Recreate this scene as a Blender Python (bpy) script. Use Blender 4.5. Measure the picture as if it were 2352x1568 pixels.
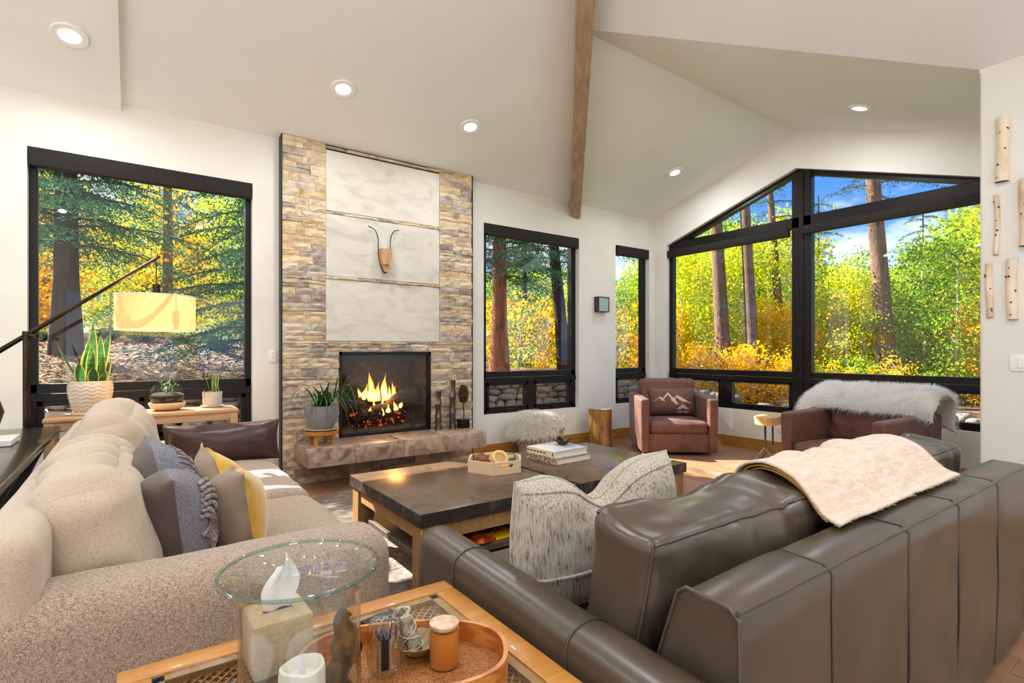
import bpy, bmesh, math, random
import numpy as np
from mathutils import Vector, Matrix, noise as mnoise
from mathutils.geometry import tessellate_polygon
random.seed(7); rng = np.random.default_rng(7)
SC = bpy.context.scene
for o in list(bpy.data.objects): bpy.data.objects.remove(o)
COL = SC.collection
PI = math.pi
def R(d): return math.radians(d)
# ------------------------------------------------------------------ camera
F_PX = 1211.0; CAM_H = 1.25; HORIZON = 806.5
THETA = math.atan2(2870 - 1176, F_PX)            # camera yaw measured from the X axis
cam_d = bpy.data.cameras.new('camera'); cam = bpy.data.objects.new('camera', cam_d); COL.objects.link(cam)
cam_d.sensor_width = 36.0; cam_d.lens = 36.0 * F_PX / 2352.0
cam_d.shift_y = (HORIZON - 784.0) / 2352.0
cam_d.clip_start = 0.05; cam_d.clip_end = 400
cam.location = (0, 0, CAM_H); cam.rotation_euler = (PI / 2, 0, THETA - PI / 2)
SC.camera = cam
# ------------------------------------------------------------------ world, sun, exposure
SC.view_settings.view_transform = 'Standard'; SC.view_settings.look = 'None'
SC.view_settings.gamma = 1.0; SC.view_settings.use_curve_mapping = False
SC.view_settings.exposure = 0.07
SC.cycles.use_denoising = True; SC.cycles.use_adaptive_sampling = True; SC.cycles.adaptive_threshold = 0.035
SC.cycles.max_bounces = 8; SC.cycles.diffuse_bounces = 5; SC.cycles.glossy_bounces = 4
SC.cycles.transmission_bounces = 6; SC.cycles.transparent_max_bounces = 12
SC.cycles.caustics_reflective = False; SC.cycles.caustics_refractive = False
SC.cycles.sample_clamp_indirect = 6.0
world = bpy.data.worlds.new('sky'); SC.world = world; world.use_nodes = True
wn, wl = world.node_tree.nodes, world.node_tree.links; wn.clear()
def wnode(t, **k):
    n = wn.new(t)
    for a, v in k.items(): setattr(n, a, v)
    return n
w_out = wnode('ShaderNodeOutputWorld'); w_bg = wnode('ShaderNodeBackground'); w_tc = wnode('ShaderNodeTexCoord')
w_sep = wnode('ShaderNodeSeparateXYZ'); wl.new(w_tc.outputs['Generated'], w_sep.inputs[0])
w_ramp = wnode('ShaderNodeValToRGB'); wl.new(w_sep.outputs['Z'], w_ramp.inputs[0])
w_ramp.color_ramp.elements[0].position = 0.0; w_ramp.color_ramp.elements[0].color = (0.22, 0.40, 0.78, 1)
w_ramp.color_ramp.elements[1].position = 0.32; w_ramp.color_ramp.elements[1].color = (0.022, 0.15, 0.54, 1)
w_map = wnode('ShaderNodeMapping'); w_map.inputs['Scale'].default_value = (1.6, 1.6, 4.2); w_map.inputs['Location'].default_value = (0.35, 0.2, 0.1)
wl.new(w_tc.outputs['Generated'], w_map.inputs[0])
w_noise = wnode('ShaderNodeTexNoise'); w_noise.inputs['Scale'].default_value = 1.5; w_noise.inputs['Detail'].default_value = 6; w_noise.inputs['Roughness'].default_value = 0.55
wl.new(w_map.outputs[0], w_noise.inputs['Vector'])
w_cr = wnode('ShaderNodeValToRGB'); wl.new(w_noise.outputs['Fac'], w_cr.inputs[0])
w_cr.color_ramp.elements[0].position = 0.47; w_cr.color_ramp.elements[1].position = 0.60
w_mix = wnode('ShaderNodeMixRGB'); wl.new(w_cr.outputs[0], w_mix.inputs[0]); wl.new(w_ramp.outputs[0], w_mix.inputs[1]); w_mix.inputs[2].default_value = (0.95, 0.97, 1.0, 1)
wl.new(w_mix.outputs[0], w_bg.inputs['Color']); w_bg.inputs['Strength'].default_value = 2.0
wl.new(w_bg.outputs[0], w_out.inputs[0])
# sun: light travels (+0.45, -1, -0.98), over the fireplace wall
sun_d = bpy.data.lights.new('sun', 'SUN'); sun = bpy.data.objects.new('sun', sun_d); COL.objects.link(sun)
sun_d.energy = 24.0; sun_d.angle = R(0.55); sun_d.color = (1.0, 0.94, 0.85)
sun.rotation_euler = Vector((0.50, -1.0, -0.98)).to_track_quat('-Z', 'Y').to_euler(); sun.location = (-3, 14, 12)

# ------------------------------------------------------------------ helpers
def S(r, g, b):
    def f(c):
        c /= 255.0
        return c / 12.92 if c <= 0.04045 else ((c + 0.055) / 1.055) ** 2.4
    return (f(r), f(g), f(b), 1.0)
MATS = {}
def M(name, c1, c2=None, c3=None, scale=5.0, stretch=(1, 1, 1), detail=5, dist=0.0, lo=0.35, hi=0.65, rough=0.5, metal=0.0,
      bump=0.0, bscale=None, bstretch=None, bdist=0.01, sheen=0.0, coat=0.0, rnd=0.0, coords='Object', tex='noise', spec=0.5,
      emit=None, estr=0.0, transl=0.0, attr=None, hue=0.0, rrough=None):
    m = bpy.data.materials.new(name); m.use_nodes = True; nt = m.node_tree; n, l = nt.nodes, nt.links
    p = n['Principled BSDF']; out = n['Material Output']
    p.inputs['Roughness'].default_value = rough; p.inputs['Metallic'].default_value = metal
    p.inputs['Specular IOR Level'].default_value = spec
    p.inputs['Sheen Weight'].default_value = sheen; p.inputs['Coat Weight'].default_value = coat
    p.inputs['Base Color'].default_value = c1
    col = None
    vec = None
    if c2 is not None or bump:
        tc = n.new('ShaderNodeTexCoord')
        if coords == 'World':
            g = n.new('ShaderNodeNewGeometry'); base = g.outputs['Position']
        else: base = tc.outputs[coords]
        if rnd:
            oi0 = n.new('ShaderNodeObjectInfo'); mm = n.new('ShaderNodeVectorMath'); mm.operation = 'SCALE'
            cx = n.new('ShaderNodeCombineXYZ')
            for i in range(3): l.new(oi0.outputs['Random'], cx.inputs[i])
            l.new(cx.outputs[0], mm.inputs[0]); mm.inputs['Scale'].default_value = 37.0
            ad = n.new('ShaderNodeVectorMath'); l.new(base, ad.inputs[0]); l.new(mm.outputs[0], ad.inputs[1]); base = ad.outputs[0]
        def mapped(st):
            mp = n.new('ShaderNodeMapping'); mp.inputs['Scale'].default_value = st; l.new(base, mp.inputs[0]); return mp.outputs[0]
        def texture(kind, sc, st):
            v = mapped(st)
            if kind == 'wave':
                t = n.new('ShaderNodeTexWave'); t.inputs['Scale'].default_value = sc; t.inputs['Distortion'].default_value = dist
                t.inputs['Detail'].default_value = detail; t.inputs['Detail Scale'].default_value = 1.2; l.new(v, t.inputs[0]); return t.outputs['Fac']
            if kind == 'voronoi':
                t = n.new('ShaderNodeTexVoronoi'); t.inputs['Scale'].default_value = sc; l.new(v, t.inputs['Vector']); return t.outputs['Distance']
            t = n.new('ShaderNodeTexNoise'); t.inputs['Scale'].default_value = sc; t.inputs['Detail'].default_value = detail
            t.inputs['Distortion'].default_value = dist; l.new(v, t.inputs['Vector']); return t.outputs['Fac']
        fac = texture(tex, scale, stretch)
        if c2 is not None:
            r = n.new('ShaderNodeValToRGB'); l.new(fac, r.inputs[0]); e = r.color_ramp.elements
            e[0].position = lo; e[0].color = c1; e[1].position = hi; e[1].color = c2
            if c3 is not None:
                e2 = e.new((lo + hi) / 2); e2.color = c3
            col = r.outputs[0]
        if bump:
            bf = texture('voronoi' if tex == 'voronoi' else 'noise', bscale or scale * 3, bstretch or stretch)
            b = n.new('ShaderNodeBump'); b.inputs['Strength'].default_value = bump; b.inputs['Distance'].default_value = bdist
            l.new(bf, b.inputs['Height']); l.new(b.outputs[0], p.inputs['Normal'])
        if rrough:
            mr = n.new('ShaderNodeMapRange'); mr.inputs['To Min'].default_value = rough; mr.inputs['To Max'].default_value = rrough
            l.new(fac, mr.inputs['Value']); l.new(mr.outputs[0], p.inputs['Roughness'])
    if attr:
        a = n.new('ShaderNodeAttribute'); a.attribute_name = 'tint'
        r = n.new('ShaderNodeValToRGB'); l.new(a.outputs['Fac'], r.inputs[0]); e = r.color_ramp.elements
        while len(e) < len(attr): e.new(0.5)
        for i, c in enumerate(attr):
            e[i].position = i / (len(attr) - 1); e[i].color = c
        col = r.outputs[0]
    if rnd:
        oi = n.new('ShaderNodeObjectInfo'); hs = n.new('ShaderNodeHueSaturation')
        mr = n.new('ShaderNodeMapRange'); mr.inputs['To Min'].default_value = 1 - rnd; mr.inputs['To Max'].default_value = 1 + rnd
        l.new(oi.outputs['Random'], mr.inputs['Value']); l.new(mr.outputs[0], hs.inputs['Value'])
        if hue:
            m2 = n.new('ShaderNodeMath'); m2.operation = 'MULTIPLY'; l.new(oi.outputs['Random'], m2.inputs[0]); m2.inputs[1].default_value = 7.31
            m3 = n.new('ShaderNodeMath'); m3.operation = 'FRACT'; l.new(m2.outputs[0], m3.inputs[0])
            m4 = n.new('ShaderNodeMapRange'); m4.inputs['To Min'].default_value = 1 - hue; m4.inputs['To Max'].default_value = 1 + hue
            l.new(m3.outputs[0], m4.inputs['Value']); l.new(m4.outputs[0], hs.inputs['Saturation'])
        if col is not None: l.new(col, hs.inputs['Color'])
        else: hs.inputs['Color'].default_value = c1
        col = hs.outputs[0]
    if col is not None: l.new(col, p.inputs['Base Color'])
    if emit is not None:
        p.inputs['Emission Color'].default_value = emit; p.inputs['Emission Strength'].default_value = estr
    if transl:
        t = n.new('ShaderNodeBsdfTranslucent'); mx = n.new('ShaderNodeMixShader'); mx.inputs[0].default_value = transl
        if col is not None: l.new(col, t.inputs[0])
        else: t.inputs[0].default_value = c1
        l.new(p.outputs[0], mx.inputs[1]); l.new(t.outputs[0], mx.inputs[2]); l.new(mx.outputs[0], out.inputs[0])
    MATS[name] = m; return m
def glass_mat(name, tint=(0.96, 0.98, 0.97, 1), ior=1.45, rough=0.0, boost=1.0):
    m = bpy.data.materials.new(name); m.use_nodes = True; n, l = m.node_tree.nodes, m.node_tree.links
    n.remove(n['Principled BSDF']); out = n['Material Output']
    t = n.new('ShaderNodeBsdfTransparent'); t.inputs[0].default_value = tint
    g = n.new('ShaderNodeBsdfGlossy'); g.inputs['Roughness'].default_value = rough
    f0 = ((ior - 1) / (ior + 1)) ** 2 * boost
    lw = n.new('ShaderNodeLayerWeight'); lw.inputs['Blend'].default_value = 0.5
    pw = n.new('ShaderNodeMath'); pw.operation = 'POWER'; l.new(lw.outputs['Facing'], pw.inputs[0]); pw.inputs[1].default_value = 5.0
    mu = n.new('ShaderNodeMath'); mu.operation = 'MULTIPLY_ADD'; mu.use_clamp = True; l.new(pw.outputs[0], mu.inputs[0]); mu.inputs[1].default_value = 1 - f0; mu.inputs[2].default_value = f0
    mx = n.new('ShaderNodeMixShader'); l.new(mu.outputs[0], mx.inputs[0]); l.new(t.outputs[0], mx.inputs[1]); l.new(g.outputs[0], mx.inputs[2])
    l.new(mx.outputs[0], out.inputs[0]); MATS[name] = m; return m
def mesh_of(name, v, f, smooth=True, ang=38):
    me = bpy.data.meshes.new(name); me.from_pydata([tuple(map(float, p)) for p in v], [], [tuple(map(int, q)) for q in f]); me.update()
    if smooth:
        me.polygons.foreach_set('use_smooth', [True] * len(me.polygons))
        if ang: me.set_sharp_from_angle(angle=R(ang))
    return me
def link(name, me, mat=None, parent=None, loc=None, rot=None, scale=None):
    o = bpy.data.objects.new(name, me); COL.objects.link(o)
    if mat is not None and me is not None and not me.materials: me.materials.append(mat)
    if parent is not None: o.parent = parent
    if loc is not None: o.location = loc
    if rot is not None: o.rotation_euler = rot
    if scale is not None: o.scale = scale
    return o
def ob(name, vf, mat, parent=None, loc=None, rot=None, smooth=True, ang=38):
    return link(name, mesh_of(name, vf[0], vf[1], smooth, ang), mat, parent, loc, rot)
def tag(o, label, cat=None, group=None, kind=None):
    if label: o['label'] = label
    if cat: o['category'] = cat
    if group: o['group'] = group
    if kind: o['kind'] = kind
    return o
def thing(name, label, cat, loc=(0, 0, 0), rz=0.0, group=None, kind=None):
    o = bpy.data.objects.new(name, None); COL.objects.link(o); o.location = loc; o.rotation_euler = (0, 0, rz); o.empty_display_size = 0.1
    return tag(o, label, cat, group, kind)
def copy_tree(o, parent=None):
    c = o.copy(); COL.objects.link(c); c.parent = parent
    for ch in list(o.children): copy_tree(ch, c)
    return c
def join(*vfs):
    V, Fc = [], []
    for v, f in vfs:
        k = len(V); V.extend(list(v)); Fc.extend([tuple(i + k for i in q) for q in f])
    return V, Fc
def xf(vf, loc=(0, 0, 0), rot=(0, 0, 0), scale=(1, 1, 1)):
    from mathutils import Euler
    m = Matrix.LocRotScale(Vector(loc), Euler(rot), Vector(scale))
    return [tuple(m @ Vector(p)) for p in vf[0]], vf[1]
def box(x0, x1, y0, y1, z0, z1, r=0.0, seg=2):
    if r <= 0:
        v = [(x0, y0, z0), (x1, y0, z0), (x1, y1, z0), (x0, y1, z0), (x0, y0, z1), (x1, y0, z1), (x1, y1, z1), (x0, y1, z1)]
        f = [(0, 3, 2, 1), (4, 5, 6, 7), (0, 1, 5, 4), (1, 2, 6, 5), (2, 3, 7, 6), (3, 0, 4, 7)]
        return v, f
    bm = bmesh.new(); bmesh.ops.create_cube(bm, size=1)
    for q in bm.verts: q.co = Vector(((x0 + x1) / 2 + q.co.x * (x1 - x0), (y0 + y1) / 2 + q.co.y * (y1 - y0), (z0 + z1) / 2 + q.co.z * (z1 - z0)))
    r = min(r, 0.49 * min(x1 - x0, y1 - y0, z1 - z0))
    bmesh.ops.bevel(bm, geom=list(bm.edges), offset=r, segments=seg, profile=0.5, affect='EDGES')
    bm.verts.ensure_lookup_table(); bm.verts.index_update()
    v = [tuple(q.co) for q in bm.verts]; f = [tuple(q.index for q in fc.verts) for fc in bm.faces]; bm.free(); return v, f
def prism(poly, d0, d1, axis='z'):
    """extrude a 2-D polygon (list of (a, b)) between d0 and d1 along axis"""
    n = len(poly)
    def P(a, b, c): return {'z': (a, b, c), 'y': (a, c, b), 'x': (c, a, b)}[axis]
    v = [P(a, b, d0) for a, b in poly] + [P(a, b, d1) for a, b in poly]
    f = [(i, (i + 1) % n, (i + 1) % n + n, i + n) for i in range(n)]
    tri = tessellate_polygon([[Vector((a, b, 0)) for a, b in poly]])
    f += [tuple(t) for t in tri] + [tuple(i + n for i in reversed(t)) for t in tri]
    return fixn(v, f)
def fixn(v, f):
    bm = bmesh.new(); vs = [bm.verts.new(p) for p in v]
    for q in f:
        try: bm.faces.new([vs[i] for i in q])
        except ValueError: pass
    bmesh.ops.recalc_face_normals(bm, faces=list(bm.faces)); bm.verts.index_update()
    V = [tuple(p.co) for p in bm.verts]; Fc = [tuple(p.index for p in fc.verts) for fc in bm.faces]; bm.free(); return V, Fc
def wall_poly(outer, holes, d0, d1, axis):
    """polygon with holes, extruded along axis (x or y)"""
    loops = [outer] + holes; flat = [p for lp in loops for p in lp]; n = len(flat)
    def P(a, b, c): return {'z': (a, b, c), 'y': (a, c, b), 'x': (c, a, b)}[axis]
    v = [P(a, b, d0) for a, b in flat] + [P(a, b, d1) for a, b in flat]
    tri = tessellate_polygon([[Vector((a, b, 0)) for a, b in lp] for lp in loops])
    f = [tuple(t) for t in tri] + [tuple(i + n for i in reversed(t)) for t in tri]
    k = 0
    for lp in loops:
        m = len(lp); f += [(k + i, k + (i + 1) % m, k + (i + 1) % m + n, k + i + n) for i in range(m)]; k += m
    return fixn(v, f)
def tube(path, rad, seg=10, caps=True):
    path = [Vector(p) for p in path]; n = len(path)
    if not hasattr(rad, '__len__'): rad = [rad] * n
    v, f = [], []; up = Vector((0, 0, 1)); prev = None
    for i, p in enumerate(path):
        t = (path[min(i + 1, n - 1)] - path[max(i - 1, 0)]).normalized()
        a = prev if prev is not None else (up if abs(t.z) < 0.9 else Vector((1, 0, 0)))
        a = (a - t * a.dot(t))
        if a.length < 1e-6: a = t.orthogonal()
        a.normalize(); prev = a; b = t.cross(a)
        for k in range(seg):
            q = 2 * PI * k / seg; v.append(tuple(p + (a * math.cos(q) + b * math.sin(q)) * rad[i]))
    for i in range(n - 1):
        for k in range(seg):
            k2 = (k + 1) % seg; f.append((i * seg + k, i * seg + k2, (i + 1) * seg + k2, (i + 1) * seg + k))
    if caps: f.append(tuple(range(seg - 1, -1, -1))); f.append(tuple((n - 1) * seg + k for k in range(seg)))
    return v, f
def lathe(prof, seg=32, close=True):
    """prof: list of (r, z) ; r=0 at the ends closes it"""
    v, f = [], []; n = len(prof)
    for r, z in prof:
        for k in range(seg):
            a = 2 * PI * k / seg; v.append((r * math.cos(a), r * math.sin(a), z))
    for i in range(n - 1):
        for k in range(seg):
            k2 = (k + 1) % seg; f.append((i * seg + k, i * seg + k2, (i + 1) * seg + k2, (i + 1) * seg + k))
    if close:
        f.append(tuple(range(seg - 1, -1, -1))); f.append(tuple((n - 1) * seg + k for k in range(seg)))
    return v, f
def grid_faces(nu, nv, off=0, flip=False):
    f = []
    for i in range(nu - 1):
        for j in range(nv - 1):
            q = (off + i * nv + j, off + (i + 1) * nv + j, off + (i + 1) * nv + j + 1, off + i * nv + j + 1)
            f.append(q[::-1] if flip else q)
    return f
def nz(p, s, seed=0.0): return mnoise.noise(Vector((p[0] * s + seed, p[1] * s + seed * 1.7, p[2] * s - seed)))
def cubegrid(n):
    bm = bmesh.new(); bmesh.ops.create_cube(bm, size=2.0); bmesh.ops.subdivide_edges(bm, edges=list(bm.edges), cuts=n, use_grid_fill=True)
    bm.verts.index_update(); v = [tuple(q.co) for q in bm.verts]; f = [tuple(q.index for q in fc.verts) for fc in bm.faces]; bm.free(); return v, f
_CG = {}
def cushion(sx, sy, sz, n=14, r=0.06, bulge=(0, 0, 0), wr=0.0, ws=6.0, seed=1.0, fold=0.0, fdir=(1, 0, 0), ff=34):
    """rounded soft box centred at the origin; bulge pushes each pair of faces outward; wr wrinkle depth, fold pleats"""
    if n not in _CG: _CG[n] = cubegrid(n)
    V, Fc = _CG[n]; out = []; h = (sx / 2, sy / 2, sz / 2); r = min(r, min(h) * 0.98)
    for p in V:
        u = [math.sin(max(-1, min(1, c)) * PI / 2) for c in p]
        b = [u[i] * h[i] for i in range(3)]; inn = [max(-(h[i] - r), min(h[i] - r, b[i])) for i in range(3)]
        d = Vector([b[i] - inn[i] for i in range(3)])
        d = d.normalized() if d.length > 1e-9 else Vector(p).normalized()
        P = [inn[i] + d[i] * r for i in range(3)]
        w = [1 - u[i] * u[i] for i in range(3)]
        for i in range(3):
            if bulge[i]: P[i] += math.copysign(bulge[i] * w[(i + 1) % 3] * w[(i + 2) % 3], d[i]) * min(1, abs(d[i]) * 1.5)
        if wr or fold:
            q = wr * (nz(P, ws, seed) + 0.5 * nz(P, ws * 2.3, seed + 9))
            if fold:
                a = P[0] * fdir[0] + P[1] * fdir[1] + P[2] * fdir[2]
                q += fold * math.sin(a * ff + 3.0 * nz(P, 4, seed)) * max(0, nz(P, 3.1, seed + 4) + 0.25)
            P = [P[i] + d[i] * q for i in range(3)]
        out.append(tuple(P))
    return out, Fc
def pillow_fn(w, h, t, ear=0.10, chop=0.0, chopw=0.22, wr=0.006, seed=2.0, pw=0.62, ex=2.6):
    """returns surf(u, v, side) -> local point; x width, z height (0 bottom..h), y thickness"""
    def surf(u, v, side):
        x = w / 2 * u * (1 - ear * (1 - v * v)); z = h / 2 * v * (1 - ear * (1 - u * u)) + h / 2
        base = max(0.0, (1 - abs(u) ** ex)) * max(0.0, (1 - abs(v) ** ex))
        y = side * t / 2 * base ** pw
        if chop:
            g = math.exp(-(u / chopw) ** 2) * max(0.0, (v + 0.35) / 1.35) ** 1.6
            z -= chop * g; y *= 1 - 0.30 * g; y += side * chop * 0.25 * g * (1 - v)
            x *= 1 - 0.10 * max(0, v) * chop / 0.1
        p = (x, y, z); d = wr * nz(p, 9, seed) + 0.5 * wr * nz(p, 22, seed + 3)
        edge = base ** 0.5
        return (x, y + side * d * edge, z + 0.35 * d)
    return surf
def pillow_vf(surf, n=34, side=None):
    us = np.sin(np.linspace(-PI / 2, PI / 2, n)); V, Fc = [], []
    for s in ((1, -1) if side is None else (side,)):
        off = len(V)
        for u in us:
            for v in us: V.append(surf(float(u), float(v), s))
        Fc += grid_faces(n, n, off, flip=(s > 0))
    if side is None:
        bm = bmesh.new(); vs = [bm.verts.new(p) for p in V]
        for q in Fc: bm.faces.new([vs[i] for i in q])
        bmesh.ops.remove_doubles(bm, verts=list(bm.verts), dist=1e-5); bm.verts.index_update()
        V = [tuple(p.co) for p in bm.verts]; Fc = [tuple(p.index for p in fc.verts) for fc in bm.faces]; bm.free()
    return V, Fc
def edge_loop(surf, n=30, off=0.0):
    us = np.linspace(-1, 1, n); pts = [surf(float(u), -1, 1) for u in us] + [surf(1, float(v), 1) for v in us[1:]]
    pts += [surf(float(u), 1, 1) for u in us[::-1][1:]] + [surf(-1, float(v), 1) for v in us[::-1][1:]]
    return pts
def fur(points, normals, length, width, lean=(0, 0, 0), curl=0.35, seed=3):
    """tapered ribbon strands: one mesh"""
    rg = np.random.default_rng(seed); V, Fc = [], []
    for p, nn in zip(points, normals):
        p = Vector(p); d = (Vector(nn) + Vector(lean) + Vector(rg.normal(0, curl, 3))).normalized()
        L = length * rg.uniform(0.6, 1.15); side = d.cross(Vector(rg.normal(0, 1, 3))).normalized() * width / 2
        droop = Vector((0, 0, -0.35 * L)); m = p + d * L * 0.55 + droop * 0.2; t = p + d * L + droop
        k = len(V); V += [p - side, p + side, m + side * 0.7, m - side * 0.7, t]; Fc += [(k, k + 1, k + 2, k + 3), (k + 3, k + 2, k + 4)]
    return V, Fc
def smooth_path(pts, n=12):
    pts = [Vector(p) for p in pts]; out = []
    for i in range(len(pts) - 1):
        p0 = pts[max(i - 1, 0)]; p1 = pts[i]; p2 = pts[i + 1]; p3 = pts[min(i + 2, len(pts) - 1)]
        for k in range(n):
            t = k / n
            out.append(0.5 * ((2 * p1) + (p2 - p0) * t + (2 * p0 - 5 * p1 + 4 * p2 - p3) * t * t + (3 * p1 - p0 - 3 * p2 + p3) * t ** 3))
    out.append(pts[-1]); return out
# ------------------------------------------------------------------ materials
m_wall = M('wall_paint', S(232, 229, 221), S(228, 224, 215), scale=3, rough=0.75, bump=0.06, bscale=40, bdist=0.004, coords='World')
m_ceil = M('ceiling_paint', S(238, 239, 238), S(235, 236, 234), scale=2, rough=0.7, bump=0.05, bscale=30, bdist=0.004, coords='World')
m_floor = M('oak_floor', S(140, 102, 76), S(166, 126, 98), S(152, 114, 86), scale=3.0, stretch=(9, 0.7, 3), detail=8, dist=0.6, lo=0.3, hi=0.7, rough=0.34, rnd=0.14, hue=0.12, bump=0.08, bscale=14, bdist=0.003)
m_base = M('baseboard_oak', S(166, 112, 46), S(188, 134, 62), scale=3, stretch=(2, 2, 14), detail=6, rough=0.4, coords='World')
m_beam = M('beam_wood', S(150, 124, 96), S(186, 160, 130), S(170, 143, 112), scale=2.4, stretch=(0.5, 6, 6), detail=8, dist=1.2, lo=0.3, hi=0.7, rough=0.65, bump=0.1, bscale=20)
m_frame = M('window_frame_black', S(11, 9, 8), rough=0.4, spec=0.35)
m_shade = M('roller_shade_brown', S(30, 25, 21), S(25, 21, 18), scale=200, rough=0.8)
m_pane = glass_mat('window_glass', (0.97, 0.985, 0.98, 1), 1.45, 0.0, 1.0)
m_black = M('black_metal', S(22, 20, 19), rough=0.42, metal=0.3)
m_stones = [M('travertine_cream', S(222, 204, 178), S(164, 140, 114), S(208, 186, 158), scale=9, detail=10, dist=0.8, lo=0.28, hi=0.72, rough=0.8, rnd=0.16, hue=0.25, coords='World', bump=0.7, bscale=32, bdist=0.012),
            M('travertine_grey', S(196, 182, 166), S(128, 114, 102), S(174, 158, 142), scale=10, detail=10, dist=0.8, lo=0.28, hi=0.72, rough=0.8, rnd=0.18, hue=0.25, coords='World', bump=0.7, bscale=32, bdist=0.012),
            M('travertine_gold', S(226, 206, 172), S(180, 150, 114), S(212, 188, 152), scale=8, detail=10, dist=1.0, lo=0.28, hi=0.72, rough=0.8, rnd=0.16, hue=0.2, coords='World', bump=0.7, bscale=32, bdist=0.012)]
m_panel = M('limestone_panel', S(222, 216, 204), S(190, 182, 168), S(214, 207, 194), scale=3.2, stretch=(1, 1, 2.2), detail=11, dist=1.2, lo=0.3, hi=0.75, rough=0.6, coords='World', rnd=0.05, bump=0.12, bscale=18)
m_trav = M('hearth_travertine', S(196, 172, 150), S(128, 102, 86), S(178, 150, 128), scale=7, detail=11, dist=1.6, lo=0.3, hi=0.7, rough=0.26, coords='World', rnd=0.10, hue=0.15, bump=0.08, bscale=20)
m_brick = M('firebrick_dark', S(66, 50, 40), S(46, 34, 28), scale=14, rough=0.9, rnd=0.25, coords='World', bump=0.3, bscale=60)
m_mortar = M('dark_backing', S(40, 34, 30), rough=0.95)
m_log = M('charred_log', S(72, 50, 36), S(26, 18, 13), scale=10, stretch=(1, 1, 3), rough=0.95, bump=0.8, bscale=24, bdist=0.02)
m_ember = M('glowing_embers', S(60, 18, 12), S(30, 14, 10), scale=30, rough=1.0, emit=(1.0, 0.12, 0.03, 1), estr=0.5)
m_ash = M('ash_bed', S(90, 58, 32), S(40, 26, 16), scale=40, rough=1.0, bump=0.9, bscale=60, bdist=0.02)
m_beige = M('beige_chenille', S(196, 174, 152), S(120, 98, 82), S(178, 155, 134), scale=230, stretch=(1, 1, 1), detail=2, dist=1.6, lo=0.28, hi=0.62, rough=0.95, sheen=0.25, bump=0.5, bscale=300, bdist=0.003)
m_brown = M('brown_leather', S(94, 56, 43), S(80, 46, 35), S(108, 66, 51), scale=7, detail=8, lo=0.3, hi=0.7, rough=0.52, sheen=0.12, bump=0.18, bscale=60, bdist=0.003)
m_gleather = M('taupe_leather', S(84, 71, 58), S(74, 62, 50), scale=6, detail=7, rough=0.27, rrough=0.38, bump=0.09, bscale=90, bdist=0.002, spec=0.55)
m_pipe = M('taupe_piping', S(78, 66, 56), rough=0.4)
m_tweed = M('tweed_wool', S(190, 180, 164), S(56, 50, 46), S(166, 154, 138), scale=150, stretch=(1.6, 1.6, 0.16), detail=4, dist=0.5, lo=0.42, hi=0.72, rough=0.95, sheen=0.2, bump=0.5, bscale=150, bdist=0.003)
m_taupe_fab = M('taupe_suede', S(92, 78, 71), S(82, 68, 62), scale=8, rough=0.45, sheen=0.2, bump=0.06, bscale=80)
m_wool = M('grey_wool_weave', S(138, 136, 142), S(104, 102, 110), scale=160, stretch=(1, 1, 1), rough=0.95, bump=0.4, bscale=200, bdist=0.002)
m_loop = M('heather_yarn', S(176, 162, 156), S(120, 108, 108), scale=60, rough=0.95, bump=0.4, bscale=150)
m_tan = M('tan_cotton', S(150, 128, 106), S(138, 117, 97), scale=10, rough=0.75, sheen=0.3)
m_yellow = M('yellow_velvet', S(216, 166, 14), S(196, 146, 8), scale=9, rough=0.7, sheen=0.8)
m_dleather = M('dark_brown_leather', S(70, 44, 38), S(56, 34, 30), scale=6, rough=0.30, bump=0.1, bscale=60, bdist=0.003)
m_fur = M('ivory_fur', S(248, 244, 235), S(236, 228, 213), scale=14, rough=0.85, sheen=0.4, transl=0.2)
m_fur_w = M('white_fur', S(250, 250, 249), S(240, 240, 239), scale=14, rough=0.85, sheen=0.4, transl=0.45)
m_hide = M('sheep_hide', S(240, 234, 222), rough=0.95)
m_throw = M('rose_wool_throw', S(226, 200, 178), S(208, 180, 156), scale=14, stretch=(1, 4, 4), rough=0.95, sheen=0.5, bump=0.4, bscale=110, bdist=0.004)
m_trim = M('ochre_lining', S(196, 146, 62), rough=0.9)
m_ctop = M('dark_limestone_top', S(84, 64, 48), S(68, 51, 38), S(100, 78, 58), scale=7, detail=11, dist=1.2, lo=0.25, hi=0.75, rough=0.24, coords='World', bump=0.03, bscale=40)
m_cedge = M('dark_limestone_edge', S(58, 50, 48), S(92, 82, 76), scale=8, detail=8, dist=1.2, lo=0.5, hi=0.7, rough=0.25, coords='World')
m_oak = M('table_oak', S(146, 106, 62), S(172, 132, 84), S(158, 118, 72), scale=3, stretch=(7, 7, 0.8), detail=7, dist=0.7, lo=0.3, hi=0.7, rough=0.5, rnd=0.08, bump=0.08, bscale=20)
m_shelf = M('shelf_grey_oak', S(96, 84, 72), S(80, 70, 60), scale=3, stretch=(1, 8, 4), detail=7, rough=0.45)
m_honey = M('honey_wood', S(196, 136, 60), S(172, 112, 44), S(186, 124, 52), scale=3, stretch=(2, 8, 8), detail=7, dist=0.8, lo=0.3, hi=0.7, rough=0.38, coat=0.1)
m_honey2 = M('bentwood_ash', S(206, 132, 62), S(176, 98, 40), scale=4, stretch=(1, 1, 8), tex='wave', dist=8, detail=4, lo=0.2, hi=0.8, rough=0.32, coat=0.2)
m_cane = M('rattan_cane', S(176, 122, 66), S(140, 92, 46), scale=50, rough=0.6)
m_weave = M('tray_weave', S(204, 138, 70), S(110, 62, 26), S(180, 112, 50), scale=260, stretch=(1, 2.2, 1), tex='voronoi', lo=0.05, hi=0.8, rough=0.55, bump=0.5, bscale=260, bdist=0.003)
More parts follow.
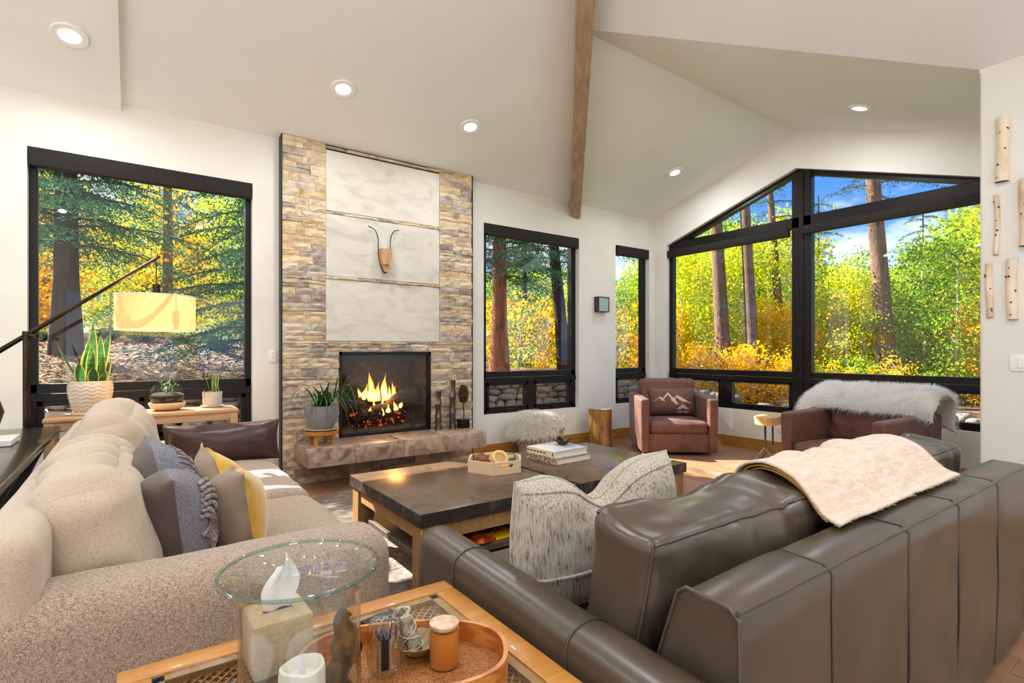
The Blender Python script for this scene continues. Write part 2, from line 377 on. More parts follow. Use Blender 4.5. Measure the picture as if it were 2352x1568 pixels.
m_dwood = M('dark_console_wood', S(58, 48, 38), S(38, 30, 24), scale=3, stretch=(8, 1, 4), detail=7, dist=0.6, rough=0.24, coat=0.3)
m_blackwood = M('black_wood', S(24, 20, 17), rough=0.45)
m_bench = M('bench_oak', S(196, 160, 120), S(172, 134, 96), scale=3, stretch=(1, 8, 8), detail=7, dist=0.5, rough=0.5)
m_cream = M('cream_ceramic', S(222, 206, 182), S(210, 190, 162), scale=5, rough=0.35, coat=0.2)
m_grey_cer = M('pale_grey_ceramic', S(206, 198, 190), S(192, 184, 176), scale=8, rough=0.5)
m_stoneware = M('sand_stoneware', S(224, 200, 164), S(204, 174, 132), scale=4, stretch=(1, 1, 4), rough=0.55)
m_concrete = M('grey_concrete', S(150, 148, 152), S(126, 124, 128), scale=7, detail=8, rough=0.7, bump=0.08, bscale=40)
m_soil = M('potting_soil', S(74, 50, 36), S(36, 24, 18), scale=60, rough=1.0, bump=0.9, bscale=90, bdist=0.01)
m_snake = M('snake_leaf_green', S(52, 98, 46), S(92, 138, 72), scale=14, stretch=(0.4, 0.4, 5), dist=1.0, lo=0.42, hi=0.72, rough=0.35, transl=0.3)
m_snake_e = M('snake_leaf_margin', S(226, 214, 100), rough=0.4, transl=0.15)
m_aloe = M('strap_leaf_green', S(70, 110, 56), S(44, 84, 50), scale=9, rough=0.45, transl=0.15)
m_smallleaf = M('terrarium_green', S(66, 128, 44), S(36, 90, 30), scale=20, rough=0.5, transl=0.2)
m_linen = M('lampshade_linen', S(232, 200, 146), S(216, 178, 118), scale=140, stretch=(1, 1, 0.3), rough=0.9, transl=0.16)
m_bronze = M('bronze', S(70, 58, 42), S(46, 38, 30), scale=8, rough=0.3, metal=0.9)
m_brbronze = M('brushed_bronze', S(112, 96, 74), S(84, 72, 56), scale=4, stretch=(30, 30, 0.5), rough=0.3, metal=1.0)
m_nickel = M('pewter_metal', S(126, 120, 112), S(96, 90, 84), scale=4, stretch=(20, 20, 0.4), rough=0.27, metal=1.0)
m_cone = M('bronze_cone', S(112, 84, 58), S(70, 50, 34), scale=20, rough=0.45, metal=0.5)
m_skull = M('carved_wood', S(200, 158, 116), S(178, 134, 94), scale=3, stretch=(6, 6, 1), detail=6, rough=0.55)
m_white = M('white_plastic', S(236, 232, 224), rough=0.4)
m_slot = M('outlet_slot', S(60, 56, 52), rough=0.6)
m_bulb = M('lamp_lens', S(255, 250, 240), rough=0.4, emit=(1.0, 0.93, 0.82, 1), estr=6.0)
m_trimring = M('downlight_trim', S(240, 238, 232), rough=0.4)
m_birch = M('birch_bark', S(226, 202, 176), S(206, 176, 146), S(234, 214, 190), scale=6, stretch=(1, 1, 0.6), detail=6, rough=0.7, coords='World')
m_knot = M('birch_knot', S(58, 46, 40), rough=0.8)
m_birchend = M('birch_cut_end', S(70, 52, 40), rough=0.8)
m_stump = M('stump_side', S(176, 132, 66), S(84, 52, 24), S(146, 104, 52), scale=5, stretch=(5, 5, 0.7), detail=8, dist=1.0, lo=0.3, hi=0.7, rough=0.35, coat=0.3, bump=0.3, bscale=14)
m_stumptop = M('stump_top', S(186, 176, 164), S(160, 146, 130), scale=4, tex='wave', dist=3, rough=0.3, coat=0.3)
m_slabwood = M('live_edge_slab', S(226, 196, 144), S(198, 156, 98), S(214, 180, 124), scale=6, detail=8, dist=1.5, rough=0.45)
m_steel = M('cast_steel', S(128, 124, 118), S(96, 92, 88), scale=12, rough=0.35, metal=1.0)
m_basket = M('ribbed_basket', S(222, 212, 196), S(200, 188, 170), scale=20, rough=0.9)
m_basket_l = M('grey_stripe', S(126, 118, 110), rough=0.9)
m_speckle = M('speckled_knit', S(222, 210, 192), S(60, 48, 40), S(150, 130, 110), scale=90, lo=0.42, hi=0.58, rough=0.95, bump=0.9, bscale=80, bdist=0.01)
m_paper = M('book_pages', S(238, 230, 216), S(220, 210, 194), scale=6, stretch=(1, 1, 120), rough=0.9)
m_cover_w = M('snow_photo_cover', S(222, 226, 236), S(170, 178, 196), S(236, 238, 242), scale=9, detail=7, lo=0.3, hi=0.7, rough=0.3, coat=0.3)
m_cover_t = M('spine_cream', S(232, 214, 178), rough=0.5)
m_cover_s = M('speckled_cover', S(196, 166, 144), S(90, 66, 58), scale=70, lo=0.42, hi=0.6, rough=0.6)
m_tray = M('blush_tray', S(226, 196, 160), rough=0.5)
m_ring = M('maple_ring', S(230, 186, 112), S(214, 166, 94), scale=6, rough=0.4)
m_amber = M('burl_amber', S(140, 66, 22), S(60, 22, 8), scale=9, dist=2, rough=0.15, coat=0.6)
m_remote = M('remote_dark', S(46, 44, 44), rough=0.45)
m_screen = M('remote_screen', S(150, 146, 90), rough=0.3)
m_vase = glass_mat('clear_vase_glass', (0.94, 0.955, 0.945, 1), 1.5, 0.0, 2.2)
m_rimglass = glass_mat('vase_rim_glass', (0.72, 0.86, 0.80, 1), 1.6, 0.0, 1.6)
m_terr = glass_mat('terrarium_glass', (0.93, 0.97, 0.94, 1), 1.5, 0.0, 1.2)
m_cloche = glass_mat('ribbed_glass', (0.90, 0.90, 0.88, 1), 1.7, 0.02, 1.9)
m_candle = M('ivory_wax', S(244, 238, 226), rough=0.5, transl=0.2)
m_wick = M('flame_tip', S(226, 220, 232), rough=0.3)
m_jarwax = M('amber_wax', S(226, 140, 58), S(204, 116, 40), scale=6, rough=0.35, coat=0.6)
m_frost = M('frosted_wax_top', S(236, 206, 178), S(206, 166, 132), scale=60, rough=0.3, bump=0.6, bscale=70)
m_sage = M('sage_bundle', S(198, 188, 164), S(104, 92, 68), scale=50, lo=0.4, hi=0.62, rough=0.95, bump=0.9, bscale=60, bdist=0.01)
m_thread = M('white_thread', S(232, 224, 210), rough=0.8)
m_shell = M('shell_bowl', S(176, 150, 108), S(128, 104, 70), scale=16, stretch=(1, 6, 1), rough=0.35)
m_matchbox = M('black_card', S(34, 30, 32), rough=0.6)
m_line = M('white_ink', S(206, 196, 190), rough=0.6)
m_label = M('black_label', S(12, 11, 10), rough=0.7)
m_tissue = M('tissue_white', S(246, 244, 240), rough=0.9, transl=0.3)
m_boxcover = M('linen_box_cover', S(214, 190, 156), S(196, 170, 136), scale=120, rough=0.9, bump=0.2, bscale=160)
m_artframe = M('walnut_frame', S(66, 46, 34), rough=0.5)
m_art = M('abstract_art', S(172, 190, 186), S(196, 190, 150), S(150, 176, 180), scale=12, detail=6, dist=2, lo=0.3, hi=0.7, rough=0.7, coords='World')
m_hiderug = M('patchwork_hide', S(120, 100, 86), S(168, 150, 132), S(96, 80, 72), scale=5, stretch=(2, 5, 1), detail=9, dist=1.0, lo=0.3, hi=0.7, rough=0.6, rnd=0.3, sheen=0.15, bump=0.15, bscale=60)
m_bookred = M('picture_cover_red', S(176, 44, 22), S(236, 120, 30), S(120, 26, 18), scale=30, detail=5, lo=0.35, hi=0.65, rough=0.4)
m_bookyel = M('picture_cover_yellow', S(236, 180, 20), rough=0.4)
m_ink = M('navy_ink', S(30, 36, 66), rough=0.5)
m_ink_r = M('red_ink', S(196, 50, 60), rough=0.5)
m_ink_w = M('white_letters', S(236, 224, 200), rough=0.5)
m_mtn = M('pale_print', S(222, 186, 172), rough=0.8)
# outdoors
m_ground = M('forest_floor', S(126, 92, 66), S(70, 58, 34), S(104, 82, 56), scale=2.2, detail=10, dist=0.8, lo=0.35, hi=0.65, rough=1.0, coords='World', bump=0.6, bscale=12, bdist=0.05)
m_lawn = M('lawn_grass', S(86, 130, 40), S(120, 150, 60), scale=8, detail=8, rough=1.0, coords='World', bump=0.6, bscale=60)
m_litter = M('fallen_leaves', S(160, 100, 60), rough=0.9, attr=[S(150, 84, 50), S(206, 160, 110), S(222, 190, 150), S(176, 120, 60)])
m_river = M('river_stone', S(106, 99, 96), S(74, 68, 70), S(124, 112, 102), scale=5, detail=9, dist=0.6, rough=0.75, rnd=0.22, hue=0.6, bump=0.25, bscale=24)
m_asp_g = M('aspen_leaf_green', S(110, 150, 40), rough=0.85, spec=0.15, transl=0.6, attr=[S(44, 96, 26), S(98, 146, 30), S(150, 182, 44), S(222, 206, 60)])
m_asp_y = M('aspen_leaf_yellow', S(230, 190, 30), rough=0.85, spec=0.15, transl=0.6, attr=[S(176, 150, 20), S(232, 184, 14), S(250, 206, 30), S(244, 170, 10)])
m_asp_m = M('aspen_leaf_mixed', S(190, 190, 40), rough=0.85, spec=0.15, transl=0.6, attr=[S(96, 150, 24), S(176, 200, 34), S(226, 216, 40), S(250, 206, 24)])
m_spruce = M('spruce_needle', S(34, 70, 50), rough=0.85, spec=0.15, transl=0.2, attr=[S(18, 52, 30), S(34, 82, 48), S(66, 118, 80), S(100, 146, 116)])
m_pine = M('pine_needle', S(40, 74, 40), rough=0.85, spec=0.15, transl=0.2, attr=[S(26, 54, 34), S(46, 84, 44), S(84, 112, 60), S(60, 96, 70)])
m_bark = M('pine_bark', S(98, 72, 58), S(58, 44, 40), S(122, 92, 74), scale=6, stretch=(2.5, 2.5, 0.6), detail=8, dist=0.8, lo=0.3, hi=0.7, rough=0.95, bump=0.9, bscale=14, bdist=0.03)
m_bark_r = M('red_pine_bark', S(160, 92, 52), S(88, 54, 40), S(136, 80, 50), scale=6, stretch=(2.5, 2.5, 0.6), detail=8, dist=0.8, lo=0.3, hi=0.7, rough=0.95, bump=0.9, bscale=14, bdist=0.03)
m_bark_d = M('spruce_bark', S(62, 46, 42), S(34, 27, 27), scale=6, stretch=(2.5, 2.5, 0.6), detail=8, rough=0.95, bump=0.9, bscale=14, bdist=0.03)
m_aspbark = M('aspen_bark', S(206, 196, 178), S(120, 108, 92), scale=4, stretch=(1, 1, 2), detail=6, lo=0.5, hi=0.75, rough=0.8)
m_hill = M('wooded_slope', S(44, 74, 30), S(104, 116, 36), S(70, 98, 34), scale=1.3, detail=10, dist=0.6, lo=0.3, hi=0.7, rough=1.0, coords='World', bump=0.8, bscale=5, bdist=0.3)
m_siding = M('exterior_render', S(150, 138, 122), rough=0.9)
m_grass = M('bunch_grass', S(150, 166, 96), rough=0.8, transl=0.3, attr=[S(96, 124, 56), S(160, 176, 104), S(200, 200, 140)])

m_bounce_floor = M('pale_bounce_floor', S(226, 222, 216), S(214, 210, 204), scale=3, rough=0.4, coords='World')  # pale so the unseen floor throws neutral light up to the ceiling
m_bounce_ground = M('pale_bounce_ground', S(206, 204, 200), S(186, 184, 180), scale=20, rough=0.9, coords='World')  # unseen ground made pale to bounce neutral daylight indoors

m_beige_s = M('beige_soft_weave', S(206, 186, 164), S(170, 148, 128), S(194, 173, 150), scale=260, detail=2, dist=1.2, lo=0.25, hi=0.7, rough=0.95, sheen=0.3, bump=0.35, bscale=300, bdist=0.003)
# ------------------------------------------------------------------ room shell
YA, XB = 5.29, 6.42                 # fireplace wall, gable window wall
XC, YC = 4.81, 1.10                 # outside corner of the log wall
XL, YBK = -4.5, -6.16               # walls behind the camera
EAVE, S1, YR = 3.24, 0.303, 3.18
def z_pm(y): return EAVE + S1 * (YA - y)
HR = z_pm(YR); YM = -0.4; ZM = z_pm(YM); S3 = (HR - 3.22) / (XC - 2.943); XE = 2.943
XG = XC - (ZM - 3.22) / S3
WT = 0.20
# floor: planks run along Y
fl = tag(ob('floor', box(XL, XB, YBK, YA, -0.06, -0.012), m_mortar, smooth=False), 'oak plank floor of the room', 'floor', kind='structure')
pw_, pl_ = 0.165, 1.9
plank_me = mesh_of('floor_plank', *box(0.0008, pw_ - 0.0008, 0.0008, pl_ - 0.0008, -0.012, 0.0, 0.0012, 1)); plank_me.materials.append(m_floor)
i = 0; x = 0.62
while x < XB - 0.02:
    y = 0.0 - random.uniform(0.2, 1.6)
    w = min(pw_, XB - x)
    while y < YA:
        y0 = max(y, -0.3); y1 = min(y + pl_, YA)
        if y1 - y0 > 0.05: link('floor_plank', plank_me, None, fl, (x, y0, 0), None, (w / pw_, (y1 - y0) / pl_, 1))
        y += pl_
    x += pw_
rest = join(box(-1.2, 0.62, -0.3, YA, -0.012, 0), box(0.62, XC, -0.8, -0.3, -0.012, 0))
o = ob('floor_plank_field', rest, m_floor, fl, smooth=False); o['kind'] = 'stuff'
o = ob('bounce_floor_field', join(box(XL, -1.2, -0.8, YA, -0.012, 0), box(-1.2, 0.62, -0.8, -0.3, -0.012, 0), box(XL, XC, YBK, -0.8, -0.012, 0)), m_bounce_floor, fl, smooth=False); o['kind'] = 'stuff'  # unseen floor added behind the camera to keep bounced light neutral
# openings in the fireplace wall: window_1 (spruce view), window_2, window_3
WIN_A = (-0.654, 0.872); WIN_B = (3.37, 4.90); WIN_C = (5.61, 6.335); SILL, HEAD = 0.49, 2.78
def rect(a, b, c, d): return [(a, c), (b, c), (b, d), (a, d)]
outerA = [(XL, 0), (XB + WT, 0), (XB + WT, EAVE + 0.03), (XL, EAVE + 0.03)]
wa = wall_poly(outerA, [rect(*WIN_A, SILL, HEAD), rect(*WIN_B, SILL, HEAD), rect(*WIN_C, SILL, HEAD), rect(1.62, 2.63, 0.40, 1.26)], YA, YA + WT, 'y')
tag(ob('wall_fireplace', wa, m_wall, smooth=False), 'pale plaster wall behind the stone fireplace with three windows', 'wall', kind='structure')
# gable wall
GP = (3.156, 3.44); GL, GR = 5.03, 1.28; GE = 2.82
gable_hole = [(GR, SILL), (GL, SILL), (GL, GE), (GP[0], GP[1]), (GR, GE)]
outerB = [(YC - 0.02, 0), (YA, 0), (YA, EAVE), (YR, HR + 0.02), (YC - 0.02, 3.22)]
tag(ob('wall_gable', wall_poly(outerB, [gable_hole], XB, XB + WT, 'x'), m_wall, smooth=False), 'pale gable wall around the big peaked window', 'wall', kind='structure')
tag(ob('wall_logs', box(XC, XC + WT, YBK, YC, 0, 3.33, 0.02, 3), m_wall), 'pale wall hung with split birch logs', 'wall', kind='structure')
tag(ob('wall_bay_return', box(XC + WT - 0.02, XB, YC - 0.16, YC, 0, 3.22), m_wall, smooth=False), 'short return wall at the end of the window bay', 'wall', kind='structure')
# walls behind the camera, with window openings that let daylight in
back_holes = [rect(-3.9, -1.9, 0.5, 2.75), rect(-1.4, 0.9, 0.1, 2.75), rect(1.4, 3.6, 0.5, 2.75)]
tag(ob('wall_back', wall_poly([(XL, 0), (XC, 0), (XC, 3.25), (XL, 3.25)], back_holes, YBK - WT, YBK, 'y'), m_wall, smooth=False), 'pale wall with windows behind the seating', 'wall', kind='structure')
left_holes = [rect(-5.4, -3.2, 0.5, 2.75), rect(-2.6, -0.2, 0.1, 2.75), rect(0.4, 2.6, 0.5, 2.75)]
lw = [(YBK, 0), (YA, 0), (YA, EAVE), (YM, ZM), (YBK, 3.22)]
tag(ob('wall_left', wall_poly(lw, left_holes, XL - WT, XL, 'x'), m_wall, smooth=False), 'pale wall with windows beside the console', 'wall', kind='structure')
# ceiling planes (hip ceiling with a gabled bay)
E_ = (XE, YR, HR); G_ = (XG, YM, ZM); K_ = (XC, YC, 3.22); B_ = (XC, YBK, 3.22)
ceil = thing('ceiling', 'pale vaulted plaster ceiling with a gabled bay', 'ceiling', kind='structure')
def plane(name, pts, th=0.12):
    lo_ = [Vector(p) for p in pts]; n = len(lo_); v = [tuple(p) for p in lo_] + [(p.x, p.y, p.z + th) for p in lo_]
    tri = tessellate_polygon([lo_]); f = [tuple(t) for t in tri] + [tuple(k + n for k in t) for t in tri] + [(k, (k + 1) % n, (k + 1) % n + n, k + n) for k in range(n)]
    return ob(name, fixn(v, f), m_ceil, ceil, smooth=False)
zE = z_pm(YA + WT)
plane('ceiling_slope', [(XL - WT, YA + WT, zE), (XB + WT, YA + WT, zE), (XB + WT, YR, HR), E_, G_, (XL - WT, YM, ZM)])
plane('ceiling_slope', [E_, (XB + WT, YR, HR), (XB + WT, YC - 0.1, 3.22 - 0.032), (XC + 0.04, YC - 0.1, 3.22 - 0.032), K_])
plane('ceiling_slope', [G_, E_, K_, B_, (XC + WT, YBK, 3.22 - 0.06), (XC + WT, YC - 0.1, 3.15), (XC, YC - 0.1, 3.22)][:4])
plane('ceiling_slope', [(XL - WT, YM, ZM), G_, (XC, YBK, 3.22), (XL - WT, YBK, 3.22)])
ob('ceiling_corner', box(XC + 0.001, XB, YC - 0.22, YC - 0.001, 3.19, 3.42), m_ceil, ceil, smooth=False)
# slightly lower field of ceiling on the left
xs = -0.09; dz = 0.055
v = []
for xx in (XL, xs):
    for yy in (YA, YM):
        for d in (-dz, 0.03): v.append((xx, yy, z_pm(yy) + d))
f = [(0, 1, 3, 2), (4, 6, 7, 5), (0, 4, 5, 1), (2, 3, 7, 6), (0, 2, 6, 4), (1, 5, 7, 3)]
ob('ceiling_drop', fixn(v, f), m_ceil, ceil, smooth=False)
# diagonal beam on the hip
bx0 = Vector((4.84, YA + 0.01, 0)); bx1 = Vector((XG + 0.02, YM + 0.02, 0)); dv = (bx1 - bx0).normalized(); sd = Vector((-dv.y, dv.x, 0)) * 0.068
LB_ = (bx1 - bx0).length; v = []
for q, P in ((0, bx0), (LB_, bx1)):
    for s_ in (-0.068, 0.068):
        for d in (-0.20, 0.06): v.append((q, s_, z_pm(P.y) + d))
f = [(0, 1, 3, 2), (4, 6, 7, 5), (0, 4, 5, 1), (2, 3, 7, 6), (0, 2, 6, 4), (1, 5, 7, 3)]
tag(ob('trim_1', fixn(v, f), m_beam, None, (bx0.x, bx0.y, 0), (0, 0, math.atan2(dv.y, dv.x)), smooth=False), 'pale wood beam running diagonally under the ceiling', 'beam', kind='structure')
# baseboards
BH = 0.14
tag(ob('baseboard_fireplace', join(box(3.16, XB, YA - 0.016, YA, 0, BH, 0.003, 1), box(XL, 1.09, YA - 0.016, YA, 0, BH, 0.003, 1)), m_base), 'honey oak baseboard along the fireplace wall', 'baseboard', kind='structure')
tag(ob('baseboard_gable', box(XB - 0.016, XB, YC, YA - 0.016, 0, BH, 0.003, 1), m_base), 'honey oak baseboard under the gable window', 'baseboard', kind='structure')
tag(ob('baseboard_logs', box(XC - 0.016, XC, YBK, YC, 0, BH, 0.003, 1), m_base), 'honey oak baseboard along the log wall', 'baseboard', kind='structure')

# ------------------------------------------------------------------ windows
def win_rect(n, label, x0, x1, st, lows, shade_x):
    t = thing('window_%d' % n, label, 'window', (0, 0, 0), kind='structure')
    y0, y1 = YA + 0.07, YA + 0.15
    fr = [box(x0, x0 + st, y0, y1, SILL, HEAD, 0.004, 1), box(x1 - st, x1, y0, y1, SILL, HEAD, 0.004, 1), box(x0, x1, y0, y1, HEAD - 0.06, HEAD, 0.004, 1),
          box(x0, x1, y0, y1, SILL, SILL + 0.045, 0.004, 1), box(x0, x1, y0, y1, 0.93, 1.0, 0.004, 1), box(x0, x1, y0 - 0.012, y1, 0.865, 0.925, 0.004, 1)]
    for m0, m1 in lows: fr.append(box(m0, m1, y0 - 0.008, y1, SILL, 0.90, 0.004, 1))
    ob('window_frame', join(*fr), m_frame, t)
    ob('pane', box(x0 + st - 0.005, x1 - st + 0.005, YA + 0.108, YA + 0.114, 0.99, HEAD - 0.05), m_pane, t, smooth=False)
    xs_ = [x0 + st] + [q for m in lows for q in m] + [x1 - st]
    for a, b in zip(xs_[::2], xs_[1::2]):
        s_ = 0.035
        ob('sash', join(box(a, a + s_, y0 - 0.012, y1 - 0.01, SILL + 0.04, 0.87, 0.003, 1), box(b - s_, b, y0 - 0.012, y1 - 0.01, SILL + 0.04, 0.87, 0.003, 1),
                        box(a, b, y0 - 0.012, y1 - 0.01, SILL + 0.04, SILL + 0.08, 0.003, 1), box(a, b, y0 - 0.012, y1 - 0.01, 0.83, 0.87, 0.003, 1)), m_frame, t)
        ob('pane', box(a + s_ - 0.004, b - s_ + 0.004, YA + 0.108, YA + 0.112, SILL + 0.075, 0.835), m_pane, t, smooth=False)
        c = (a + b) / 2
        ob('crank_handle', join(box(c - 0.05, c + 0.05, y0 - 0.034, y0 - 0.01, SILL + 0.03, SILL + 0.052, 0.005, 1), box(c - 0.012, c + 0.05, y0 - 0.05, y0 - 0.03, SILL + 0.044, SILL + 0.058, 0.004, 1)), m_black, t)
    ob('roller_shade', box(shade_x[0], shade_x[1], YA - 0.005, YA + 0.075, 2.645, HEAD - 0.005, 0.006, 2), m_shade, t)
    return t
win_rect(1, 'black framed picture window beside the floor lamp with a brown shade box', WIN_A[0], WIN_A[1], 0.05, [(0.06, 0.16)], (WIN_A[0] + 0.005, WIN_A[1] - 0.005))
win_rect(2, 'black framed window between the fireplace and the small framed picture', WIN_B[0], WIN_B[1], 0.08, [(4.08, 4.18)], (WIN_B[0] + 0.005, WIN_B[1] - 0.005))
win_rect(3, 'narrow black framed window next to the room corner', WIN_C[0], WIN_C[1], 0.075, [], (WIN_C[0] + 0.04, WIN_C[1] - 0.005))
# gable window
g = thing('window_4', 'large peaked black framed window behind the armchairs', 'window', (0, 0, 0), kind='structure')
gx0, gx1 = XB + 0.06, XB + 0.14
def off_poly(poly, d):
    n = len(poly); out = []
    c = Vector((sum(p[0] for p in poly) / n, sum(p[1] for p in poly) / n))
    for i in range(n):
        p0, p1, p2 = Vector(poly[i - 1]), Vector(poly[i]), Vector(poly[(i + 1) % n])
        e1 = (p1 - p0).normalized(); e2 = (p2 - p1).normalized(); n1 = Vector((-e1.y, e1.x)); n2 = Vector((-e2.y, e2.x))
        if n1.dot(c - p1) < 0: n1 = -n1
        if n2.dot(c - p1) < 0: n2 = -n2
        b = (n1 + n2); b = b / b.length; out.append(tuple(p1 + b * d / max(0.3, b.dot(n1))))
    return out
ob('window_frame', wall_poly(gable_hole, [off_poly(gable_hole, 0.06)], gx0, gx1, 'x'), m_frame, g, smooth=False)
MU = (3.0, 3.225)
def zg(y): return GP[1] - (GP[1] - GE) / (GL - GP[0]) * abs(y - GP[0]) if y > GP[0] else GP[1] - (GP[1] - GE) / (GP[0] - GR) * (GP[0] - y)
ob('mullion', join(box(gx0 - 0.012, gx1, MU[0], MU[1], SILL, 3.40, 0.005, 1), box(gx0 - 0.022, gx1, MU[0] + 0.085, MU[1] - 0.085, SILL, 3.40, 0.004, 1)), m_frame, g)
ob('transom_bar', box(gx0 - 0.012, gx1, GR, GL, 2.73, 2.86, 0.005, 1), m_frame, g)
ob('transom_bar', join(box(gx0 - 0.005, gx1, GR, GL, 0.93, 1.0, 0.005, 1), box(gx0 - 0.016, gx1, GR, GL, 0.865, 0.925, 0.004, 1)), m_frame, g)
lows = [(4.05, 4.18), (2.05, 2.18)]
for a, b in lows: ob('mullion', box(gx0 - 0.01, gx1, a, b, SILL, 0.9, 0.004, 1), m_frame, g)
px0, px1 = gx0 + 0.04, gx0 + 0.046
ob('pane', box(px0, px1, MU[1] - 0.01, GL - 0.05, 0.99, 2.74), m_pane, g, smooth=False)
ob('pane', box(px0, px1, GR + 0.05, MU[0] + 0.01, 0.99, 2.74), m_pane, g, smooth=False)
ob('pane', prism([(MU[1] - 0.01, 2.85), (GL - 0.16, 2.85), (MU[1] - 0.01, zg(MU[1]) - 0.045)], px0, px1, 'x'), m_pane, g, smooth=False)
ob('pane', prism([(GR + 0.16, 2.85), (MU[0] + 0.01, 2.85), (MU[0] + 0.01, zg(MU[0]) - 0.045)], px0, px1, 'x'), m_pane, g, smooth=False)
ed = [GL - 0.06, 4.18, 4.05, MU[1], MU[0], 2.18, 2.05, GR + 0.06]
for b, a in zip(ed[::2], ed[1::2]):
    s_ = 0.035
    ob('sash', join(box(gx0 - 0.01, gx1 - 0.01, a, a + s_, SILL + 0.05, 0.87, 0.003, 1), box(gx0 - 0.01, gx1 - 0.01, b - s_, b, SILL + 0.05, 0.87, 0.003, 1),
                    box(gx0 - 0.01, gx1 - 0.01, a, b, SILL + 0.04, SILL + 0.075, 0.003, 1), box(gx0 - 0.01, gx1 - 0.01, a, b, 0.84, 0.87, 0.003, 1)), m_frame, g)
    ob('pane', box(px0, px1, a + s_ - 0.004, b - s_ + 0.004, SILL + 0.07, 0.845), m_pane, g, smooth=False)
ob('roller_shade', box(XB - 0.005, XB + 0.06, MU[1] + 0.02, GL - 0.005, 2.635, 2.735, 0.006, 2), m_shade, g)
ob('roller_shade', box(XB - 0.005, XB + 0.06, GR + 0.005, MU[0] - 0.02 + 0.1, 2.635, 2.735, 0.006, 2), m_shade, g)
# ------------------------------------------------------------------ ceiling downlights
def plane_pt(px, py, fn):
    """point of a ceiling plane seen at a photo pixel"""
    F = Vector((math.cos(THETA), math.sin(THETA), 0)); Rr = Vector((math.sin(THETA), -math.cos(THETA), 0))
    d = F + Rr * ((px - 1176) / F_PX) + Vector((0, 0, (HORIZON - py) / F_PX)); lo_, hi_ = 0.5, 20.0
    for _ in range(60):
        t = (lo_ + hi_) / 2; p = Vector((0, 0, CAM_H)) + d * t
        if p.z < fn(p): lo_ = t
        else: hi_ = t
    return p
def f_pm(p): return z_pm(p.y) - (dz if p.x < xs else 0)
def f_p2(p): return HR - (HR - 3.22) / (YR - YC) * (YR - p.y)
def f_p3(p): return 3.22 + S3 * (XC - p.x)
def f_pb(p): return ZM - (ZM - 3.22) / (YM - YBK) * (YM - p.y)
N_PM = Vector((0, -S1, -1)).normalized(); N_P2 = Vector((0, (HR - 3.22) / (YR - YC), -1)).normalized(); N_P3 = Vector((-S3, 0, -1)).normalized(); N_PB = Vector((0, S1, -1)).normalized()
dl_ring = mesh_of('downlight_ring', *lathe([(0.062, 0.0), (0.064, 0.012), (0.10, 0.014), (0.104, 0.008), (0.104, -0.004), (0.062, -0.004)], 32, False)); dl_ring.materials.append(m_trimring)
dl_lens = mesh_of('downlight_lens', *lathe([(0.0, 0.020), (0.035, 0.018), (0.058, 0.010), (0.062, 0.0)], 28, False)); dl_lens.materials.append(m_bulb)
DL_W = 24.0
def downlight(p, nrm, label, group=None, w=None):
    t = thing('recessed_downlight', label, 'ceiling light', p, group=group)
    t.rotation_euler = Vector(nrm).to_track_quat('Z', 'Y').to_euler()
    link('trim_ring', dl_ring, None, t); link('lens', dl_lens, None, t)
    ld = bpy.data.lights.new('downlight_beam', 'AREA'); ld.shape = 'DISK'; ld.size = 0.13; ld.energy = w or DL_W; ld.color = (0.94, 0.98, 1.0)
    lo = bpy.data.objects.new('downlight_beam', ld); COL.objects.link(lo); lo.parent = t; lo.location = (0, 0, 0.03); lo.rotation_euler = (PI, 0, 0)
downlight(plane_pt(160, 80, f_pm), N_PM, 'round downlight in the lowered strip of ceiling above the big window', w=13)
downlight(plane_pt(788, 203, f_pm), N_PM, 'round downlight in the ceiling slope above the fireplace, farther from the beam', w=15)
downlight(plane_pt(1080, 290, f_pm), N_PM, 'round downlight in the ceiling slope above the fireplace, nearer the beam', w=15)
downlight(plane_pt(1550, 395, f_pm), N_PM, 'round downlight in the bay ceiling slope above the room corner', w=15)
downlight(plane_pt(1975, 247, f_p2), N_P2, 'round downlight in the bay ceiling slope above the fur-draped armchair', w=15)
for x, y, fn, nn in ((-2.6, 3.6, f_pm, N_PM), (-2.6, 1.2, f_pm, N_PM), (-0.8, 1.0, f_pm, N_PM), (0.8, 2.6, f_pm, N_PM), (2.6, 0.2, f_p3, N_P3), (3.6, -1.2, f_p3, N_P3), (3.6, -3.2, f_p3, N_P3), (1.2, -3.2, f_pb, N_PB), (-1.2, -3.2, f_pb, N_PB), (-3.2, -3.2, f_pb, N_PB)):  # extra lamps out of view, added to fill the room with light
    downlight((x, y, fn(Vector((x, y, 0)))), nn, 'unseen round downlight added in the ceiling behind the sofas', 'added fill downlights behind the sofas')
# daylight enters through the openings behind the camera: portals guide the sampling
def portal(c, sx, sy, d):
    ld = bpy.data.lights.new('daylight_portal', 'AREA'); ld.shape = 'RECTANGLE'; ld.size = sx; ld.size_y = sy; ld.cycles.is_portal = True
    lo = bpy.data.objects.new('daylight_portal', ld); COL.objects.link(lo); lo.location = c; lo.rotation_euler = Vector(d).to_track_quat('-Z', 'Z').to_euler()
for h_ in back_holes: portal(((h_[0][0] + h_[1][0]) / 2, YBK - WT, (h_[0][1] + h_[2][1]) / 2), h_[1][0] - h_[0][0], h_[2][1] - h_[0][1], (0, 1, 0))
for h_ in left_holes: portal((XL - WT, (h_[0][0] + h_[1][0]) / 2, (h_[0][1] + h_[2][1]) / 2), h_[1][0] - h_[0][0], h_[2][1] - h_[0][1], (1, 0, 0))
for w_ in (WIN_A, WIN_B, WIN_C): portal(((w_[0] + w_[1]) / 2, YA + WT, (SILL + HEAD) / 2), w_[1] - w_[0], HEAD - SILL, (0, -1, 0))
portal((XB + WT, (GL + GR) / 2, 1.95), GL - GR, 2.95, (-1, 0, 0))
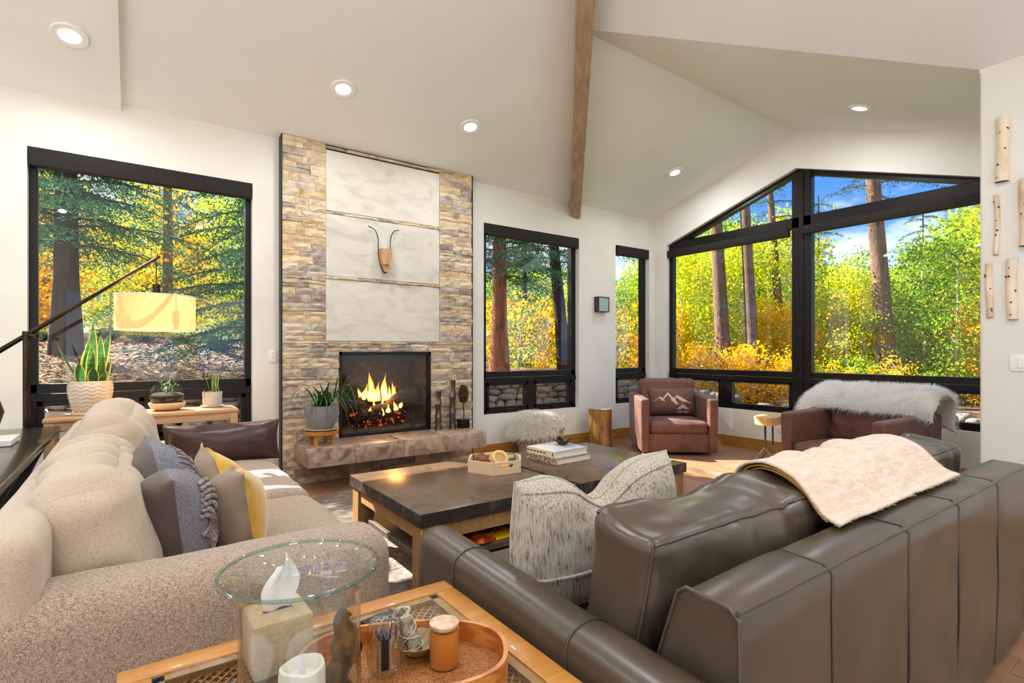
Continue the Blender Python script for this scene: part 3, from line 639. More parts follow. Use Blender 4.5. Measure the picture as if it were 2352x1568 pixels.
# ------------------------------------------------------------------ stone fireplace
FY = 5.205                                   # plane of the stone faces
fp = thing('fireplace', 'stacked travertine fireplace with three limestone panels and a lit gas fire', 'fireplace', (2.12, FY, 0))
def fpl(vf): return [(p[0] - 2.12, p[1] - FY, p[2]) for p in vf[0]], vf[1]
FX0, FX1, PX0, PX1 = 1.10, 3.155, 1.50, 2.735
BX0, BX1, BZ0, BZ1 = 1.628, 2.622, 0.405, 1.245
FTOP = z_pm(FY) - 0.005
# backing masonry and metal edge trim
ob('backing', fpl(join(box(FX0 + 0.01, BX0, FY + 0.012, YA, 0, FTOP), box(BX1, FX1 - 0.01, FY + 0.012, YA, 0, FTOP), box(BX0, BX1, FY + 0.012, YA, BZ1, FTOP), box(BX0, BX1, FY + 0.012, YA, 0, BZ0))), m_mortar, fp, smooth=False)
ob('edge_trim', fpl(box(FX0 - 0.004, FX0 + 0.006, FY - 0.012, YA - 0.001, 0, FTOP)), m_black, fp, smooth=False)
ob('edge_trim', fpl(box(FX1 - 0.006, FX1 + 0.004, FY - 0.012, YA - 0.001, 0, FTOP)), m_black, fp, smooth=False)
# limestone panels with thin split-stone strips between
for z0, z1 in ((1.352, 1.952), (1.985, 2.585), (2.618, 3.205)):
    ob('limestone_panel', fpl(box(PX0 + 0.002, PX1 - 0.002, FY - 0.006, FY + 0.014, z0, z1, 0.003, 1)), m_panel, fp)
# split ledger stones: unit blocks with a chiselled front, scaled per stone
def stone_unit(sd):
    rg = random.Random(sd); nx, nz_ = 5, 3; v, f = [], []
    for i in range(nx):
        for k in range(nz_):
            edge = i in (0, nx - 1) or k in (0, nz_ - 1)
            yy = -1.0 + (rg.uniform(0.05, 0.5) if edge else rg.uniform(-0.35, 0.2))
            v.append((-0.5 + i / (nx - 1) + (0 if i in (0, nx - 1) else rg.uniform(-.06, .06)), yy, -0.5 + k / (nz_ - 1) + (0 if k in (0, nz_ - 1) else rg.uniform(-.12, .12))))
    f += grid_faces(nx, nz_)
    k0 = len(v); v += [(-0.5, 1, -0.5), (0.5, 1, -0.5), (0.5, 1, 0.5), (-0.5, 1, 0.5)]
    bot = [i * nz_ for i in range(nx)]; top = [i * nz_ + nz_ - 1 for i in range(nx)]; lf = list(range(nz_)); rt = [(nx - 1) * nz_ + k for k in range(nz_)]
    f += [tuple(bot + [k0 + 1, k0]), tuple(top + [k0 + 2, k0 + 3]), tuple(lf + [k0 + 3, k0]), tuple(rt + [k0 + 2, k0 + 1])]
    return fixn(v, f)
units = []
for mi in range(3):
    for q in range(4):
        me = mesh_of('split_stone', *stone_unit(mi * 10 + q), smooth=False); me.materials.append(m_stones[mi]); units.append(me)
placed = []
def lay(x0, x1, z0, z1, heights, rg):
    z = z0
    while z < z1 - 0.008:
        h = min(rg.choice(heights), z1 - z)
        if z1 - z - h < 0.02: h = z1 - z
        x = x0
        while x < x1 - 0.01:
            w = rg.uniform(0.11, 0.30)
            if x1 - x - w < 0.07: w = x1 - x
            placed.append((x, z, w, h)); x += w
        z += h
rgs = random.Random(21); HS = [0.036, 0.05, 0.05, 0.066, 0.075, 0.075]
lay(FX0 + 0.006, PX0, 1.35, FTOP, HS, rgs); lay(PX1, FX1 - 0.006, 1.35, FTOP, HS, rgs)
lay(FX0 + 0.006, FX1 - 0.006, BZ1, 1.35, [0.03, 0.04, 0.04], rgs)
lay(FX0 + 0.006, BX0, 0.40, BZ1, HS, rgs); lay(BX1, FX1 - 0.006, 0.40, BZ1, HS, rgs)
lay(FX0 + 0.006, FX1 - 0.006, 0.0, 0.40, [0.06, 0.075, 0.08], rgs)
for z in (1.968, 2.601, (3.205 + FTOP) / 2):
    x = PX0
    while x < PX1 - 0.02:
        w = min(rgs.uniform(0.16, 0.34), PX1 - x); placed.append((x, z - 0.0135, w, 0.027)); x += w
placed.sort(key=lambda s_: -s_[2] * s_[3])
extra = []
for k, (x, z, w, h) in enumerate(placed):
    dpt = rgs.uniform(0.012, 0.026); me = rgs.choice(units)
    if k < 295: link('split_stone', me, None, fp, (x + w / 2 - 2.12, 0.006, z + h / 2), None, (w - 0.002, dpt, h - 0.002))
    else: extra.append(fpl(box(x + 0.001, x + w - 0.001, FY - dpt, FY + 0.02, z + 0.001, z + h - 0.001)))
o = ob('split_stone_slips', join(*extra), m_stones[0], fp, smooth=False); o['kind'] = 'stuff'
# raised hearth of four travertine blocks
hearth = thing('hearth_bench', 'floating raised hearth of four polished travertine blocks below the fire', 'hearth', (2.12, 4.95, 0.238))
hs = [1.206, 1.62, 2.10, 2.576, 3.035]
for a, b in zip(hs[:-1], hs[1:]):
    ob('hearth_tile', box(a + 0.001 - 2.12, b - 0.001 - 2.12, 4.705 - 4.95, FY - 0.028 - 4.95, 0, 0.162, 0.004, 2), m_trav, hearth)
# firebox: black surround, glass, brick lining, logs, embers, flames
ob('firebox_frame', fpl(join(box(BX0, BX0 + 0.03, FY - 0.02, FY + 0.03, BZ0, BZ1, 0.003, 1), box(BX1 - 0.03, BX1, FY - 0.02, FY + 0.03, BZ0, BZ1, 0.003, 1), box(BX0, BX1, FY - 0.02, FY + 0.03, BZ1 - 0.035, BZ1, 0.003, 1), box(BX0, BX1, FY - 0.02, FY + 0.03, BZ0, BZ0 + 0.025, 0.003, 1))), m_black, fp)
ob('fire_glass', fpl(box(BX0 + 0.025, BX1 - 0.025, FY + 0.012, FY + 0.016, BZ0 + 0.02, BZ1 - 0.03)), m_pane, fp, smooth=False)
fb0, fb1, fbd = BX0 + 0.02, BX1 - 0.02, 0.42
ob('firebox_shell', fpl(join(box(fb0 - 0.02, fb0, FY + 0.02, FY + fbd, BZ0, BZ1), box(fb1, fb1 + 0.02, FY + 0.02, FY + fbd, BZ0, BZ1), box(fb0, fb1, FY + fbd, FY + fbd + 0.03, BZ0, BZ1), box(fb0, fb1, FY + 0.02, FY + fbd, BZ1 - 0.02, BZ1), box(fb0, fb1, FY + 0.02, FY + fbd, BZ0 - 0.01, BZ0 + 0.01), box(fb0, fb1, FY + 0.03, FY + 0.10, BZ1 - 0.10, BZ1))), m_mortar, fp, smooth=False)
brick_me = mesh_of('fire_brick', *box(-0.078, 0.078, -0.012, 0.006, -0.036, 0.036, 0.003, 1)); brick_me.materials.append(m_brick)
bl, bw = 0.16, 0.078
for i in range(-9, 10):
    for j in range(-9, 10):
        # herringbone: pairs of bricks at +45 and -45 degrees
        for kind in (0, 1):
            u0 = (i * bw + j * bw * 2 - (bl / 2 if kind else 0)) ; v0 = (-i * bw + j * bw * 2) * 1.0 + (bl * 0.25 if kind else 0)
            uu = i * bw + (bl / 2 if kind == 0 else bw / 2) ; vv = i * bw + j * bl * 1.0 + (bw / 2 if kind == 0 else bw + bl / 2) ; uu += j * -bl + 0.0
            c, s_ = math.cos(PI / 4), math.sin(PI / 4); xx = uu * c - vv * s_; zz = uu * s_ + vv * c
            if abs(xx) < (fb1 - fb0) / 2 - 0.03 and 0.02 < zz + 0.0 < BZ1 - BZ0 - 0.06:
                link('fire_brick', brick_me, None, fp, ((fb0 + fb1) / 2 - 2.12 + xx, fbd - 0.004, BZ0 + zz), (0, -PI / 4 if kind == 0 else PI / 4, 0))
brick_s = mesh_of('fire_brick', *box(-0.011, 0.008, -0.075, 0.075, -0.036, 0.036, 0.003, 1)); brick_s.materials.append(m_brick)
for row in range(10):
    for c_ in range(3):
        yy = 0.06 + c_ * 0.155 + (0.075 if row % 2 else 0)
        if yy < fbd - 0.05:
            for xx in (fb0 + 0.002, fb1 - 0.002): link('fire_brick', brick_s, None, fp, (xx - 2.12, yy + 0.03, BZ0 + 0.05 + row * 0.078), (0, 0, 0 if xx < 2 else PI))
def bed(n=44):
    V = []
    for i in range(n):
        for j in range(14):
            x_ = fb0 + 0.02 + (fb1 - fb0 - 0.04) * i / (n - 1); y_ = FY + 0.04 + (fbd - 0.08) * j / 13
            V.append((x_, y_, BZ0 + 0.02 + 0.09 * (j / 13) + 0.025 * nz((x_, y_, 0), 16) + 0.02 * nz((x_, y_, 0), 45)))
    return V, grid_faces(n, 14)
ob('ash_bed', fpl(bed()), m_ash, fp)
def log(p0, p1, r0, r1, sd, jag=0.0):
    p0, p1 = Vector(p0), Vector(p1); n = 16; path = [p0.lerp(p1, i / (n - 1)) + Vector((0, 0, 0.02 * math.sin(i * 0.7 + sd))) for i in range(n)]
    rad = [r0 + (r1 - r0) * i / (n - 1) for i in range(n)]; v, f = tube(path, rad, 14)
    v = [tuple(Vector(p) + Vector((nz(p, 11, sd), nz(p, 11, sd + 5), nz(p, 11, sd + 9))) * 0.02) for p in v]; return v, f
cy = FY + 0.20
ob('fire_log', fpl(log((2.02, cy - 0.06, 0.60), (2.52, cy - 0.02, 0.80), 0.045, 0.085, 1)), m_log, fp)
ob('fire_log', fpl(log((1.72, cy + 0.09, 0.78), (2.32, cy + 0.05, 0.74), 0.04, 0.05, 2)), m_log, fp)
ob('fire_log', fpl(log((1.86, cy - 0.10, 0.62), (2.36, cy + 0.0, 0.60), 0.05, 0.045, 3)), m_log, fp)
ob('fire_log', fpl(log((2.02, cy + 0.10, 0.56), (1.80, cy - 0.02, 0.84), 0.035, 0.03, 4)), m_log, fp)
gr = [box(1.80, 2.48, cy - 0.13, cy - 0.115, 0.555, 0.572)]
for k in range(6): gr.append(box(1.84 + k * 0.12, 1.855 + k * 0.12, cy - 0.14, cy + 0.12, 0.55, 0.565)); gr.append(box(1.84 + k * 0.12, 1.862 + k * 0.12, cy - 0.145, cy - 0.125, 0.55, 0.63))
for xx in (1.83, 2.44): gr.append(box(xx, xx + 0.02, cy - 0.13, cy - 0.11, BZ0, 0.56)); gr.append(box(xx, xx + 0.02, cy + 0.1, cy + 0.12, BZ0, 0.56))
ob('log_grate', fpl(join(*gr)), m_black, fp, smooth=False)
emb = []
rge = random.Random(4)
for k in range(60):
    a = rge.uniform(1.82, 2.38); b = cy + rge.uniform(-0.12, 0.06); c_ = rge.choice([rge.uniform(0.46, 0.53), rge.uniform(0.57, 0.62), rge.uniform(0.58, 0.60)]) ; s_ = rge.uniform(0.004, 0.012)
    emb.append(xf(box(-s_, s_, -s_, s_, -s_, s_), (a, b, c_), (rge.random() * 3, rge.random() * 3, rge.random() * 3)))
o = ob('embers', fpl(join(*emb)), m_ember, fp, smooth=False); o['kind'] = 'stuff'
fm = bpy.data.materials.new('flame'); fm.use_nodes = True; n_, l_ = fm.node_tree.nodes, fm.node_tree.links; n_.remove(n_['Principled BSDF'])
tc = n_.new('ShaderNodeTexCoord'); sp = n_.new('ShaderNodeSeparateXYZ'); l_.new(tc.outputs['Generated'], sp.inputs[0])
cr = n_.new('ShaderNodeValToRGB'); l_.new(sp.outputs['Z'], cr.inputs[0]); e = cr.color_ramp.elements
e[0].position = 0.0; e[0].color = (1.0, 0.42, 0.08, 1); e[1].position = 1.0; e[1].color = (1.0, 0.16, 0.01, 1); q = e.new(0.28); q.color = (1.0, 0.62, 0.20, 1); q = e.new(0.6); q.color = (1.0, 0.36, 0.05, 1)
em = n_.new('ShaderNodeEmission'); l_.new(cr.outputs[0], em.inputs[0]); em.inputs[1].default_value = 4.2
tr = n_.new('ShaderNodeBsdfTransparent'); lw_ = n_.new('ShaderNodeLayerWeight'); lw_.inputs['Blend'].default_value = 0.5
mr = n_.new('ShaderNodeMapRange'); l_.new(lw_.outputs['Facing'], mr.inputs['Value']); mr.inputs['From Min'].default_value = 0.15; mr.inputs['From Max'].default_value = 0.95; mr.inputs['To Min'].default_value = 0.75; mr.inputs['To Max'].default_value = 0.0
mxs = n_.new('ShaderNodeMixShader'); l_.new(mr.outputs[0], mxs.inputs[0]); l_.new(tr.outputs[0], mxs.inputs[1]); l_.new(em.outputs[0], mxs.inputs[2]); l_.new(mxs.outputs[0], n_['Material Output'].inputs[0])
def flame(x_, y_, z_, h_, r_, sd):
    n = 16; path, rad = [], []
    for i in range(n):
        t = i / (n - 1); path.append((x_ + 0.35 * r_ * math.sin(3.2 * t + sd) + 0.5 * r_ * t * math.sin(sd * 3), y_ + 0.2 * r_ * math.sin(4 * t + sd * 2), z_ + h_ * t))
        rad.append(max(0.0015, r_ * (math.sin(PI * min(1, (t + 0.10) / 1.1) ** 0.62) ** 1.1) * (1 - 0.35 * t) * (1 + 0.18 * math.sin(9 * t + sd))))
    v, f = tube(path, rad, 12); return [(p[0], y_ + (p[1] - y_) * 0.45, p[2]) for p in v], f
for x_, z_, h_, r_, sd, dy in ((2.02, 0.72, 0.31, 0.052, 1.0, 0.0), (1.97, 0.74, 0.17, 0.035, 4.6, 0.02), (2.11, 0.72, 0.20, 0.035, 2.7, 0.01), (2.27, 0.70, 0.22, 0.032, 1.1, -0.02), (2.05, 0.72, 0.20, 0.04, 2.2, -0.03), (2.19, 0.72, 0.29, 0.045, 3.1, 0.0), (2.23, 0.72, 0.16, 0.03, 0.6, 0.02), (1.92, 0.77, 0.10, 0.025, 1.7, 0.03), (2.30, 0.70, 0.18, 0.03, 4.0, 0.0),
                           (2.36, 0.66, 0.12, 0.026, 5.0, -0.02), (2.44, 0.72, 0.12, 0.02, 2.9, 0.02), (2.00, 0.58, 0.10, 0.03, 3.7, -0.10), (2.10, 0.58, 0.08, 0.028, 0.3, -0.11), (2.18, 0.60, 0.10, 0.028, 5.5, -0.10), (2.26, 0.62, 0.10, 0.03, 1.3, -0.10), (2.05, 0.60, 0.16, 0.02, 2.0, -0.05), (1.88, 0.58, 0.06, 0.022, 6.0, -0.10), (2.33, 0.64, 0.09, 0.024, 4.4, -0.09), (2.14, 0.62, 0.18, 0.02, 5.8, -0.04)):
    ob('flame', fpl(flame(x_, cy + dy, z_, h_, r_, sd)), fm, fp, ang=None)
ld = bpy.data.lights.new('fire_glow', 'POINT'); ld.energy = 11; ld.color = (1.0, 0.45, 0.12); ld.shadow_soft_size = 0.10
lo = bpy.data.objects.new('fire_glow', ld); COL.objects.link(lo); lo.parent = fp; lo.location = (0.05, 0.17, 0.78)
# ------------------------------------------------------------------ on the hearth and the panel
hd = thing('wall_sculpture', 'carved wooden animal head with thin black wire horns on the limestone panel', 'wall decor', (2.085, FY - 0.007, 2.06))
head = [(-0.062, 0.235), (0.070, 0.235), (0.074, 0.16), (0.060, 0.11), (0.052, 0.06), (0.022, 0.0), (-0.012, 0.0), (-0.04, 0.055), (-0.058, 0.14)]
v, f = prism(head, -0.085, -0.012, 'y'); v = [(p[0] * (0.8 if p[1] < -0.05 else 1), p[1], p[2]) for p in v]; ob('head', (v, f), m_skull, hd, smooth=False)
ob('head_scoop', ([(p[0] - 0.01, p[1] - 0.082, p[2] + 0.07) for p in lathe([(0.0, -0.003), (0.03, -0.002), (0.036, 0.003), (0.0, 0.004)], 18)[0]], lathe([(0, 0)] * 4, 18)[1]), m_skull, hd)
hp = smooth_path([(-0.17, -0.02, 0.455), (-0.10, -0.028, 0.42), (-0.07, -0.03, 0.34), (-0.068, -0.03, 0.22), (-0.062, -0.045, 0.12), (-0.03, -0.05, 0.02), (0.005, -0.05, -0.005), (0.04, -0.05, 0.03), (0.058, -0.045, 0.10)], 8)
ob('horn', tube(hp, 0.0045, 8), m_black, hd)
ob('horn', tube(smooth_path([(0.062, -0.03, 0.235), (0.064, -0.03, 0.33), (0.085, -0.028, 0.41), (0.12, -0.024, 0.445), (0.165, -0.02, 0.455)], 8), 0.0045, 8), m_black, hd)
def metal_vase(x, y, r, h, label):
    t = thing('metal_vase', label, 'vase', (x, y, 0.40)); prof = [(0.0, 0.0), (r, 0.0)]
    n = 3; seg_h = h / n
    for k in range(n):
        for q in range(1, 9):
            tt = q / 8; prof.append((r * (1.0 - 0.17 * math.sin(PI * tt) - 0.05 * (k + tt) / n), k * seg_h + seg_h * tt))
        prof.append((r * 1.02 * (1 - 0.05 * (k + 1) / n), k * seg_h + seg_h))
    pr = prof + [(r * 0.86, h), (r * 0.80, h - 0.03), (0.0, h - 0.03)]
    ob('vase_body', lathe(pr, 24), m_nickel, t)
    return t
metal_vase(2.665, 5.095, 0.036, 0.42, 'shorter pewter bamboo-shaped vase standing on the hearth beside the fire')
metal_vase(2.835, 5.09, 0.038, 0.53, 'taller pewter bamboo-shaped vase standing on the hearth beside the pine cone')
metal_vase(1.50, 5.11, 0.036, 0.46, 'pewter bamboo-shaped vase standing on the hearth behind the strap-leaf plant')
pc = thing('pine_cone_sculpture', 'bronze pine cone on a thin stem and dark square block, on the hearth', 'sculpture', (2.975, 5.09, 0.40))
ob('block', box(-0.052, 0.052, -0.05, 0.05, 0, 0.098, 0.004, 1), m_bronze, pc); ob('stem', tube(smooth_path([(0, 0, 0.09), (0.006, 0, 0.17), (-0.005, 0, 0.24), (0, 0, 0.30)], 6), 0.007, 8), m_cone, pc)
sc = []
for k in range(110):
    t = k / 110; a = k * 2.39996; rr = 0.052 * (math.sin(PI * (0.12 + 0.84 * t)) ** 0.8); zz = 0.28 + 0.19 * t
    sc.append(xf(box(-0.012, 0.012, -0.003, 0.022, -0.003, 0.003), (rr * 0.75 * math.cos(a), rr * 0.75 * math.sin(a), zz), (R(25), 0, a - PI / 2)))
o = ob('cone_scales', join(*sc), m_cone, pc, smooth=False); o['kind'] = 'stuff'
ob('cone_core', ([(p[0], p[1], p[2] + 0.28) for p in lathe([(0, 0), (0.03, 0.03), (0.036, 0.08), (0.025, 0.15), (0, 0.2)], 16)[0]], lathe([(0, 0)] * 5, 16)[1]), m_cone, pc)
# plant on a little stool
st = thing('plant_stool', 'round honey wood plant stool with short legs on the hearth', 'stool', (1.385, 4.93, 0.40))
ob('stool_top', ([(p[0], p[1], p[2]) for p in lathe([(0, 0.095), (0.143, 0.095), (0.147, 0.10), (0.147, 0.128), (0.143, 0.132), (0, 0.132)], 36)[0]], lathe([(0, 0)] * 6, 36)[1]), m_honey, st)
for a in (20, 110, 200, 290):
    c, s_ = math.cos(R(a + 30)) * 0.105, math.sin(R(a + 30)) * 0.105
    ob('leg', tube([(c, s_, 0), (c, s_, 0.10)], 0.019, 12), m_honey, st)
pt = thing('strap_leaf_plant', 'trailing strap-leaf plant in a grey concrete pot on the round stool', 'potted plant', (1.385, 4.93, 0.532))
ob('saucer', lathe([(0, 0.0), (0.12, 0.0), (0.152, 0.016), (0.150, 0.020), (0.115, 0.006), (0, 0.006)], 36), m_cream, pt)
ob('pot', lathe([(0, 0.008), (0.09, 0.008), (0.118, 0.05), (0.146, 0.14), (0.152, 0.215), (0.148, 0.228), (0.138, 0.226), (0.132, 0.19), (0, 0.19)], 40), m_concrete, pt)
ob('soil', lathe([(0, 0.205), (0.138, 0.200), (0.138, 0.19), (0, 0.19)], 24), m_soil, pt)
def strap(p0, az, L, lift, droop, w, sd):
    n = 12; d = Vector((math.cos(az), math.sin(az), 0)); pts = []
    for i in range(n):
        t = i / (n - 1); pts.append(Vector(p0) + d * (L * (t - 0.22 * t * t * droop)) + Vector((0, 0, lift * math.sin(PI * 0.62 * t) - droop * L * 0.75 * t ** 2.4)))
    V, Fc = [], []; sd_ = Vector((-d.y, d.x, 0))
    for i, p in enumerate(pts):
        t = i / (n - 1); ww = w * (1 - t ** 2.2) * (0.7 + 0.3 * math.sin(PI * min(1, t * 2))) + 0.001
        V += [tuple(p - sd_ * ww), tuple(p + Vector((0, 0, -0.35 * ww))), tuple(p + sd_ * ww)]
    for i in range(n - 1):
        for k in range(2): Fc.append((i * 3 + k, i * 3 + k + 1, (i + 1) * 3 + k + 1, (i + 1) * 3 + k))
    return V, Fc
rp = random.Random(12)
for k in range(58):
    side_c = k < 16
    az = rp.uniform(R(-150), R(-10)) if k % 3 else rp.uniform(R(-200), R(30))
    if side_c: az = rp.uniform(R(-80), R(15))
    L = rp.uniform(0.20, 0.46); dr = rp.uniform(0.35, 1.15) if k % 4 else 0.05
    if math.sin(az) > 0: L *= 0.5
    ob('leaf', strap((rp.uniform(-.06, .06) + (0.16 if side_c else 0), rp.uniform(-.06, .02), 0.20 + (0.06 if side_c else 0)), az, L * (0.5 if dr < 0.08 else 1), rp.uniform(0.12, 0.26), dr, rp.uniform(0.007, 0.011), k), m_aloe, pt)
# ------------------------------------------------------------------ beige sofa (faces +X)
bs = thing('fabric_sofa', 'beige chenille fabric sofa with loose cushions beside the dark console', 'sofa', (0.25, 3.06, 0))
BX, BY = 0.25, 3.06
def cush(name, c, dims, mat, parent, base, rot=(0, 0, 0), **k):
    v, f = cushion(*dims, **k); o = ob(name, (v, f), mat, parent, (c[0] - base[0], c[1] - base[1], c[2]), rot, ang=None); return o
ob('base', xf(box(-0.30, 0.76, 1.72, 4.42, 0.07, 0.29, 0.02, 3), (-BX, -BY, 0)), m_beige, bs)
cush('arm', (0.195, 1.795, 0.36), (1.05, 0.27, 0.58), m_beige, bs, (BX, BY), n=22, r=0.10, wr=0.004, ws=5, seed=2)
cush('arm', (0.195, 4.36, 0.35), (1.05, 0.22, 0.56), m_beige, bs, (BX, BY), n=20, r=0.10, wr=0.004, ws=5, seed=5)
cush('back_frame', (-0.258, 3.06, 0.44), (0.145, 2.75, 0.74), m_beige_s, bs, (BX, BY), n=26, r=0.06, wr=0.006, ws=4, seed=3)
cush('seat_cushion', (0.37, 2.49, 0.375), (0.86, 1.10, 0.19), m_beige, bs, (BX, BY), n=24, r=0.055, bulge=(0.015, 0.0, 0.02), wr=0.007, ws=5, seed=4)
cush('seat_cushion', (0.37, 3.62, 0.378), (0.87, 1.13, 0.20), m_beige, bs, (BX, BY), n=24, r=0.055, bulge=(0.015, 0.0, 0.025), wr=0.009, ws=5, seed=8)
cush('back_cushion', (-0.115, 2.47, 0.63), (0.27, 1.05, 0.48), m_beige_s, bs, (BX, BY), rot=(0, R(-11), R(2)), n=56, r=0.10, bulge=(0.05, 0.02, 0.03), wr=0.016, ws=4, seed=6, fold=0.030, fdir=(0.1, 0.98, 0.25), ff=34)
cush('back_cushion', (-0.07, 3.60, 0.69), (0.27, 1.10, 0.50), m_beige_s, bs, (BX, BY), rot=(0, R(-11), R(-2)), n=56, r=0.11, bulge=(0.05, 0.02, 0.05), wr=0.018, ws=4, seed=11, fold=0.028, fdir=(0.15, 0.95, 0.3), ff=30)
for x_, y_ in ((-0.25, 1.75), (0.65, 1.75), (-0.25, 4.36), (0.65, 4.36)): ob('foot', xf(box(-0.03, 0.03, -0.03, 0.03, 0, 0.075, 0.004, 1), (x_ - BX, y_ - BY, 0)), m_blackwood, bs)
# leather bolster
t = thing('leather_bolster', 'long dark brown leather lumbar pillow at the far end of the beige sofa', 'pillow', (0.505, 4.155, 0.47))
sf = pillow_fn(0.72, 0.28, 0.17, ear=0.05, wr=0.008, seed=5, pw=0.5)
ob('cover', pillow_vf(sf, 40), m_dleather, t, ang=None); t.rotation_euler = (R(-8), 0, R(-2))
ob('seam', tube(edge_loop(sf, 24), 0.003, 6), m_dleather, t)
# brown and grey wool pillow: back brown leather, front woven wool with yarn loops
def two_face_pillow(name, label, loc, rot, w, h, th, mb, mf, chop, seed, **k):
    t = thing(name, label, 'pillow', loc); t.rotation_euler = rot
    s_ = pillow_fn(w, h, th, chop=chop, seed=seed, **k)
    fr = ob('front_panel', pillow_vf(s_, 40, -1), mf, t, ang=None); bk = ob('back_panel', pillow_vf(s_, 40, 1), mb, t, ang=None)
    fr['label'] = 'front face'; bk['label'] = 'back face'
    return t, s_, fr
t, sfw, fr = two_face_pillow('wool_pillow', 'square pillow, brown leather back and grey wool front with yarn loops', (0.115, 2.40, 0.455), (R(-8), R(-11), R(98)), 0.58, 0.43, 0.30, m_taupe_fab, m_wool, 0.11, 3, ear=0.08, wr=0.012)
fr['label'] = 'grey woven wool front with looped yarn'
def on_face(s_, u, v, side, lift):
    p = Vector(s_(u, v, side)); a = Vector(s_(u + 0.01, v, side)) - p; b = Vector(s_(u, v + 0.01, side)) - p; n = a.cross(b).normalized()
    if n.y * side < 0: n = -n
    return p + n * lift
for k in range(7):        # looped yarn arcs
    rr = 0.16 + k * 0.085; pts, rad = [], []
    for i in range(60):
        a = R(-75) + R(150) * i / 59; u = -0.95 + rr * 1.35 * math.cos(a); v = 0.05 + rr * math.sin(a)
        if -0.93 < u < 0.93 and -0.93 < v < 0.93: pts.append(on_face(sfw, u, v, -1, 0.006)); rad.append(0.0065 + 0.0035 * math.sin(i * 2.1 + k))
    if len(pts) > 4: ob('yarn_loop', tube(pts, rad, 8), m_loop, fr)
for k in range(5):
    v = -0.58 - 0.07 * k; ob('yarn_stripe', tube([on_face(sfw, u, v, -1, 0.003) for u in np.linspace(-0.92, 0.9, 26)], 0.0035, 6), m_loop, fr)
for k in range(8):
    u = 0.18 + 0.07 * k; ob('yarn_stripe', tube([on_face(sfw, u, v, -1, 0.004) for v in np.linspace(0.0, 0.85, 20)], [0.004 + 0.002 * math.sin(q * 2.3) for q in range(20)], 6), m_loop, fr)
t, sfy, fr = two_face_pillow('velvet_pillow', 'square pillow, tan back and yellow velvet front with a flanged edge', (0.325, 2.46, 0.45), (R(-8), R(-5), R(101)), 0.56, 0.37, 0.25, m_tan, m_yellow, 0.09, 7, ear=0.07, wr=0.010)
us = np.linspace(-1, 1, 40); V = []
lp = edge_loop(sfy, 40)
for i, p in enumerate(lp):
    p = Vector(p); c_ = Vector((0, p.y, 0.20)); d = (p - c_).normalized(); w_ = 0.016 + 0.006 * math.sin(i * 0.9)
    V += [tuple(p), tuple(p + d * w_ + Vector((0, -0.006 + 0.008 * math.sin(i * 0.55), 0)))]
n = len(lp); ob('flange', (V, [(2 * i, 2 * i + 1, 2 * i + 3, 2 * i + 2) for i in range(n - 1)]), m_yellow, t, ang=None)
# ------------------------------------------------------------------ taupe leather sofa (back to the camera)
gs = thing('leather_sofa', 'taupe leather sofa with a panelled back, facing the coffee tables', 'sofa', (2.08, 1.15, 0))
GX, GY = 2.08, 1.15
def gl(vf): return [(p[0] - GX, p[1] - GY, p[2]) for p in vf[0]], vf[1]
def back_prof(z0=0.03): return [(0.575, z0), (0.560, 0.35), (0.565, 0.735), (0.585, 0.752), (0.685, 0.757), (0.705, 0.742), (0.815, 0.40), (0.83, z0)]
xsn = [0.935, 1.325, 1.80, 2.245, 2.715, 3.22]
for a, b in zip(xsn[:-1], xsn[1:]):
    n = 10; V = []
    pr = back_prof()
    dense = []
    for i in range(len(pr)):
        p0, p1 = Vector(pr[i]), Vector(pr[(i + 1) % len(pr)]); m = max(1, int((p1 - p0).length / 0.05))
        for q in range(m): dense.append(p0.lerp(p1, q / m))
    for i in range(n + 1):
        tt = i / n; x_ = a + 0.0015 + (b - a - 0.003) * tt; pin = 0.006 * (1 - math.sin(PI * tt) ** 0.35)
        for p in dense:
            c_ = Vector((0.69, 0.40)); d = (c_ - p).normalized(); q = p + d * pin
            w_ = 0.003 * nz((x_, q.x, q.y), 6, 3)
            V.append((x_, q.x + w_, q.y + w_))
    m = len(dense); Fc = [(i * m + k, i * m + (k + 1) % m, (i + 1) * m + (k + 1) % m, (i + 1) * m + k) for i in range(n) for k in range(m)]
    Fc += [tuple(range(m)), tuple(n * m + k for k in range(m))]
    ob('back_panel', gl(fixn(V, Fc)), m_gleather, gs, ang=50)
def pinched(p, d_): p = Vector(p); return p + (Vector((0.69, 0.40)) - p).normalized() * d_
for x_ in xsn[1:-1]: ob('seam', gl(tube([(x_, *pinched(p, 0.0045)) for p in back_prof()[0:7]], 0.0032, 6)), m_pipe, gs)
ob('seam', gl(tube([(0.935 + i * 0.045, 0.567 + 0.0015 * math.sin(i * 1.3), 0.749) for i in range(52)], 0.005, 8)), m_pipe, gs)
ob('seam', gl(tube([(0.936, p[0], p[1]) for p in back_prof()[1:7]], 0.0045, 8)), m_pipe, gs)
ob('base', gl(box(0.90, 3.26, 0.62, 1.66, 0.06, 0.28, 0.02, 3)), m_gleather, gs)
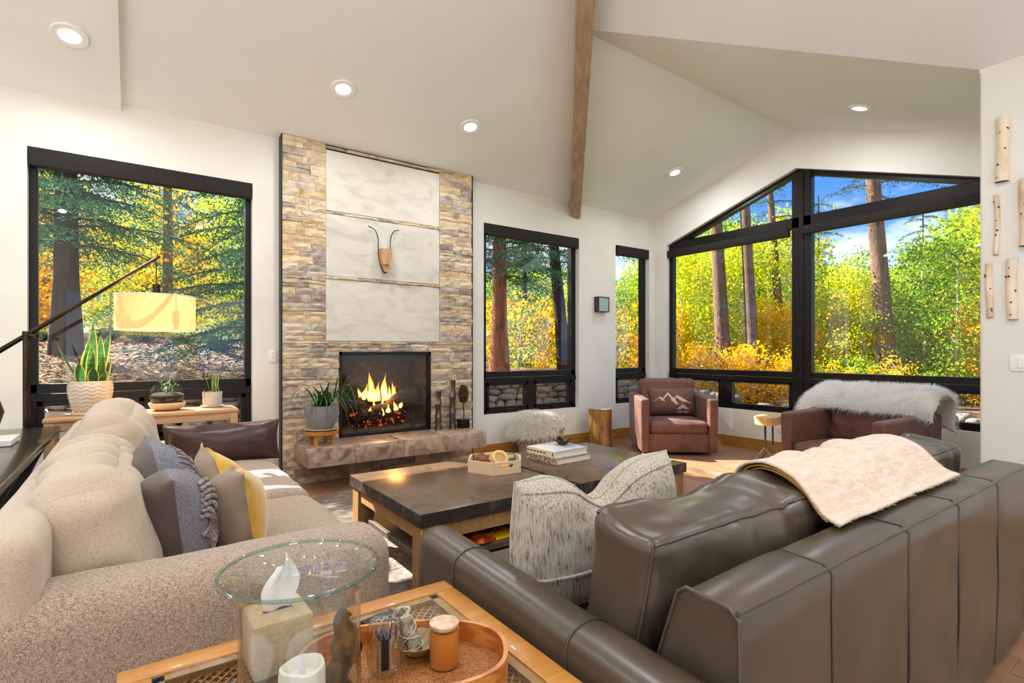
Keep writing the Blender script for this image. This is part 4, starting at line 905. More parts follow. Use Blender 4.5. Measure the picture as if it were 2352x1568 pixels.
def arm(x0, x1, name='arm'):
    n = 30; V = []; cs = []
    w = (x1 - x0)
    for k in range(9):
        a = PI * k / 8; cs.append((x0 + w / 2 - (w / 2) * math.cos(a) * 1.0, 0.58 + 0.045 * math.sin(a)))
    sect = [(x0 + 0.008, 0.05), (x0, 0.30)] + cs + [(x1, 0.30), (x1 - 0.008, 0.05)]
    for i in range(n + 1):
        t_ = i / n; y_ = 0.55 + 1.15 * t_; e = 1.0
        k_ = min(t_, 1 - t_) * 1.15 / 0.03
        sh = 0.0 if k_ >= 1 else 0.022 * (1 - math.sqrt(max(0, 1 - (1 - k_) ** 2)))
        for x_, z_ in sect:
            zz = z_ + (0.028 * (t_ - 0.5) if z_ > 0.5 else 0) - (sh if z_ > 0.4 else 0)
            V.append((x_ + (sh if x_ < (x0 + x1) / 2 else -sh) + 0.002 * nz((x_, y_, z_), 5, 8), y_, zz))
    m = len(sect); Fc = [(i * m + k, i * m + (k + 1) % m, (i + 1) * m + (k + 1) % m, (i + 1) * m + k) for i in range(n) for k in range(m)] + [tuple(range(m)), tuple(n * m + k for k in range(m))]
    return fixn(V, Fc), sect
for x0, x1 in ((0.795, 0.93), (3.225, 3.36)):
    vf, sect = arm(x0, x1); a_ = ob('arm', gl(vf), m_gleather, gs, ang=45)
    for y_ in (0.90, 1.42):
        t_ = (y_ - 0.55) / 1.15
        ob('seam', gl(tube([(q[0] + (-0.001 if q[0] < (x0 + x1) / 2 else 0.001), y_, q[1] + (0.028 * (t_ - 0.5) + 0.001 if q[1] > 0.5 else 0)) for q in sect], 0.0032, 6)), m_pipe, a_)
cush('seat_cushion', (1.50, 1.24, 0.38), (1.13, 1.02, 0.18), m_gleather, gs, (GX, GY), n=22, r=0.05, bulge=(0, 0.01, 0.02), wr=0.006, ws=5, seed=4)
cush('seat_cushion', (2.65, 1.24, 0.38), (1.13, 1.02, 0.18), m_gleather, gs, (GX, GY), n=22, r=0.05, bulge=(0, 0.01, 0.02), wr=0.006, ws=5, seed=14)
def snap(pts, V, off=0.0015):
    P = np.array(V); out = []
    for p in pts:
        d2 = ((P - np.array(p)) ** 2).sum(1); k = np.argsort(d2)[:3]; w = 1 / (d2[k] + 1e-6); out.append((P[k] * w[:, None]).sum(0) / w.sum())
    out = np.array(out); sm_ = out.copy()
    for i in range(1, len(out) - 1): sm_[i] = (out[i - 1] + 2 * out[i] + out[i + 1]) / 4
    return [tuple(q * (1 + off / max(1e-6, np.linalg.norm(q[1:])))) for q in sm_]
for x0, x1, sd in ((0.935, 2.03, 3), (2.045, 3.10, 13)):
    cx_ = (x0 + x1) / 2; hw, hd_, hh = (x1 - x0) / 2, 0.10, 0.20
    v, f = cushion(x1 - x0, 0.20, 0.40, n=44, r=0.035, bulge=(0.01, 0.045, 0.004), wr=0.020, ws=5, seed=sd, fold=0.014, fdir=(0.95, 0.2, 0.5), ff=40)
    c = ob('back_cushion', (v, f), m_gleather, gs, (cx_ - GX, 0.895 - GY, 0.640), (R(10), 0, 0), ang=None)
    for yy in (-hd_ + 0.008, hd_ - 0.008):
        ob('seam', tube(snap([((-1 + q / 30) * (hw - 0.012), yy, hh - 0.006) for q in range(61)], v), 0.0042, 6), m_pipe, c)
    ob('seam', tube(snap([(-hw + 0.008, -hd_ + 0.008, -hh + 0.02 + 0.37 * q / 20) for q in range(21)], v), 0.004, 6), m_pipe, c)
for x_, y_ in ((0.9, 0.66), (3.26, 0.66), (0.9, 1.62), (3.26, 1.62)): ob('foot', gl(box(x_ - 0.025, x_ + 0.025, y_ - 0.025, y_ + 0.025, 0, 0.065, 0.003, 1)), m_blackwood, gs)
# tweed pillow on the leather sofa
tp = thing('tweed_pillow', 'large cream and black tweed pillow with a centre dent on the leather sofa', 'pillow', (1.215, 1.215, 0.478)); tp.rotation_euler = (R(6), R(-6), R(-14))
st_ = pillow_fn(0.60, 0.42, 0.21, ear=0.025, chop=0.10, chopw=0.32, wr=0.012, seed=8, pw=0.42, ex=4.0)
ob('cover', pillow_vf(st_, 50), m_tweed, tp, ang=None)
ob('seam', tube([Vector(p) + Vector((0, 0, 0.0)) for p in edge_loop(st_, 30)], 0.0045, 6), m_tweed, tp)
ob('seam', tube([on_face(st_, u, -0.25 + 0.05 * math.sin(u * 2), -1, 0.004) for u in np.linspace(-0.95, 0.95, 30)], 0.006, 6), m_tweed, tp)
ob('seam', tube([on_face(st_, u, 0.90, -1, 0.003) for u in np.linspace(-0.95, 0.95, 30)], 0.004, 6), m_tweed, tp)
# wool throw over the back cushions
th = thing('wool_throw', 'folded pale rose wool throw with ochre lining draped over the leather sofa cushions', 'throw', (2.14, 0.80, 0.76))
def throw_layer(x0, x1, lift, shrink, n=70, m=34, hem=1.0):
    V = []
    prof = smooth_path([(0, 1.035 - shrink, 0.76), (0, 1.005 - shrink * .5, 0.825), (0, 0.93, 0.852), (0, 0.85, 0.850), (0, 0.785, 0.825), (0, 0.735, 0.782), (0, 0.70, 0.764), (0, 0.655, 0.7595)], 6)
    prof = [prof[int(round(i * hem * (len(prof) - 1) / (m - 1)))] for i in range(m)]
    for i in range(n):
        t_ = i / (n - 1); x_ = x0 + (x1 - x0) * t_
        for j, p in enumerate(prof):
            s_ = j / (m - 1); wv = 0.010 * nz((x_, p.y * 2, p.z), 5, 2) + 0.026 * math.exp(-((t_ - 0.56 + 0.12 * s_) / 0.025) ** 2) * -(1 - s_) + 0.014 * math.exp(-((t_ - 0.66 + 0.10 * s_) / 0.04) ** 2) + 0.010 * math.exp(-((t_ - 0.30 + 0.2 * s_) / 0.05) ** 2) + 0.003 * math.sin(x_ * 30 + s_ * 4) * (1 - s_)
            dip = -0.03 * math.exp(-((x_ - 2.04) / 0.06) ** 2) * (1 - s_)
            V.append((x_ - 0.11 * s_ + 0.05 * s_ * t_ - 2.14, p.y + wv * 0.3 - 0.80, p.z + lift * (1 - 0.75 * s_ ** 3) + max(wv, -0.02) * 0.8 * (1 - 0.85 * s_ ** 2) + dip - 0.76))
    return V, grid_faces(n, m)
def solid(vf, th_):
    """give an open sheet thickness by offsetting along vertex normals"""
    me = mesh_of('tmp', *vf); nv_ = [Vector(q.normal) for q in me.vertices]; V0 = [Vector(p) for p in vf[0]]; n0 = len(V0); F0 = list(vf[1])
    cnt = {}
    for q in F0:
        for i in range(len(q)):
            e_ = (q[i], q[(i + 1) % len(q)]); cnt[e_] = 1
    brd = [e_ for e_ in cnt if (e_[1], e_[0]) not in cnt]; bpy.data.meshes.remove(me)
    V1 = [tuple(p) for p in V0] + [tuple(p - nv_[i] * th_) for i, p in enumerate(V0)]
    return V1, F0 + [tuple(i + n0 for i in reversed(q)) for q in F0] + [(b_, a_, a_ + n0, b_ + n0) for a_, b_ in brd]
top = throw_layer(1.68, 2.66, 0.030, 0.0); ob('upper_layer', solid(top, 0.008), m_throw, th, ang=None)
ob('lower_layer', solid(throw_layer(1.695, 2.60, 0.018, 0.02, hem=0.88), 0.005), m_trim, th, ang=None)
ob('lower_layer', solid(throw_layer(1.705, 2.58, 0.007, 0.03, hem=0.84), 0.005), m_trim, th, ang=None)
idx = rng.integers(0, len(top[0]), 12000); pts = [top[0][k] for k in idx]
pts = [(p[0] + rng.normal(0, 0.006), p[1] + rng.normal(0, 0.003), p[2] + 0.003) for p in pts]
nr = [(0, -0.4, 0.9)] * len(pts)
o = ob('nap', fur(pts, nr, 0.014, 0.0013, lean=(0.6, -0.3, 0), curl=0.5, seed=5), m_throw, th, smooth=False); o['kind'] = 'stuff'
# ------------------------------------------------------------------ armchairs
def make_chair(label):
    W, D = 0.92, 0.92; t = thing('swivel_armchair', label, 'armchair')
    ob('swivel_base', lathe([(0, 0), (0.26, 0), (0.26, 0.035), (0.24, 0.045), (0, 0.045)], 32), m_blackwood, t)
    ob('base', box(-W / 2 + 0.10, W / 2 - 0.10, -D / 2 + 0.035, D / 2 - 0.03, 0.04, 0.262, 0.012, 3), m_brown, t)
    for s_ in (-1, 1):
        v, f = box(min(s_ * W / 2, s_ * (W / 2 - 0.112)), max(s_ * W / 2, s_ * (W / 2 - 0.112)), -D / 2, D / 2 - 0.02, 0.04, 0.68, 0.028, 4)
        v = [(x + (0.0 if abs(x) < W / 2 - 0.06 else -s_ * 0.015 * max(0, (0.3 - z) / 0.3)), y, z + (0.025 * (y / D + 0.5) if z > 0.4 else 0)) for x, y, z in v]
        ob('arm', (v, f), m_brown, t)
    ob('back_frame', box(-W / 2 + 0.02, W / 2 - 0.02, D / 2 - 0.17, D / 2, 0.04, 0.72, 0.05, 4), m_brown, t)
    v, f = cushion(W - 0.235, 0.74, 0.150, n=20, r=0.05, bulge=(0, 0.012, 0.014), wr=0.006, ws=6, seed=6); ob('seat_cushion', (v, f), m_brown, t, (0, -D / 2 + 0.375, 0.335), ang=None)
    v, f = cushion(W - 0.20, 0.21, 0.50, n=26, r=0.06, bulge=(0, 0.03, 0.012), wr=0.010, ws=7, seed=9, fold=0.006, fdir=(0.9, 0, 0.5), ff=44); ob('back_cushion', (v, f), m_brown, t, (0, D / 2 - 0.215, 0.635), (R(-9), 0, 0), ang=None)
    return t
ch1 = make_chair('brown leather swivel armchair in the room corner holding a mountain-print pillow')
ch1.location = (5.56, 4.30, 0); ch1.rotation_euler = (0, 0, R(-39))
ch2 = copy_tree(ch1); ch2.location = (5.36, 2.07, 0); ch2.rotation_euler = (0, 0, R(-98)); ch2['label'] = 'brown leather armchair under the gable window with white fur over its back'
for c_ in (ch1, ch2): c_['group'] = 'brown leather armchairs by the gable window'
# mountain pillow on the corner armchair
mp = thing('printed_pillow', 'brown pillow printed with pale mountain peaks and a chalet on the corner armchair', 'pillow')
cr_, sr_ = math.cos(R(-39)), math.sin(R(-39))
def on_chair(x, y): return (5.56 + x * cr_ - y * sr_, 4.30 + x * sr_ + y * cr_)
mx_, my_ = on_chair(0.035, 0.045); mp.location = (mx_, my_, 0.43); mp.rotation_euler = (R(-14), 0, R(-39))
sm = pillow_fn(0.60, 0.36, 0.17, ear=0.06, wr=0.007, seed=4, pw=0.55); ob('cover', pillow_vf(sm, 34), m_brown, mp, ang=None)
def decal(poly, name, mat, surf, par, w, h, lift=0.003):
    """print: polygon in picture coords (0..1, 0..1) laid on the pillow front"""
    tri = tessellate_polygon([[Vector((a, b, 0)) for a, b in poly]]); bm = bmesh.new(); vs = [bm.verts.new((a, b, 0)) for a, b in poly]
    for q in tri:
        try: bm.faces.new([vs[i] for i in q])
        except ValueError: pass
    bmesh.ops.subdivide_edges(bm, edges=list(bm.edges), cuts=4, use_grid_fill=True); bmesh.ops.triangulate(bm, faces=list(bm.faces)); bm.verts.index_update()
    v = [tuple(on_face(surf, p.co.x * 2 - 1, p.co.y * 2 - 1, -1, lift)) for p in bm.verts]; f = [tuple(q.index for q in fc.verts) for fc in bm.faces]; bm.free()
    return ob(name, (v, f), mat, par, ang=None)
peaks = [(0.06, 0.50), (0.13, 0.53), (0.22, 0.64), (0.28, 0.58), (0.39, 0.80), (0.47, 0.66), (0.53, 0.58), (0.59, 0.71), (0.70, 0.60), (0.84, 0.45), (0.95, 0.38), (0.82, 0.42), (0.73, 0.47), (0.735, 0.43), (0.64, 0.53), (0.585, 0.63), (0.55, 0.53), (0.62, 0.33), (0.565, 0.37), (0.555, 0.33), (0.50, 0.46), (0.475, 0.44), (0.44, 0.62), (0.385, 0.70), (0.29, 0.53), (0.33, 0.44), (0.26, 0.50), (0.255, 0.47), (0.205, 0.59), (0.13, 0.50)]
decal(peaks, 'mountain_print', m_mtn, sm, mp, 0.6, 0.36)
for poly in ([(0.56, 0.17), (0.71, 0.36), (0.86, 0.17), (0.835, 0.17), (0.71, 0.325), (0.585, 0.17)], [(0.61, 0.175), (0.71, 0.305), (0.81, 0.175), (0.75, 0.175), (0.75, 0.215), (0.67, 0.215), (0.67, 0.175)], [(0.59, 0.045), (0.59, 0.11), (0.83, 0.11), (0.83, 0.045), (0.82, 0.045), (0.82, 0.09), (0.60, 0.09), (0.60, 0.045)], [(0.64, 0.045), (0.64, 0.085), (0.66, 0.085), (0.66, 0.045)], [(0.74, 0.06), (0.74, 0.085), (0.79, 0.085), (0.79, 0.06)]):
    decal(poly, 'chalet_print', m_mtn, sm, mp, 0.6, 0.36)
# white fur over the second armchair's back
fz = thing('white_sheepskin', 'long white sheepskin draped over the back of an armchair by the gable window', 'fur throw', (5.36, 2.07, 0)); fz.rotation_euler = (0, 0, R(-98))
prof = smooth_path([(0, 0.06, 0.70), (0, 0.10, 0.80), (0, 0.20, 0.895), (0, 0.32, 0.915), (0, 0.44, 0.86), (0, 0.495, 0.72), (0, 0.505, 0.58)], 6); nn_, mm_ = 44, len(prof); V = []
for i in range(nn_):
    t_ = i / (nn_ - 1); x_ = -0.66 + 1.20 * t_; over = max(0, abs(x_) - 0.42)
    for j, p in enumerate(prof):
        s_ = j / (mm_ - 1); lift = 0.02 * nz((x_, p.y, p.z), 5, 3) - 1.15 * over ** 1.5
        yy = p.y + (0.18 * over * (1 if s_ < 0.5 else -0.8)); sh = 1 + 0.05 * nz((0, s_ * 3, 0), 2, 6)
        V.append((x_ * sh, yy, p.z + 0.012 + lift))
hv = (V, grid_faces(nn_, mm_)); ob('hide', solid(hv, 0.006), m_hide, fz, ang=None)
me = mesh_of('tmp', *hv); pts, nr = [], []
nv = np.array([tuple(q.normal) for q in me.vertices]); vv = np.array(V); flip = 1 if np.mean(nv[:, 2]) > 0 else -1
for k in range(22000):
    i = rng.integers(0, nn_ - 1); j = rng.integers(0, mm_ - 1); a, b = rng.random(2); k0 = i * mm_ + j
    p = vv[k0] * (1 - a) * (1 - b) + vv[k0 + mm_] * a * (1 - b) + vv[k0 + 1] * (1 - a) * b + vv[k0 + mm_ + 1] * a * b
    pts.append(tuple(p)); nr.append(tuple(nv[k0] * flip))
bpy.data.meshes.remove(me)
o = ob('wool', fur(pts, nr, 0.075, 0.0030, lean=(0, -0.25, -0.35), curl=0.32, seed=8), m_fur_w, fz, smooth=False); o['kind'] = 'stuff'
# ------------------------------------------------------------------ rug and coffee tables
rug = thing('patchwork_rug', 'grey-brown patchwork hide rug under the coffee tables', 'rug', (2.1, 3.05, 0))
RX0, RX1, RY0, RY1 = 0.78, 3.42, 1.48, 4.62
ob('backing', box(RX0 - 2.1, RX1 - 2.1, RY0 - 3.05, RY1 - 3.05, 0.0005, 0.006), m_mortar, rug, smooth=False)
nx_, ny_ = 6, 7; tw, tl = (RX1 - RX0) / nx_, (RY1 - RY0) / ny_
patch_me = mesh_of('hide_patch', *box(0.002, tw - 0.002, 0.002, tl - 0.002, 0.004, 0.0115, 0.002, 1)); patch_me.materials.append(m_hiderug)
for i in range(nx_):
    for j in range(ny_): link('hide_patch', patch_me, None, rug, (RX0 + i * tw - 2.1, RY0 + j * tl - 3.05, 0))
def coffee_table(label, x0, x1, y0, y1):
    cx_, cy_ = (x0 + x1) / 2, (y0 + y1) / 2; t = thing('coffee_table', label, 'coffee table', (cx_, cy_, 0.0115), group='pair of stone-topped coffee tables')
    w, d = (x1 - x0) / 2, (y1 - y0) / 2; T = 0.46 - 0.0115; L = 0.105; ap = 0.085
    ob('stone_top', box(-w, w, -d, d, T - 0.068, T, 0.004, 2), m_ctop, t)
    ob('edge_band', wall_poly(rect(-w - 0.0008, w + 0.0008, -d - 0.0008, d + 0.0008), [rect(-w + 0.006, w - 0.006, -d + 0.006, d - 0.006)], T - 0.0665, T - 0.0035, 'z'), m_cedge, t, smooth=False)
    i = 0.012
    for sx in (-1, 1):
        for sy in (-1, 1):
            a0, a1 = sorted((sx * (w - i), sx * (w - i - L))); b0, b1 = sorted((sy * (d - i), sy * (d - i - L)))
            ob('leg', box(a0, a1, b0, b1, 0, T - 0.068, 0.004, 1), m_oak, t)
    for s_ in (-1, 1):
        a0, a1 = sorted((s_ * (w - i - 0.012), s_ * (w - i - 0.04))); ob('apron', box(a0, a1, -d + i + L, d - i - L, T - 0.068 - ap, T - 0.068, 0.003, 1), m_oak, t)
        b0, b1 = sorted((s_ * (d - i - 0.012), s_ * (d - i - 0.04))); ob('apron', box(-w + i + L, w - i - L, b0, b1, T - 0.068 - ap, T - 0.068, 0.003, 1), m_oak, t)
    ob('shelf', box(-w + 0.05, w - 0.05, -d + 0.05, d - 0.05, 0.165, 0.20, 0.003, 1), m_shelf, t)
    return t
coffee_table('stone-topped oak coffee table carrying the hexagonal tray', 1.12, 2.14, 2.33, 3.35)
coffee_table('stone-topped oak coffee table carrying the stacked art books', 2.165, 3.19, 2.33, 3.35)
def text_mesh(s_, size, mat, parent, loc, rot, bold=False):
    cu = bpy.data.curves.new('lettering', 'FONT'); cu.body = s_; cu.size = size; cu.extrude = 0.0002; cu.offset = 0.0025 if bold else 0
    to = bpy.data.objects.new('lettering_tmp', cu); COL.objects.link(to); dg = bpy.context.evaluated_depsgraph_get(); me = bpy.data.meshes.new_from_object(to.evaluated_get(dg))
    bpy.data.objects.remove(to); me.materials.clear(); return link('lettering', me, mat, parent, loc, rot)
# picture books on the lower shelf
bk = thing('picture_book', 'yellow picture book lettered purr on the lower shelf of the tray table', 'book', (1.62, 2.50, 0.2115), R(4))
ob('cover', box(-0.14, 0.14, -0.10, 0.10, 0, 0.018, 0.002, 1), m_bookyel, bk)
text_mesh('purr', 0.095, m_ink, bk, (-0.06, 0.005, 0.0186), (0, 0, 0), True)
ob('ink_drawing', tube(smooth_path([(-0.02, -0.07, 0.0188), (0.04, -0.03, 0.0188), (0.09, -0.045, 0.0188), (0.10, -0.08, 0.0188)], 8), [0.0012 + 0.004 * math.sin(PI * i / 24) for i in range(25)], 6), m_ink_r, bk)
bk = thing('picture_book', 'red picture book overlapping the yellow one on the lower shelf of the tray table', 'book', (1.475, 2.475, 0.2305), R(4))
ob('cover', box(-0.10, 0.10, -0.12, 0.12, 0, 0.016, 0.002, 1), m_bookred, bk)
text_mesh('oo!', 0.10, m_ink_w, bk, (-0.085, 0.045, 0.0166), (0, 0, 0), True)
# hexagonal tray with its contents
hx = thing('hexagonal_tray', 'blush hexagonal wooden tray with cut-out handles on the coffee table', 'tray', (1.965, 2.945, 0.4605), R(0))
hr, hh, tk = 0.200, 0.080, 0.011
def hexp(r, k): a = R(60 * k - 6); return (r * math.cos(a), r * math.sin(a))
ob('tray_base', prism([hexp(hr - 0.004, k) for k in range(6)], 0.0, 0.010), m_tray, hx, smooth=False)
for k in range(6):
    a, b = Vector(hexp(hr, k)), Vector(hexp(hr, k + 1)); L = (b - a).length; ang = math.atan2(b.y - a.y, b.x - a.x)
    holes = []
    if k in (1, 4):
        sl = []
        for q in range(16):
            an = 2 * PI * q / 16; sl.append((L / 2 + math.copysign(0.035, math.cos(an)) + 0.012 * math.cos(an), 0.052 + 0.012 * math.sin(an)))
        holes = [sl]
    vf = wall_poly([(0, 0), (L, 0), (L, hh), (0, hh)], holes, 0, tk, 'y'); ob('tray_side', xf(vf, (a.x, a.y, 0), (0, 0, ang)), m_tray, hx, smooth=False)
bz = 0.4715
an = thing('burl_nugget', 'polished amber burl nugget in the hexagonal tray', 'ornament', (1.865, 2.97, bz + 0.05))
v, f = cubegrid(8); v = [tuple(Vector(p).normalized() * (0.055 + 0.016 * nz(p, 1.6, 3) + 0.006 * nz(p, 4, 1))) for p in v]; ob('nugget', ([(p[0] * 1.15, p[1], max(p[2] * 0.95, -0.05)) for p in v], f), m_amber, an, ang=None)
def ring(R0, r0):
    v, f = [], []
    for i in range(36):
        a = 2 * PI * i / 36
        for j in range(12):
            b = 2 * PI * j / 12; v.append(((R0 + r0 * math.cos(b)) * math.cos(a), (R0 + r0 * math.cos(b)) * math.sin(a), r0 * math.sin(b)))
            f.append((i * 12 + j, ((i + 1) % 36) * 12 + j, ((i + 1) % 36) * 12 + (j + 1) % 12, i * 12 + (j + 1) % 12))
    return v, f
rgk = thing('wooden_link', 'two interlocked pale wooden rings in the hexagonal tray', 'ornament', (1.99, 2.93, bz))
ob('ring', ring(0.052, 0.0145), m_ring, rgk, (0, -0.01, 0.018), (R(4), 0, 0)); ob('ring', ring(0.048, 0.0145), m_ring, rgk, (0.02, 0.02, 0.055), (R(38), R(-32), R(20)))
rm = thing('remote_control', 'dark remote control with a small screen leaning in the hexagonal tray', 'remote', (2.085, 2.93, bz + 0.028)); rm.rotation_euler = (R(22), R(0), R(-38))
ob('remote_body', box(-0.028, 0.028, -0.075, 0.075, 0.0, 0.016, 0.005, 2), m_remote, rm); ob('screen', box(-0.02, 0.02, 0.02, 0.06, 0.0155, 0.0165), m_screen, rm, smooth=False)
ob('button_pad', box(-0.018, 0.018, -0.05, -0.005, 0.0155, 0.0168), m_black, rm, smooth=False)
# art books and little bronze dish
def book(label, c, w, d, h, z, rz, mc, ms):
    t = thing('art_book', label, 'book', (c[0], c[1], z), rz)
    ob('cover', join(box(-w / 2, w / 2, -d / 2, d / 2, 0, 0.0035), box(-w / 2, w / 2, -d / 2, d / 2, h - 0.0035, h)), mc, t, smooth=False)
    ob('pages', box(-w / 2 + 0.004, w / 2 - 0.006, -d / 2 + 0.006, d / 2 - 0.006, 0.0035, h - 0.0035), m_paper, t, smooth=False); ob('spine', box(-w / 2 - 0.004, -w / 2, -d / 2, d / 2, 0, h, 0.002, 1), ms, t); return t
book('thick art book with a speckled cover lying under the white book', (2.535, 2.955), 0.34, 0.33, 0.044, 0.4605, R(3), m_cover_s, m_cover_s)
t = book('white art book with a snowy cover, on top of the speckled book', (2.53, 2.965), 0.325, 0.30, 0.046, 0.505, R(3), m_cover_w, m_cover_t)
ob('spine_lettering', join(*[box(-0.1675, -0.167, 0.12 - k * 0.035, 0.145 - k * 0.035, 0.02, 0.028) for k in range(6)] + [box(-0.1675, -0.167, -0.135, -0.125, 0.012, 0.034)]), m_ink, t, smooth=False)
ds = thing('bronze_dish', 'small wavy bronze dish on the white art book', 'dish', (2.60, 2.985, 0.5515))
V = []; nr_, ns = 8, 48
for i in range(nr_):
    t_ = i / (nr_ - 1)
    for k in range(ns):
        a = 2 * PI * k / ns; wv = 1 + 0.16 * t_ * t_ * math.cos(5 * a); V.append(((0.018 + 0.052 * t_) * wv * math.cos(a), (0.018 + 0.052 * t_) * wv * math.sin(a), 0.003 + 0.036 * t_ ** 1.6 * (1 + 0.25 * math.cos(5 * a))))
Fc = [(i * ns + k, i * ns + (k + 1) % ns, (i + 1) * ns + (k + 1) % ns, (i + 1) * ns + k) for i in range(nr_ - 1) for k in range(ns)] + [tuple(range(ns - 1, -1, -1))]
ob('bowl', solid((V, Fc), 0.003), m_bronze, ds, ang=60)
# ------------------------------------------------------------------ end table with woven cane under glass
EX0, EX1, EY0, EY1, EZ = -0.033, 0.772, 0.60, 1.434, 0.55
et = thing('cane_end_table', 'honey wood end table with woven cane under a glass top', 'end table', (0.37, 1.02, 0)); ex, ey = (EX1 - EX0) / 2, (EY1 - EY0) / 2
fw = 0.062
for nm, b in (('frame_rail', (-ex, ex, ey - fw, ey)), ('frame_rail', (-ex, ex, -ey, -ey + fw)), ('frame_rail', (-ex, -ex + fw, -ey + fw, ey - fw)), ('frame_rail', (ex - fw, ex, -ey + fw, ey - fw))): ob(nm, box(*b, EZ - 0.06, EZ, 0.005, 2), m_honey, et)
ob('inner_lip', join(box(-ex + fw, ex - fw, ey - fw - 0.022, ey - fw, EZ - 0.045, EZ - 0.006), box(-ex + fw, ex - fw, -ey + fw, -ey + fw + 0.022, EZ - 0.045, EZ - 0.006), box(-ex + fw, -ex + fw + 0.022, -ey + fw, ey - fw, EZ - 0.045, EZ - 0.006), box(ex - fw - 0.022, ex - fw, -ey + fw, ey - fw, EZ - 0.045, EZ - 0.006)), m_oak, et, smooth=False)
for sx in (-1, 1):
    for sy in (-1, 1):
        a0, a1 = sorted((sx * ex, sx * (ex - 0.055))); b0, b1 = sorted((sy * ey, sy * (ey - 0.055))); ob('leg', box(a0, a1, b0, b1, 0, EZ - 0.06, 0.005, 1), m_honey, et)
cane = []; pitch = 0.0175; wx, wy = ex - fw - 0.02, ey - fw - 0.02
k = 0; q = -(wx + wy)
c45 = math.cos(R(20)); 
def strips(ang, zoff):
    d = Vector((math.cos(ang), math.sin(ang))); n = Vector((-d.y, d.x)); out = []
    s_ = -(wx + wy)
    while s_ < wx + wy:
        # clip the line s_*n + t*d to the rectangle
        t0, t1 = -9.0, 9.0
        for ax, w in ((0, wx), (1, wy)):
            p = n[ax] * s_; dd = d[ax]
            if abs(dd) < 1e-9:
                if abs(p) > w: t0, t1 = 1, 0
            else:
                ta, tb = sorted(((-w - p) / dd, (w - p) / dd)); t0, t1 = max(t0, ta), min(t1, tb)
        if t1 - t0 > 0.01:
            a = n * s_ + d * t0; b = n * s_ + d * t1; hw = n * 0.0022
            out.append(([(a.x - hw.x, a.y - hw.y, zoff - 0.008), (b.x - hw.x, b.y - hw.y, zoff - 0.008), (b.x + hw.x, b.y + hw.y, zoff - 0.008), (a.x + hw.x, a.y + hw.y, zoff - 0.008), (a.x - hw.x, a.y - hw.y, zoff), (b.x - hw.x, b.y - hw.y, zoff), (b.x + hw.x, b.y + hw.y, zoff), (a.x + hw.x, a.y + hw.y, zoff)], box(0, 1, 0, 1, 0, 1)[1]))
        s_ += pitch
    return out
o = ob('cane_webbing', join(*(strips(R(45), EZ - 0.018) + strips(R(-45), EZ - 0.021))), m_cane, et, smooth=False); o['kind'] = 'stuff'
ob('cane_tray', box(-ex + fw, ex - fw, -ey + fw, ey - fw, EZ - 0.058, EZ - 0.046), m_cane, et, smooth=False)
ob('glass_top', box(-ex + fw - 0.004, ex - fw + 0.004, -ey + fw - 0.004, ey - fw + 0.004, EZ - 0.008, EZ - 0.002), m_pane, et, smooth=False)
EZT = EZ + 0.0005
# hurricane vase
hv_ = thing('hurricane_vase', 'tall clear glass hurricane vase with a flared rim on the cane table', 'vase', (0.222, 0.905, EZT))
prof = smooth_path([(0.075, 0, 0.002), (0.088, 0, 0.03), (0.094, 0, 0.12), (0.0935, 0, 0.21), (0.094, 0, 0.28), (0.100, 0, 0.315), (0.113, 0, 0.338), (0.122, 0, 0.346)], 5)
V, Fc = lathe([(p.x, p.z) for p in prof] + [(p.x - 0.0035, p.z) for p in prof[::-1]], 64, False); ob('vase_wall', (V, Fc), m_vase, hv_, ang=None)
ob('vase_foot', lathe([(0, 0.0), (0.074, 0.0), (0.078, 0.004), (0.078, 0.010), (0, 0.010)], 48), m_vase, hv_)
ob('vase_rim', [([(p[0], p[1], p[2] + 0.346) for p in ring(0.1225, 0.0032)[0]]), ring(0.1225, 0.0032)[1]], m_rimglass, hv_, ang=None)
cd = thing('pillar_candle', 'ivory pillar candle with a melted rim inside the glass hurricane vase', 'candle', (0.222, 0.900, EZT + 0.0105))
V = []; ns = 40
pr = [(0, 0), (0.034, 0), (0.036, 0.004), (0.036, 0.165), (0.0345, 0.176), (0.030, 0.178), (0.026, 0.170), (0.022, 0.160), (0.0, 0.156)]
for r_, z_ in pr:
    for k in range(ns):
        a = 2 * PI * k / ns; V.append((r_ * math.cos(a), r_ * math.sin(a), z_ + (0.0022 * math.sin(2 * a + 0.5) + 0.0008 * math.sin(5 * a) if z_ > 0.165 else 0)))
ob('wax', (V, lathe(pr, ns)[1]), m_candle, cd)
ob('flame_tip', tube([(0, 0, 0.155), (0, 0, 0.165), (0.001, 0, 0.180), (0, 0, 0.195)], [0.0035, 0.0055, 0.0035, 0.0006], 10), m_wick, cd)
# tissue box
tb = thing('tissue_box', 'square linen-covered tissue box behind the glass vase', 'tissue box', (0.262, 1.281, EZT), R(2)); hb = 0.062
ob('box_cover', box(-hb, hb, -hb, hb, 0, 0.116, 0.006, 2), m_boxcover, tb)
ob('slot', box(-0.03, 0.03, -0.006, 0.006, 0.1155, 0.1168), m_slot, tb, smooth=False)
V = []; n1, n2 = 12, 10
for i in range(n1):
    t_ = i / (n1 - 1)
    for j in range(n2):
        s_ = j / (n2 - 1) - 0.5; w = 0.035 + 0.042 * math.sin(PI * min(1, t_ * 0.9 + 0.1)); z_ = 0.115 + 0.125 * t_ - 0.03 * t_ * abs(s_ * 2) ** 1.5
        V.append((s_ * w + 0.018 * t_, 0.022 * math.sin(s_ * 7) * (0.3 + t_) + 0.008 * math.sin(t_ * 5), z_))
ob('tissue', (V, grid_faces(n1, n2)), m_tissue, tb, ang=None)
